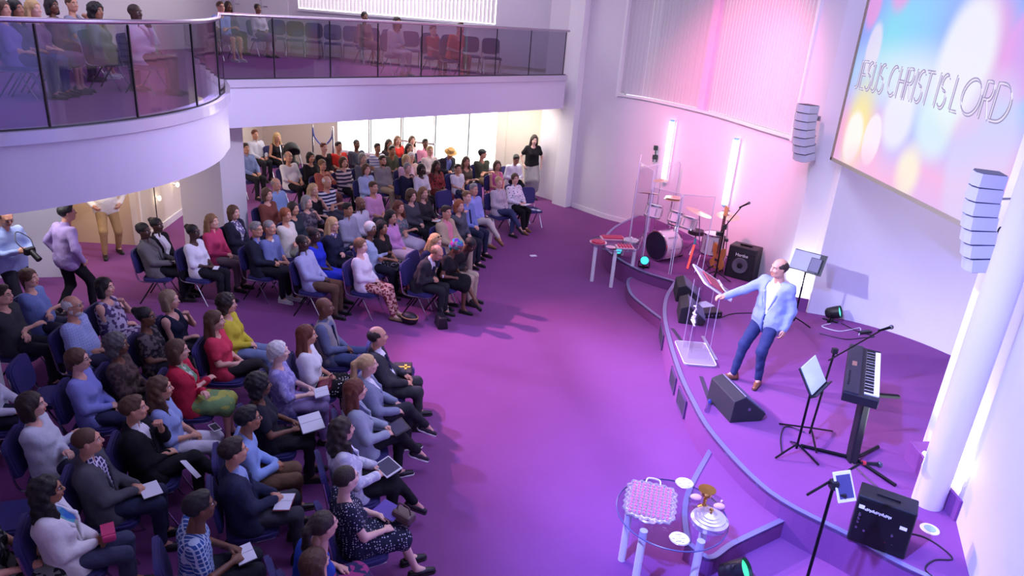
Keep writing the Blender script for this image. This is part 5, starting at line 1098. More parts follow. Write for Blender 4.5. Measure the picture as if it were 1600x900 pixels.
    for k in (-1, 1):
        o = obj('shoe', shoe(*shoes), root); d = fd[k]/np.linalg.norm(fd[k]); up_ = V3(0, 0, 1)-d*d[2]; up_ /= np.linalg.norm(up_); yv = np.cross(up_, d); Mx = Matrix.Identity(4)
        pz = ank[k]-up_*.085
        for i in range(3): Mx[i][0] = d[i]*s; Mx[i][1] = yv[i]*s; Mx[i][2] = up_[i]*s; Mx[i][3] = pz[i]
        o.matrix_basis = Mx
    PEOPLE.append((root, label, ox, oy, fr, wr, el, hd, s, zf, pelz)); return root, dict(wr=wr, el=el, pel=pel, kn=kn, U=U, s=s, head=hd)

# ================================================================ the congregation
WH = (232, 232, 238); NV = (34, 36, 66); BK = (24, 24, 28); LV = (176, 176, 212); GY = (120, 120, 126); KH = (176, 156, 124); JN = (66, 78, 118); LB = (160, 182, 220); BR = (104, 74, 54)
SHB = ('shoe', (28, 24, 26)); SHT = ('shoe', (142, 100, 62)); TRN = ('trainer', (200, 198, 202)); TRB = ('trainer', (40, 38, 44)); PMP = ('pump', (26, 22, 28))
g = 'near block of seated listeners'
# -- near block, front row
A15 = person('person in a dark suit and tie beside the spare chair, front row end', -1.525, 7.595, 1.20, skin_='b', hairs=('balding', 'dbrown'), top=('jacket', (58, 58, 64)), inner=(WH,), bot=('trousers', (58, 58, 62)), shoes=SHB, arms='knees', legs='wide', extra='tie', fat=1.06, group=g)
A16 = person('person in a grey blazer with dark trousers, hands open on the knee, front row', -1.502, 6.932, 1.20, skin_='a', sex='f', hairs=('pony', 'blonde'), top=('jacket', (132, 140, 164)), inner=(WH,), bot=('trousers', (44, 44, 52)), shoes=TRB, arms='knees', legs='crossR', group=g)
A17 = person('person in a pale grey blazer holding a dark tablet on the lap, front row', -1.501, 6.370, 1.20, skin_='a', sex='f', hairs=('long', 'auburn'), top=('jacket', (156, 164, 182)), inner=((60, 62, 100),), bot=('trousers', (30, 30, 36)), shoes=TRB, arms='hold', legs='crossR', group=g)
A25 = person('person in a white lace jacket with a tablet on crossed knees, front row', -1.456, 5.640, 1.20, skin_='a', sex='f', hairs=('wavy', 'dbrown'), top=('jacket', (218, 218, 228), 'floral', (190, 192, 214)), inner=((50, 52, 88),), bot=('trousers', (24, 24, 30)), shoes=PMP, arms='hold', legs='crossL', group=g)
A26 = person('person in a navy dotted dress with a purple book and strapped shoes, front row', -1.248, 4.933, 1.20, skin_='f', sex='f', hairs=('crop', 'dbrown'), top=('dress', (34, 36, 62), 'dots', (214, 214, 230)), bot=('skirt', (34, 36, 62), 'dots', (214, 214, 230)), shoes=PMP, arms='knees', legs='out', group=g)
A29 = person('person in a bright blue sleeveless dress leaning forward, nearest end of front row', -1.278, 4.359, 1.20, skin_='a', sex='f', hairs=('pony', 'dbrown'), top=('sleeveless', (38, 70, 168)), bot=('skirt', (50, 48, 90), 'floral', (160, 60, 120)), shoes=PMP, arms='knees', legs='down', lean=8, group=g)
A30 = person('small person in a violet top at the very bottom edge of the seating', -1.285, 4.147, 1.02, skin_='a', sex='f', hairs=('bob', 'brown'), top=('tee', (84, 70, 190)), bot=('trousers', (60, 56, 90)), shoes=TRB, arms='lap', group=g)
# -- near block, second row
A14 = person('person in a grey waistcoat over a blue shirt with rolled cuffs, hands in lap', -2.347, 8.321, 1.20, skin_='d', hairs=('bald', 'black'), top=('shirt', (104, 112, 148)), bot=('trousers', (74, 86, 128)), shoes=SHB, arms='lap', legs='wide', extra='waistcoat tie', fat=1.05, group=g)
A13 = person('person in a white tee and black dotted skirt, wrist watch showing', -2.340, 7.535, 1.20, skin_='b', sex='f', hairs=('long', 'auburn'), top=('half', WH), bot=('long_skirt', (22, 22, 28), 'dots', (230, 230, 236), .7), shoes=PMP, arms='lap', group=g)
A12 = person('person in a lilac patterned blouse writing in a white notebook', -2.517, 7.072, 1.20, skin_='f', sex='f', hairs=('pixie', 'white'), top=('half', (172, 164, 214), 'floral', (140, 134, 196)), bot=('trousers', (150, 132, 182)), shoes=PMP, arms='hold', group=g)
A22 = person('person in a black top writing on a large white pad', -2.463, 6.325, 1.20, skin_='d', sex='f', hairs=('curly', 'black'), top=('tee', (38, 38, 52)), bot=('trousers', (40, 38, 46)), shoes=SHB, arms='hold', group=g)
A23 = person('person in glasses, pale blue shirt and brown trousers, hands between the knees', -2.331, 5.661, 1.20, skin_='c', hairs=('short', 'black'), top=('shirt', (146, 172, 226)), bot=('trousers', (112, 86, 68)), shoes=SHB, arms='clasp', extra='glasses', lean=0, group=g)
A24 = person('person in a navy jacket over a light blue shirt, open book on the lap', -2.268, 5.149, 1.20, skin_='b', hairs=('short', 'dbrown'), top=('jacket', (44, 48, 76)), inner=((150, 170, 216),), bot=('trousers', (66, 66, 78)), shoes=SHB, arms='clasp', legs='wide', extra='open', fat=1.05, group=g)
A28 = person('person in a blue and white checked shirt with a book, second near row', -2.243, 4.422, 1.20, skin_='d', hairs=('short', 'black'), top=('tee', (50, 84, 156), 'plaid', (180, 198, 222), 1.7), bot=('trousers', (36, 38, 50)), shoes=TRB, arms='hold', extra='glasses collar', lean=2, group=g)
# -- near block, third row
A10 = person('person in a yellow jumper and blue jeans with sunglasses pushed up', -3.556, 8.248, 1.20, skin_='a', sex='f', hairs=('curly', 'dbrown'), top=('jumper', (206, 196, 62)), bot=('trousers', (120, 138, 178)), shoes=TRN, arms='lap', extra='sunglasses', group=g)
A11 = person('person in a coral short sleeved top and dark trousers, looking towards the stage', -3.498, 7.738, 1.20, skin_='a', sex='f', hairs=('long', 'brown'), top=('tee', (214, 62, 92)), bot=('trousers', (52, 46, 50)), shoes=SHB, arms='lap', legs='crossR', group=g)
A9 = person('person in a red cardigan over a green dress, arms folded', -3.564, 6.922, 1.20, skin_='a', sex='f', hairs=('bob', 'brown'), top=('jacket', (192, 40, 70)), inner=((120, 160, 126), 'floral', (200, 210, 200)), bot=('skirt', (122, 158, 104), 'floral', (176, 182, 90), .5), shoes=PMP, arms='cross', extra='open', group=g)
A21 = person('person in a pale blue tunic and white trousers with a phone on the knee', -3.367, 6.118, 1.20, skin_='b', sex='f', hairs=('wavy', 'brown'), top=('half', (146, 162, 212)), bot=('trousers', (214, 214, 226)), shoes=TRN, arms='lap', group=g)
A20 = person('person in a black cardigan over a white shirt, fist against the chin', -3.403, 5.684, 1.20, skin_='b', hairs=('short', 'brown'), top=('jacket', (26, 26, 32)), inner=(WH,), bot=('trousers', (28, 28, 34)), shoes=SHB, arms='chinL', legs='crossR', group=g)
A19 = person('person in a dark grey jacket over a checked shirt, hands folded on papers', -3.511, 5.133, 1.20, skin_='b', hairs=('crop', 'brown'), top=('jacket', (84, 84, 92)), inner=((54, 44, 92), 'plaid', (216, 210, 230), 1.6), bot=('trousers', (44, 48, 76)), shoes=SHB, arms='clasp', extra='open', group=g)
A27 = person('person in a white jacket over a brightly coloured top holding a pink purse', -3.459, 4.499, 1.20, skin_='c', sex='f', hairs=('wavy', 'black'), top=('jacket', (236, 234, 236)), inner=((80, 160, 150), 'patch', (220, 140, 60)), bot=('trousers', (66, 70, 98)), shoes=PMP, arms='lap', extra='open glasses', group=g)
# -- near block, fourth row and behind
A6 = person('person in a navy camisole top resting the chin on one hand', -4.273, 8.234, 1.20, skin_='a', sex='f', hairs=('bob', 'streak'), top=('camisole', (30, 34, 60)), bot=('trousers', (36, 36, 48)), shoes=PMP, arms='chinL', group=g)
A5 = person('person in a black patterned top with a knotted black headpiece and glasses', -4.308, 7.696, 1.20, skin_='d', sex='f', hairs=('bun', 'black'), top=('tee', (40, 36, 42), 'floral', (96, 84, 88)), bot=('skirt', (30, 28, 36)), shoes=PMP, arms='lap', extra='glasses', group=g)
A7 = person('person in a brown patterned long sleeved top, fourth near row', -4.238, 6.943, 1.20, skin_='d', sex='f', hairs=('curly', 'dgrey'), top=('jumper', (92, 74, 70), 'floral', (64, 50, 50)), bot=('trousers', (44, 38, 40)), shoes=SHB, arms='lap', group=g)
A8 = person('person in glasses and a lavender collared jumper, arms held close', -4.434, 6.551, 1.20, skin_='a', sex='f', hairs=('pixie', 'brown'), top=('jumper', (140, 146, 216)), bot=('trousers', (50, 52, 84)), shoes=SHB, arms='lap', extra='glasses collar', group=g)
A18 = person('person in a white knitted jumper with folded arms near empty blue chairs', -4.331, 5.658, 1.20, skin_='a', sex='f', hairs=('bob', 'dbrown'), top=('jumper', (206, 212, 224)), bot=('trousers', (50, 50, 70)), shoes=SHB, arms='cross', fat=1.08, group=g)
A4 = person('person in a floral sleeveless top with one hand held to the mouth', -5.225, 8.475, 1.20, skin_='a', sex='f', hairs=('bob', 'black'), top=('sleeveless', (186, 178, 206), 'floral', (84, 66, 110)), bot=('skirt', (190, 180, 200), 'floral', (90, 70, 110)), shoes=PMP, arms='chinL', fat=1.1, group=g)
A3 = person('person in glasses and a pale blue checked short sleeved shirt', -5.228, 7.787, 1.20, skin_='b', hairs=('balding', 'white'), top=('half', (156, 170, 222), 'plaid', (178, 190, 232), 2), bot=('trousers', (60, 60, 84)), shoes=SHB, arms='lap', extra='glasses beard wbeard collar', fat=1.15, group=g)
A1 = person('person in a blue grey patterned tee with folded arms in the back near row', -6.266, 8.570, 1.20, skin_='a', sex='f', hairs=('pixie', 'brown'), top=('tee', (112, 132, 192)), bot=('trousers', (52, 52, 76)), shoes=SHB, arms='cross', fat=1.1, group=g)
A2 = person('person in a dark grey tee and glasses with folded arms at the edge', -6.179, 7.940, 1.20, skin_='a', hairs=('short', 'dbrown'), top=('tee', (62, 64, 72)), bot=('trousers', (40, 40, 52)), shoes=SHB, arms='cross', extra='glasses', fat=1.08, group=g)
A32 = person('person half out of view in a white sleeve with one arm on the chair', -5.387, 6.354, 1.20, skin_='a', sex='f', hairs=('bob', 'brown'), top=('shirt', (214, 216, 228)), bot=('trousers', (40, 40, 60)), shoes=SHB, arms='knees', group=g)
A31 = person('person half out of view in a black floral dress at the bottom corner', -3.859, 4.238, 1.20, skin_='b', sex='f', hairs=('long', 'black'), top=('dress', (30, 30, 38), 'floral', (120, 124, 120)), bot=('skirt', (30, 30, 38), 'floral', (120, 124, 120)), shoes=PMP, arms='knees', group=g)

g = 'far block of seated listeners'
# -- far block, front row
B25 = person('person in a charcoal suit bent over a small cup, far front row aisle end', -1.253, 10.999, 1.11, skin_='b', hairs=('balding', 'lbrown'), top=('jacket', (46, 46, 52)), inner=(WH,), bot=('trousers', (42, 42, 48)), shoes=SHB, arms='clasp', legs='down', lean=22, pitch=32, extra='tie', group=g)
B26 = person('person in a navy dress with sunglasses pushed up, leaning to a neighbour', -1.333, 11.461, 1.13, skin_='f', sex='f', hairs=('long', 'blonde'), top=('dress', (40, 42, 84)), bot=('skirt', (40, 42, 84), 'floral', (190, 150, 190)), shoes=PMP, arms='lap', lean=12, pitch=15, extra='sunglasses', group=g)
B27 = person('person in a black dress and a shiny gold and blue headscarf', -0.960, 11.301, 1.10, skin_='d', sex='f', hairs=('scarf', 'black'), top=('dress', (28, 26, 32)), bot=('skirt', (26, 24, 30)), shoes=PMP, arms='knees', legs='crossL', lean=16, pitch=25, group=g)
B28 = person('person in a dark jumper and khaki trousers with head deeply bowed', -0.763, 11.646, 1.06, skin_='e', hairs=('crop', 'black'), top=('jumper', (34, 34, 40)), bot=('trousers', (186, 166, 146)), shoes=SHB, arms='clasp', lean=28, pitch=38, group=g)
B23 = person('person in a beige jacket over a pink shirt, far front row', -1.348, 13.142, 1.20, skin_='b', hairs=('short', 'dbrown'), top=('jacket', (186, 166, 140)), inner=((222, 140, 160),), bot=('trousers', (186, 168, 146)), shoes=SHB, arms='knees', legs='wide', extra='open', group=g)
B19 = person('person in a grey cardigan touching the forehead with one hand', -1.161, 13.765, 1.20, skin_='a', sex='f', hairs=('bob', 'red'), top=('jumper', (84, 86, 98)), bot=('trousers', (40, 42, 58)), shoes=SHB, arms='faceR', group=g)
B18 = person('person in a blue shirt and navy tie, far front row', -1.069, 14.416, 1.20, skin_='a', hairs=('short', 'lbrown'), top=('shirt', (118, 134, 198)), bot=('trousers', (40, 44, 70)), shoes=SHB, arms='lap', extra='tie', group=g)
B17 = person('person in a light blue shirt and cream trousers with tan boots, legs crossed', -0.976, 15.090, 1.20, skin_='b', hairs=('short', 'grey'), top=('shirt', (150, 160, 228)), bot=('trousers', (206, 196, 186)), shoes=SHT, arms='lap', legs='crossR', group=g)
B15 = person('person in a striped blouse and jeans, far front row', -0.474, 16.036, 1.20, skin_='a', sex='f', hairs=('updo', 'blonde'), top=('shirt', (226, 214, 222), 'vstripe', (96, 84, 108)), bot=('trousers', (60, 66, 104)), shoes=PMP, arms='lap', legs='crossR', group=g)
B16 = person('person in a white shirt with dark flowers and black trousers holding a paper', -0.125, 16.545, 1.20, skin_='a', sex='f', hairs=('pixie', 'brown'), top=('shirt', (232, 226, 236), 'dots', (60, 52, 110), .45), bot=('trousers', (26, 24, 30)), shoes=SHT, arms='hold', legs='stag', group=g)
# -- second row
B12 = person('person in a white cardigan and flowered trousers with sandals at the aisle', -2.461, 10.883, 1.20, skin_='f', sex='f', hairs=('pixie', 'lbrown'), top=('jumper', (238, 230, 240)), bot=('trousers', (222, 170, 160), 'floral', (130, 52, 60), 1.4), shoes=('pump', (150, 126, 90)), arms='lap', legs='out', group=g)
B11 = person('person in a pale blue sweatshirt with arms tightly folded', -2.502, 11.816, 1.20, skin_='d', sex='f', hairs=('pixie', 'white'), top=('jumper', (176, 192, 222)), bot=('trousers', (36, 36, 52)), shoes=SHB, arms='cross', fat=1.12, group=g)
B13 = person('person in a black top and spotted black skirt, far second row', -2.334, 11.950, 1.20, skin_='c', sex='f', hairs=('long', 'black'), top=('tee', (34, 30, 34)), bot=('long_skirt', (26, 24, 30), 'dots', (220, 214, 226)), shoes=PMP, arms='lap', group=g)
B14 = person('person in a lilac pink blouse and pale skirt, far second row', -2.301, 12.646, 1.20, skin_='b', sex='f', hairs=('long', 'black'), top=('shirt', (206, 148, 206)), bot=('skirt', (222, 190, 206)), shoes=PMP, arms='lap', group=g)
F27 = person('person in a teal patterned sleeveless top with bare arms', -2.274, 13.334, 1.20, skin_='b', sex='f', hairs=('wavy', 'auburn'), top=('sleeveless', (86, 112, 122), 'floral', (150, 120, 130)), bot=('skirt', (196, 184, 206)), shoes=PMP, arms='cross', group=g)
B20 = person('person in a dark grey cardigan beside the leaflet holder', -2.183, 14.271, 1.20, skin_='a', sex='f', hairs=('curly', 'brown'), top=('jumper', (74, 72, 84)), bot=('trousers', (30, 30, 38)), shoes=SHB, arms='lap', group=g)
B21 = person('person in a charcoal top with a leaflet in the hands', -1.984, 14.575, 1.20, skin_='a', sex='f', hairs=('long', 'lbrown'), top=('jumper', (52, 48, 54)), bot=('trousers', (26, 26, 32)), shoes=SHB, arms='hold', group=g)
# -- third row
B6 = person('person in a lavender shirt and brown trousers reclining at the aisle', -3.364, 10.774, 1.20, skin_='e', hairs=('crop', 'black'), top=('shirt', (164, 168, 208)), bot=('trousers', (100, 76, 60)), shoes=SHB, arms='lap', lean=-16, legs='down', group=g)
B7 = person('person in a royal blue dress, far third row', -3.311, 11.248, 1.20, skin_='e', sex='f', hairs=('bun', 'black'), top=('dress', (36, 52, 190)), bot=('skirt', (40, 58, 200)), shoes=PMP, arms='lap', group=g)
B8 = person('person in glasses and a navy top with a white collar panel', -3.181, 11.916, 1.20, skin_='a', sex='f', hairs=('long', 'blonde'), top=('jumper', (40, 42, 70)), bot=('trousers', (40, 42, 60)), shoes=SHB, arms='cross', extra='glasses neckscarf', group=g)
F24 = person('person in a grey lavender shirt in the middle of the far block', -3.142, 12.821, 1.20, skin_='c', hairs=('short', 'black'), top=('shirt', (160, 160, 184)), bot=('trousers', (60, 58, 70)), shoes=SHB, arms='lap', group=g)
F23 = person('person in a white open necked shirt behind the blue dress row', -3.018, 13.302, 1.20, skin_='d', hairs=('bald', 'black'), top=('shirt', (206, 200, 220)), bot=('trousers', (50, 46, 56)), shoes=SHB, arms='lap', extra='beard', group=g)
F22 = person('person in a pink polo shirt, far third row', -3.038, 14.612, 1.20, skin_='b', hairs=('short', 'brown'), top=('half', (222, 160, 204)), bot=('trousers', (70, 66, 80)), shoes=SHB, arms='lap', extra='collar', group=g)
B29 = person('person in a navy dress resting the cheek on a hand', -2.681, 16.789, 1.20, skin_='a', sex='f', hairs=('pixie', 'grey'), top=('half', (34, 34, 62)), bot=('skirt', (34, 34, 60)), shoes=PMP, arms='chinL', group=g)
B6g = person('person in a white draped top beside a red printed dress', -2.354, 16.808, 1.20, skin_='e', sex='f', hairs=('bob', 'black'), top=('half', (222, 216, 226)), bot=('trousers', (34, 30, 38)), shoes=PMP, arms='lap', group=g)
B7g = person('person in a red printed dress with long sleeves rolled', -2.056, 17.291, 1.20, skin_='d', sex='f', hairs=('long', 'dbrown'), top=('half', (150, 60, 58), 'floral', (90, 40, 40)), bot=('skirt', (120, 50, 52)), shoes=PMP, arms='lap', group=g)
B9 = person('small person in a white printed tee, far block', -1.576, 17.701, 1.05, skin_='b', hairs=('short', 'dbrown'), top=('tee', (232, 230, 238)), bot=('trousers', (60, 60, 90)), shoes=TRN, arms='lap', group=g)
# -- fourth row
H6 = person('person in a navy blazer with a white badge and glasses, far fourth row', -4.267, 11.235, 1.20, skin_='b', hairs=('short', 'grey'), top=('jacket', (34, 36, 54)), inner=((126, 136, 196),), bot=('trousers', (30, 30, 40)), shoes=TRN, arms='clasp', extra='glasses', group=g)
H7 = person('person in a slate blue shirt next to the navy blazer', -4.094, 11.378, 1.20, skin_='b', hairs=('crop', 'grey'), top=('half', (112, 122, 176)), bot=('trousers', (60, 58, 70)), shoes=TRN, arms='lap', extra='collar', group=g)
F26 = person('person in a cream tee and pale green trousers, far fourth row', -4.108, 12.257, 1.20, skin_='b', sex='f', hairs=('pixie', 'red'), top=('half', (222, 216, 206)), bot=('trousers', (158, 162, 146)), shoes=TRN, arms='cross', fat=1.1, group=g)
F25 = person('person in a dark teal top behind the cream tee', -4.107, 12.695, 1.20, skin_='b', sex='f', hairs=('bob', 'dbrown'), top=('jumper', (44, 52, 66)), bot=('trousers', (36, 36, 46)), shoes=SHB, arms='lap', group=g)
F21 = person('person in a grey flowered blouse touching the face', -4.007, 13.193, 1.20, skin_='a', sex='f', hairs=('bob', 'grey'), top=('half', (110, 100, 112), 'floral', (70, 62, 78)), bot=('trousers', (60, 62, 84)), shoes=SHB, arms='chinL', group=g)
F18 = person('person in a black sleeveless top with one arm raised to the head', -4.159, 14.150, 1.20, skin_='a', sex='f', hairs=('long', 'blonde'), top=('sleeveless', (26, 24, 32)), bot=('trousers', (30, 28, 36)), shoes=PMP, arms='chinL', group=g)
F17 = person('person in a navy and white striped polo shirt, arms folded', -4.048, 14.756, 1.20, skin_='b', hairs=('balding', 'white'), top=('half', (44, 46, 84), 'stripe', (222, 222, 232)), bot=('trousers', (70, 70, 90)), shoes=SHB, arms='cross', extra='collar', group=g)
F12 = person('person in a light blue blouse beside the grey shirt and khaki trousers', -3.566, 16.360, 1.20, skin_='a', sex='f', hairs=('bob', 'brown'), top=('shirt', (172, 188, 226)), bot=('trousers', (50, 48, 60)), shoes=SHB, arms='lap', group=g)
F13 = person('person in a grey shirt and khaki trousers, hands in lap', -3.376, 17.311, 1.20, skin_='b', hairs=('short', 'dbrown'), top=('shirt', (146, 138, 144)), bot=('trousers', (192, 170, 140)), shoes=SHB, arms='lap', extra='beard', fat=1.06, group=g)
# -- fifth, sixth rows
H3 = person('person in a white tee with a paper on dark trousers at the aisle', -5.170, 10.925, 1.20, skin_='e', sex='f', hairs=('bun', 'black'), top=('half', (224, 222, 234)), bot=('trousers', (28, 28, 38)), shoes=SHB, arms='lap', extra='glasses', group=g)
H4 = person('person in a raspberry pink top beside the white pier', -5.130, 11.560, 1.20, skin_='a', sex='f', hairs=('long', 'lbrown'), top=('shirt', (190, 62, 104)), bot=('trousers', (110, 96, 100)), shoes=SHB, arms='lap', group=g)
H5 = person('person in a navy cardigan and floral scarf by the white pier', -5.001, 12.169, 1.20, skin_='a', sex='f', hairs=('bob', 'brown'), top=('jacket', (36, 36, 56)), inner=((110, 100, 140), 'floral', (214, 208, 224)), bot=('trousers', (40, 40, 52)), shoes=SHB, arms='lap', extra='neckscarf', group=g)
H1 = person('person in a grey jacket with an open booklet, back row aisle end', -5.902, 10.804, 1.20, skin_='e', sex='f', hairs=('updo', 'black'), top=('jacket', (106, 102, 106)), inner=((80, 72, 78),), bot=('trousers', (28, 26, 34)), shoes=SHB, arms='hold', lean=-14, group=g, face=8)
H2 = person('person in a black cardigan over white beside the grey jacket', -5.858, 11.130, 1.20, skin_='e', sex='f', hairs=('bun', 'black'), top=('jacket', (26, 24, 30)), inner=((226, 222, 230),), bot=('trousers', (26, 24, 30)), shoes=SHB, arms='lap', extra='open', group=g)
F20 = person('person in a rust brown jumper beside the white pier', -4.876, 13.519, 1.20, skin_='a', sex='f', hairs=('bob', 'brown'), top=('jumper', (124, 70, 62)), bot=('trousers', (60, 50, 56)), shoes=SHB, arms='lap', group=g)
F19 = person('person in a sky blue shirt behind the rust jumper', -4.952, 14.256, 1.20, skin_='b', hairs=('balding', 'grey'), top=('shirt', (142, 166, 216)), bot=('trousers', (50, 52, 70)), shoes=SHB, arms='lap', group=g)
F3 = person('person in a white short sleeved shirt and black trousers near the pushchair', -5.549, 16.925, 1.20, skin_='b', hairs=('balding', 'grey'), top=('half', (232, 228, 232)), bot=('trousers', (28, 26, 32)), shoes=SHB, arms='knees', extra='collar', fat=1.08, group=g)
F4 = person('person in a black top with beads, turned sideways', -5.087, 17.159, 1.20, skin_='b', sex='f', hairs=('bob', 'black'), top=('half', (30, 28, 34)), bot=('trousers', (40, 36, 42)), shoes=SHB, arms='lap', group=g)
F6 = person('person in a rust orange sleeveless top pressing a hand to the mouth', -4.594, 16.399, 1.20, skin_='b', sex='f', hairs=('updo', 'lbrown'), top=('half', (176, 96, 82)), bot=('trousers', (120, 76, 76)), shoes=SHB, arms='chinL', group=g)
F8 = person('person in a jumper with broad cream, navy and pink stripes', -4.230, 16.910, 1.20, skin_='a', sex='f', hairs=('bob', 'brown'), top=('jumper', (226, 214, 214), 'stripe', (58, 50, 82), .8), bot=('trousers', (30, 30, 40)), shoes=SHB, arms='lap', group=g)
F10 = person('person in a slate grey cardigan behind the striped jumper', -3.909, 17.507, 1.20, skin_='a', sex='f', hairs=('bob', 'grey'), top=('jumper', (104, 106, 122)), bot=('trousers', (60, 60, 70)), shoes=SHB, arms='lap', group=g)
B28b = person('person in a pale pink top behind the grey shirt and khaki trousers', -2.865, 17.717, 1.20, skin_='a', sex='f', hairs=('bob', 'blonde'), top=('half', (230, 184, 204)), bot=('trousers', (70, 60, 70)), shoes=SHB, arms='lap', group=g)
# -- back rows
F1 = person('person in a white shirt at the far back corner beside the pier', -7.228, 19.351, 1.20, skin_='b', hairs=('short', 'auburn'), top=('shirt', (216, 216, 232)), bot=('trousers', (56, 56, 66)), shoes=SHB, arms='knees', group=g)
F1b = person('person in a blue shirt half hidden by the white pier', -6.786, 17.490, 1.20, skin_='b', hairs=('short', 'dbrown'), top=('shirt', (130, 146, 196)), bot=('trousers', (40, 40, 48)), shoes=SHB, arms='knees', group=g)
F2 = person('person in a sleeveless black dress reaching to the pushchair', -6.628, 19.345, 1.20, skin_='b', sex='f', hairs=('long', 'blonde'), top=('sleeveless', (24, 22, 30)), bot=('trousers', (26, 24, 32)), shoes=PMP, arms='knees', lean=4, group=g)
F5 = person('person in a black jumper with a white collar, back row', -5.084, 18.329, 1.20, skin_='a', hairs=('short', 'auburn'), top=('jumper', (28, 26, 34)), bot=('trousers', (40, 40, 50)), shoes=SHB, arms='lap', extra='collar', group=g)
F7 = person('person in a red tee, back row beside the black jumper', -4.775, 18.617, 1.20, skin_='b', hairs=('short', 'black'), top=('tee', (206, 50, 44)), bot=('trousers', (40, 40, 60)), shoes=TRN, arms='lap', group=g)
F9 = person('person in a dark slate shirt against the bright window', -4.420, 19.093, 1.20, skin_='d', hairs=('crop', 'black'), top=('half', (76, 80, 96)), bot=('trousers', (40, 40, 50)), shoes=SHB, arms='lap', group=g)
F11 = person('person in a white striped top, back row by the window', -3.803, 18.801, 1.20, skin_='c', hairs=('short', 'black'), top=('tee', (222, 222, 234), 'stripe', (150, 156, 196)), bot=('trousers', (50, 50, 70)), shoes=TRN, arms='lap', group=g)
F14 = person('person in a dark brown cardigan by the bright window', -3.659, 19.647, 1.20, skin_='c', sex='f', hairs=('long', 'dbrown'), top=('jumper', (64, 50, 52)), bot=('trousers', (40, 36, 40)), shoes=SHB, arms='lap', group=g)
F15 = person('person in an olive shirt leaning forward, back rows', -3.415, 18.798, 1.15, skin_='c', hairs=('short', 'black'), top=('half', (84, 88, 72)), bot=('trousers', (46, 44, 48)), shoes=SHB, arms='lap', lean=8, group=g)
F16 = person('person in a bright red shirt in front of the window', -3.534, 20.287, 1.26, skin_='a', sex='f', hairs=('long', 'lbrown'), top=('half', (226, 58, 50)), bot=('trousers', (40, 40, 56)), shoes=TRN, arms='lap', group=g)
G1 = person('person in a white cardigan in front of the window bar', -3.150, 20.465, 1.26, skin_='a', sex='f', hairs=('long', 'brown'), top=('jumper', (212, 204, 204)), bot=('trousers', (50, 50, 60)), shoes=SHB, arms='lap', group=g)
G2 = person('person in glasses and a dark green top near the pink shirt', -3.046, 19.261, 1.20, skin_='b', sex='f', hairs=('long', 'dbrown'), top=('jumper', (50, 54, 52)), bot=('trousers', (36, 34, 40)), shoes=SHB, arms='lap', extra='glasses', group=g)
G3 = person('person in a pink shirt in front of the bright window', -2.715, 20.000, 1.20, skin_='d', hairs=('short', 'black'), top=('shirt', (228, 150, 178)), bot=('trousers', (46, 44, 56)), shoes=SHB, arms='lap', group=g)
G4 = person('person in a cream shirt in front of the pink shirt', -2.446, 18.987, 1.20, skin_='a', hairs=('short', 'blonde'), top=('shirt', (226, 208, 204)), bot=('trousers', (80, 76, 80)), shoes=SHB, arms='lap', group=g)
G5 = person('person in a pale peach blouse beside the pale pink top', -2.798, 18.072, 1.20, skin_='a', sex='f', hairs=('pixie', 'white'), top=('half', (226, 194, 182)), bot=('trousers', (90, 80, 84)), shoes=SHB, arms='lap', group=g)
G8 = person('person in a straw hat and navy jacket bending forward', -1.919, 19.095, 1.12, skin_='b', hairs=('short', 'grey'), top=('jacket', (58, 56, 66)), inner=((120, 130, 190),), bot=('trousers', (40, 44, 80)), shoes=SHB, arms='clasp', lean=18, pitch=30, extra='hat', group=g)
G10 = person('person in a khaki vest with bare folded arms', -1.399, 18.078, 1.20, skin_='b', sex='f', hairs=('long', 'brown'), top=('sleeveless', (86, 76, 66)), bot=('trousers', (56, 60, 90)), shoes=TRN, arms='cross', group=g)
G11 = person('person in a cap and dark green tee against the window end', -1.057, 19.078, 1.20, skin_='b', hairs=('crop', 'dbrown'), top=('tee', (64, 68, 58)), bot=('shorts', (150, 130, 100)), shoes=TRN, arms='cross', extra='cap', look=60, group=g)
G12 = person('person in a magenta sleeveless top near the back corner', -0.605, 17.870, 1.20, skin_='b', sex='f', hairs=('bob', 'brown'), top=('sleeveless', (206, 90, 150)), bot=('skirt', (120, 50, 110)), shoes=PMP, arms='lap', group=g)
G13 = person('person in a white shirt bowing over papers near the back corner', -0.152, 18.907, 1.14, skin_='c', hairs=('short', 'black'), top=('shirt', (226, 222, 234)), bot=('trousers', (30, 28, 34)), shoes=SHB, arms='hold', lean=10, pitch=26, legs='crossR', group=g)

# -- standing people
g = 'people standing at the back'
G14 = person('person walking in a black top and long grey skirt by the cream wall', 0.294, 19.474, 1.60, skin_='f', sex='f', hairs=('long', 'dbrown'), top=('tee', (28, 26, 32)), bot=('long_skirt', (158, 154, 158)), shoes=PMP, stand=True, lean=2, face=-72, look=-80, pitch=12, arms=((.05, -.24, -.02), (.08, .25, -.03), 'relax'), pose=dict(ar=(-.08, -.09, .085), al=(.16, .09, .085)), group=g)
S1 = person('person in a light blue shirt holding a black camera by the grey wall', -7.198, 9.596, 1.62, skin_='b', hairs=('balding', 'brown'), top=('shirt', (156, 172, 220)), bot=('trousers', (38, 38, 50)), shoes=SHB, stand=True, lean=3, face=-20, look=-30, pitch=28, arms=((.30, -.08, .22), (.28, .10, .20), 'fist'), pose=dict(ar=(.05, -.12, .085), al=(-.04, .12, .085)), fat=1.15, extra='glasses', group=g)
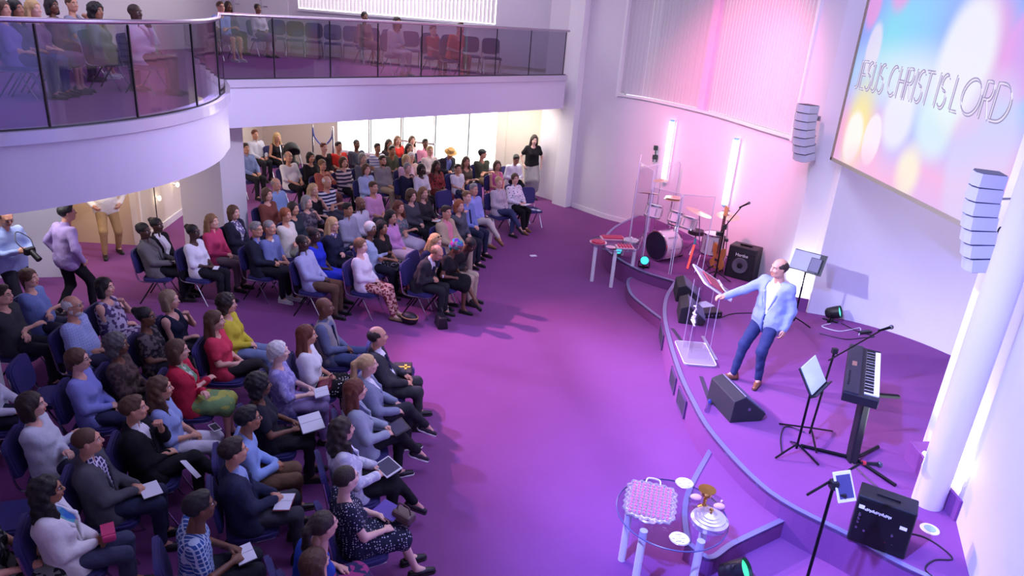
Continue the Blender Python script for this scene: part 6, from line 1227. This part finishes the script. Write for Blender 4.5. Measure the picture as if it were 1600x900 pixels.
S2 = person('person in a purple shirt and black trousers walking away, seen from behind', -6.600, 10.043, 1.62, skin_='b', hairs=('short', 'black'), top=('shirt', (168, 146, 196)), bot=('trousers', (24, 22, 30)), shoes=SHB, stand=True, lean=5, face=62, look=40, arms=((.08, -.26, -.01), (.02, .25, -.02), 'relax'), pose=dict(ar=(.22, -.1, .085), al=(-.20, .1, .10)), fat=1.08, group=g)
S3 = person('person in khaki trousers and a cream shirt under the gallery edge', -7.55, 12.62, 1.64, skin_='b', hairs=('short', 'grey'), top=('shirt', (232, 226, 216)), bot=('trousers', (172, 140, 96)), shoes=SHB, stand=True, lean=0, face=-50, arms=((.10, -.22, .05), (.10, .22, .05), 'relax'), pose=dict(ar=(.14, -.14, .085), al=(-.1, .14, .085)), fat=1.06, extra='belt', group=g)

# -- upper gallery
g = 'people in the upper gallery'
ZG = 3.2
up = dict(zf=ZG, group=g)
person('person in a violet top in the gallery, corner of the picture', -7.183, 10.254, 1.20, skin_='b', sex='f', hairs=('bob', 'brown'), top=('half', (120, 104, 170)), bot=('trousers', (60, 60, 90)), face=20, **up)
person('person in a dark top in the gallery beside the first glass joint', -7.198, 10.547, 1.20, skin_='c', sex='f', hairs=('long', 'black'), top=('half', (60, 50, 70)), bot=('trousers', (70, 80, 130)), face=20, **up)
person('person in a pale lilac top in the gallery with hands in lap', -7.219, 10.964, 1.20, skin_='a', sex='f', hairs=('long', 'blonde'), top=('half', (150, 110, 140)), bot=('skirt', (110, 80, 120)), face=15, **up)
person('person in a plum top behind the others in the gallery', -7.831, 12.368, 1.20, skin_='d', sex='f', hairs=('bob', 'black'), top=('half', (100, 60, 90)), bot=('trousers', (50, 40, 60)), face=15, **up)
person('person in a grey tee and shorts in the gallery, hand at the mouth', -7.891, 13.007, 1.20, skin_='b', hairs=('crop', 'brown'), top=('tee', (150, 150, 176)), bot=('shorts', (130, 90, 110)), shoes=TRN, arms='chinL', face=10, **up)
person('person in a pale green cardigan in the gallery', -6.746, 11.730, 1.20, skin_='c', sex='f', hairs=('curly', 'black'), top=('jumper', (140, 150, 150)), bot=('trousers', (80, 60, 100)), face=8, **up)
person('person in a white shirt and maroon trousers at the gallery front', -6.109, 11.668, 1.20, skin_='e', hairs=('crop', 'dbrown'), top=('shirt', (226, 222, 236)), bot=('trousers', (96, 48, 70)), arms='chinL', face=0, **up)
person('person in a light blue tee and shorts behind the gallery corner', -7.350, 17.959, 1.20, skin_='b', hairs=('short', 'brown'), top=('tee', (150, 162, 220)), bot=('shorts', (90, 80, 120)), shoes=TRN, arms='cross', extra='glasses', face=-30, **up)
person('person in a mauve top beside the light blue tee in the gallery', -8.021, 20.108, 1.20, skin_='d', sex='f', hairs=('long', 'dbrown'), top=('half', (110, 80, 110)), bot=('trousers', (60, 50, 76)), face=-30, **up)
person('person in a white blouse and purple skirt in the gallery', -7.149, 19.845, 1.20, skin_='d', sex='f', hairs=('bun', 'black'), top=('half', (214, 206, 216)), bot=('skirt', (90, 50, 100)), face=-35, **up)
person('person in a dark mauve dress in the gallery, middle panels', -4.353, 19.808, 1.20, skin_='d', sex='f', hairs=('updo', 'black'), top=('half', (110, 70, 88)), bot=('skirt', (80, 44, 72)), face=-40, **up)
person('person in pale grey jumper and trousers in the gallery, head in hand', -3.123, 17.662, 1.20, skin_='c', sex='f', hairs=('bob', 'dbrown'), top=('jumper', (200, 190, 200)), bot=('trousers', (176, 160, 180)), arms='chinL', lean=4, face=-40, **up)
person('small person in a red and white top in the gallery', -2.354, 18.187, 1.04, skin_='a', hairs=('short', 'auburn'), top=('tee', (190, 70, 80)), bot=('trousers', (120, 50, 70)), face=-40, **up)
person('small person in an orange top bending down in the gallery', -1.656, 17.669, 0.95, skin_='b', hairs=('short', 'brown'), top=('tee', (206, 90, 70)), bot=('trousers', (150, 70, 60)), lean=14, face=-40, **up)

# -- the preacher
PR = person('person preaching on stage in a pale blue blazer, one hand on the clear lectern', 3.40, 8.78, 1.62, skin_='b', hairs=('balding', 'dbrown'), top=('jacket', (142, 154, 200)), inner=((238, 230, 236),), bot=('trousers', (44, 50, 92)), shoes=('shoe', (126, 76, 50)), stand=True, lean=-2, face=222, look=196, pitch=8, lod=0, zf=S,
    pose=dict(wr=(.46, -.52, 1.10), wl=(.02, .25, .86), hr=(.75, -.55, -.05), hl=(.25, .1, -1), ur=(0, 0, 1), ul=(0, 1, 0), ar=(.27, -.19, .085), al=(.13, .11, .085), fr=(.8, -.55, 0), fl=(.9, .3, 0), pole_l=(-.8, .9, -.1), pole_r=(-.2, -.3, -1)), arms=((0, 0, 0), (0, 0, 0), 'relax'), extra='open', fat=1.02, group='preacher', cat='person')

# ================================================================ chairs
UPH = mat('chair_blue', (50, 46, 108), .75, bump=.3, bscale=250); FRC = mat('chair_chrome', (186, 186, 196), .22, 1); FRB = mat('chair_black', (26, 26, 32), .4, .4)
def pad(w_, d, th, n=10):
    V, Q = surf([('e', V3(0, 0, 0), (d/2, w_/2, th), .02), c_((-d/2+.08, -w_/2+.08, 0), (-d/2+.08, w_/2-.08, 0), .045, .045, .05), c_((d/2-.08, -w_/2+.08, 0), (d/2-.08, w_/2-.08, 0), .045, .045, .05), c_((-d/2+.08, -w_/2+.08, 0), (d/2-.08, -w_/2+.08, 0), .045, .045, .05), c_((-d/2+.08, w_/2-.08, 0), (d/2-.08, w_/2-.08, 0), .045, .045, .05)], .02); return V, Q
def make_chair():
    t = thing('chair', 'chair', 'chair')
    a = np.linspace(0, 2*math.pi, 29)[:-1]
    sq = [(math.copysign(abs(math.cos(x))**.45, math.cos(x)), math.copysign(abs(math.sin(x))**.45, math.sin(x))) for x in a]
    P = [(.06+.225*p[0], .235*p[1]) for p in sq]; m = MB(); m.prism(P, .385, .425); m.prism([(.06+.20*p[0], .21*p[1]) for p in sq], .424, .44); m.build('seat', UPH, t)
    rb = RY(R(-10)); m = MB(); P = [(.20*p[0], .235*p[1]) for p in sq]; rr2 = rb @ Matrix(((0, 0, 1), (0, 1, 0), (-1, 0, 0))); m.prism(P, -.02, .02, rr2, (-.235, 0, .69)); m.prism([(p[0]*.9, p[1]*.9) for p in P], .019, .032, rr2, (-.235, 0, .69)); m.build('backrest', UPH, t)
    for s in (-1, 1):
        m = MB(); m.tube(crom([(.24, s*.21, .375), (.05, s*.22, .375), (-.15, s*.225, .38), (-.21, s*.23, .44), (-.235, s*.232, .60), (-.262, s*.232, .78)], 4), .011, 6); m.build('side_frame', FRC, t, True)
        MB().cyl((.06, s*.215, .37), (.25, s*.235, .0), .0115, n=8).build('leg', FRC, t, True)
        MB().cyl((.02, s*.215, .37), (-.22, s*.235, .0), .0115, n=8).build('leg', FRB, t, True)
    return t
proto = make_chair(); used = [False]
def chair(x, y, rz, label, group, z=0):
    if not used[0]: o = proto; used[0] = True
    else: o = copy_tree(proto)
    o.location = (x, y, z); o.rotation_euler = (0, 0, rz); o['label'] = label; o['group'] = group; return o
for (root, label, ox, oy, fr, *_r) in list(PEOPLE):
    if root['group'] in ('people standing at the back', 'preacher'): continue
    lab = 'blue padded chair under the '+label.split(',')[0]
    ws = lab.split()
    if len(ws) > 16: lab = ' '.join(ws[:16])
    chair(ox, oy, fr, lab, 'occupied blue chairs', _r[4])
for (x, y, a, lab, z) in ((.28, 16.75, -62, 'empty blue chair at the far end of the far front row', 0), (-.02, 16.98, -58, 'empty blue chair just behind the person in the flowered shirt', 0), (-1.55, 15.85, -45, 'empty blue chair behind the light blue shirt, far second row', 0), (-.92, 16.75, -45, 'empty blue chair beside the magenta top', 0), (-5.15, 7.0, 12, 'empty blue chair behind the lavender jumper', 0), (-5.2, 6.42, 14, 'empty blue chair at the edge behind the white knitted jumper', 0), (-4.38, 6.05, 14, 'empty blue chair between the white jumper and the lavender jumper', 0), (-4.3, 5.0, 18, 'empty blue chair behind the checked shirt and grey jacket', 0), (-1.46, 8.15, 0, 'empty blue chair with a black bag at the near front row end', 0),
    ): chair(x, y, R(a), lab, 'empty blue chairs', z)
for k in range(12):
    p = bpt(1.6+.56*k); chair(p[0]-.12, p[1]-.75, R(-76), ['nearest the stage end wall', 'second from the stage end wall', 'third from the stage end wall', 'fourth from the stage end wall', 'fifth from the stage end wall', 'sixth from the stage end wall', 'seventh from the stage end wall', 'fifth from the gallery corner', 'fourth from the gallery corner', 'third from the gallery corner', 'second from the gallery corner', 'nearest the gallery corner'][k].join(['empty blue chair along the gallery window wall, ', '']), 'empty gallery chairs', 3.2)

# ================================================================ things people hold, bags
def at(info, loc):
    root = info[0]; return root.matrix_basis @ Vector(loc)
def world(o, info, loc, rot=(0, 0, 0)):
    M = Matrix.Translation(Vector(loc)) @ Matrix.Rotation(rot[2], 4, 'Z') @ Matrix.Rotation(rot[1], 4, 'Y') @ Matrix.Rotation(rot[0], 4, 'X'); o.matrix_basis = info[0].matrix_basis @ M; return o
PAP = mat('paper', (226, 228, 240), .7)
def notebook(info, loc, rot, sz, lb, cover=(60, 60, 90), opened=True):
    t = thing('notebook', lb, 'notebook'); MB().box((0, 0, 0), (sz[0], sz[1], .006)).build('cover', mat('cover_%d_%d_%d' % cover, cover, .5), t)
    if opened:
        for s in (-1, 1): MB().box((0, s*sz[1]*.24, .008), (sz[0]*.95, sz[1]*.46, .008), RX(R(-4*s))).build('page', PAP, t)
    else: MB().box((0, 0, -.008), (sz[0]*.96, sz[1]*.96, .012)).build('pages', PAP, t)
    world(t, info, loc, rot)
def tablet(info, loc, rot, lb, col=(30, 30, 36), scr=(70, 66, 150)):
    t = thing('tablet', lb, 'tablet'); MB().box((0, 0, 0), (.18, .25, .012)).build('case', mat('case_%d_%d_%d' % col, col, .4), t, False, .004); MB().box((0, 0, .007), (.155, .21, .003)).build('display', emis('tablet_on', scr, .25), t); world(t, info, loc, rot)
def sheet(info, loc, rot, lb, sz=(.2, .15)):
    o = tag(MB().box((0, 0, 0), (sz[0], sz[1], .006)).build('paper_sheet', PAP), lb, 'paper'); world(o, info, loc, rot)
tablet(A17, (.40, .02, .67), (0, R(-18), R(15)), 'dark tablet on the lap of the pale grey blazer'); tablet(A25, (.38, 0, .68), (0, R(-14), R(20)), 'white edged tablet on the lap of the white lace jacket', (220, 220, 226), (60, 60, 120))
notebook(A26, (.36, .12, .64), (0, R(-6), R(30)), (.17, .24), 'purple hardback book on the dotted dress', (92, 66, 170), False)
t = thing('handbag', 'small brown handbag beside the purple book', 'handbag'); MB().box((0, 0, .04), (.12, .2, .09)).build('bag_body', mat('bag_brown', (96, 74, 74), .5), t, False, .02); m = MB(); m.tube(crom([(0, -.08, .08), (0, -.05, .15), (0, .05, .15), (0, .08, .08)], 5), .007, 6); m.build('bag_strap', mat('bag_brown', (96, 74, 74), .5), t); world(t, A26, (.46, .0, .60), (0, 0, R(30)))
notebook(A12, (.40, -.03, .66), (0, R(-10), R(10)), (.16, .22), 'small white notebook on the lap of the lilac blouse', (200, 200, 216)); notebook(A22, (.44, .02, .67), (0, R(-8), R(10)), (.24, .36), 'large white pad on the lap of the black top')
t = thing('handbag', 'dark red handbag on the knee beside the lilac blouse', 'handbag'); MB().box((0, 0, 0), (.16, .26, .08)).build('bag_body', mat('bag_red', (120, 32, 58), .5), t, False, .03); m = MB(); m.tube(crom([(.05, -.1, .04), (.08, -.05, .10), (.08, .05, .10), (.05, .1, .04)], 5), .008, 6); m.build('bag_handle', mat('bag_red', (120, 32, 58), .5), t); world(t, A12, (.42, .26, .60))
notebook(A24, (.34, -.06, .62), (0, R(-4), R(-20)), (.15, .24), 'open white booklet under the hands of the navy jacket', (150, 60, 70)); notebook(A28, (.36, 0, .64), (0, R(-6), R(8)), (.15, .22), 'book in the hands of the checked shirt', (40, 40, 60))
t = thing('phone', 'white framed phone on the knee of the pale blue tunic', 'phone'); MB().box((0, 0, 0), (.08, .16, .01)).build('case', WHT, t, False, .003); MB().box((0, 0, .006), (.07, .13, .002)).build('display', mat('screen_off', (30, 30, 36), .2), t); world(t, A21, (.40, .10, .615), (0, R(-2), R(30)))
sheet(A19, (.38, -.02, .63), (0, 0, R(20)), 'white papers under the folded hands of the dark grey jacket', (.16, .22)); sheet(A20, (.40, -.16, .58), (R(20), 0, R(40)), 'curled white paper against the black cardigan', (.05, .26))
t = thing('purse', 'pink purse held by the person in the white jacket', 'purse'); MB().box((0, 0, 0), (.10, .19, .07)).build('bag_body', mat('bag_pink', (220, 70, 130), .5), t, False, .02); MB().box((0, 0, .035), (.10, .15, .012)).build('flap', mat('bag_pink2', (196, 54, 112), .5), t); world(t, A27, (.31, 0, .67), (0, 0, R(10)))
# bag with golden cross on the spare chair
bg = thing('bible_case', 'black book case with a golden cross on the spare chair', 'book case', (-1.32, 8.16, .44), R(8)); MB().box((0, 0, .035), (.25, .30, .07)).build('case', mat('case_black', (26, 24, 30), .6), bg, False, .015); m = MB(); m.box((0, 0, .073), (.20, .03, .006)); m.box((.04, 0, .073), (.03, .13, .006)); m.build('golden_cross', mat('gold_cross', (236, 196, 60), .4), bg)
sheet(B16, (.40, 0, .66), (0, R(-10), R(15)), 'white paper on the lap of the flowered shirt', (.16, .24)); sheet(H3, (.34, -.06, .63), (0, 0, R(20)), 'folded white paper on the lap of the white tee', (.08, .15)); sheet(B21, (.36, 0, .66), (0, R(-8), 0), 'leaflet in the hands of the charcoal top', (.16, .22)); notebook(H1, (.32, .06, .66), (0, R(-10), R(20)), (.16, .26), 'open booklet on the lap of the grey jacket'); sheet(G13, (.36, 0, .68), (0, R(-10), 0), 'papers on the lap of the bowing white shirt', (.18, .2))
o = sheet
for k, (dx, dy) in enumerate(((0, 0), (.12, .04))): tag(MB().box((.36+dx, 16.62-dy, .446), (.09, .12, .006), RZ(R(30))).build('paper_sheet', PAP), ('white leaflet on the empty far end chair nearest the seat back', 'white leaflet on the empty far end chair nearest the seat edge')[k], 'paper')
sheet(H6, (.165, .12, .99), (0, R(80), 0), 'white name badge pinned on the navy blazer', (.04, .07))
# communion cup in hand, camera
t = thing('communion_cup', 'tiny white cup in the hand of the charcoal suit', 'cup'); MB().lathe([(.012, 0), (.018, .04), (.016, .04), (.012, .01)], (0, 0, 0), 10).build('cup_body', WHT, t, True); world(t, B25, (.40, 0, .70))
cm = thing('camera', 'black camera with a long lens held by the standing photographer', 'camera'); MB().box((0, 0, 0), (.08, .14, .10)).build('camera_body', BLK, cm, False, .012); MB().cyl((.03, 0, 0), (.17, 0, -.10), .038, .042, 18).build('lens', BLK, cm, True); m = MB(); m.tube(crom([(0, -.07, .04), (-.1, -.1, .15), (-.2, 0, .25), (-.1, .1, .15), (0, .07, .04)], 5), .007, 5); m.build('strap', BLK, cm); world(cm, S1, (.42, .02, 1.18))
# handbags and shoes under the chairs
t = thing('handbag', 'black handbag on the carpet under the charcoal suit chair', 'handbag', (-1.1, 10.6, 0), R(20)); MB().prism([(-.09, 0), (.09, 0), (.06, .2), (-.06, .2)], -.14, .14, Matrix(((1, 0, 0), (0, 0, -1), (0, 1, 0)))).build('bag_body', mat('bag_black', (28, 26, 34), .5), t, False, .02); m = MB(); m.tube(crom([(0, -.09, .19), (0, -.06, .3), (0, .06, .3), (0, .09, .19)], 5), .008, 6); m.build('bag_strap', mat('bag_black', (28, 26, 34), .5), t)
t = thing('handbag', 'brown rimmed black bag on the carpet beside the flowered trousers', 'handbag', (-1.62, 10.62, 0), R(60)); V, Q = surf([e_((0, 0, .09), (.11, .16, .10))], .02); obj('bag_body', npmesh('bag', [(V, Q, 0)], [mat('bag_black', (28, 26, 34), .5)]), t); m = MB(); m.tube([(.1*math.cos(a)*1.05, .15*math.sin(a)*1.05, .12) for a in np.linspace(0, 2*math.pi, 21)], .012, 6); m.build('bag_rim', mat('bag_tan', (176, 136, 84), .5), t)
# pushchair
pc = thing('pushchair', 'black pushchair with silver frame and hood near the back wall', 'pushchair', (-6.05, 18.75, 0), R(-60))
V, Q = surf([e_((-.05, 0, .95), (.26, .22, .22))], .03, [('e', V3(.12, 0, .82), (.25, .19, .22), .02), ('h', V3(0, 0, .85), V3(.3, 0, -1))]); obj('hood', npmesh('hood', [(V, Q, 0)], [mat('pushchair_black', (26, 26, 32), .7)]), pc)
V, Q = surf([c_((-.18, -.12, .55), (-.18, .12, .55), .1, .1), c_((-.18, 0, .5), (-.25, 0, .85), .14, .12), c_((-.1, 0, .45), (.2, 0, .45), .13, .12), c_((.2, 0, .45), (.32, 0, .25), .1, .08)], .03); obj('seat', npmesh('seat', [(V, Q, 0)], [mat('pushchair_black', (26, 26, 32), .7)]), pc)
m = MB()
for s in (-1, 1): m.tube([(-.45, s*.22, 1.02), (.05, s*.24, .55), (.4, s*.24, .12)], .016, 8); m.tube([(.12, s*.24, .5), (-.3, s*.26, .12)], .016, 8)
m.tube([(-.45, -.22, 1.02), (-.45, .22, 1.02)], .018, 8); m.build('frame', CHR, pc, True)
for x_, s in ((.4, -1), (.4, 1), (-.3, -1), (-.3, 1)): MB().lathe([(.05, -.02), (.11, -.02), (.12, 0), (.11, .02), (.05, .02)], (x_, s*.27, .12), 20, RX(R(90))).build('wheel', mat('tyre', (40, 40, 44), .7), pc, True)
# rope barrier posts
rb_ = thing('rope_barrier', 'two chrome barrier posts joined by a blue rope at the back wall', 'rope barrier', (-5.95, 20.3, 0), R(-11))
for x_ in (0, .62): MB().lathe([(.14, 0), (.14, .02), (.03, .03), (.03, .03)], (x_, 0, 0), 20).build('post_base', CHR, rb_, True); MB().cyl((x_, 0, .02), (x_, 0, 1.42), .025, n=12).build('post', CHR, rb_, True)
m = MB(); m.tube(crom([(0, 0, 1.36), (.06, 0, 1.08), (.31, 0, .86), (.56, 0, 1.08), (.62, 0, 1.36)], 6), .022, 8); m.build('rope', mat('rope_blue', (60, 70, 150), .7), rb_, True)
# passage lamp stand and glowing balls for wall reflections
ls = thing('lamp_stand', 'thin black lamp stand by the cream passage wall', 'lamp', (-7.35, 14.0, 0)); MB().cyl((0, 0, 0), (0, 0, 1.25), .010, n=8).build('pole', BLKM, ls); MB().lathe([(.11, 0), (.11, .015), (.01, .02)], (0, 0, 0), 18).build('base', BLKM, ls); MB().sphere((0, 0, 1.28), .03, 10, 8).build('bulb', emis('warm_bulb', (255, 236, 200), 12), ls, True)
for (x_, y_, z_, lb) in ((-7.42, 15.15, .78, 'small round wall light on the passage wall'), (-7.36, 14.2, .72, 'small round light low behind the lamp stand')):
    t = thing('wall_glint', lb, 'wall light', (x_, y_, z_)); MB().sphere((0, 0, 0), .05, 12, 8, 0, (.5, 1, 1)).build('glint_ball', emis('warm_glint', (255, 240, 214), 10), t, True); MB().cyl((-.03, 0, 0), (-.10, 0, 0), .03, n=12).build('glint_stub', WHT, t)  # glowing balls added to stand in for reflections on the wall
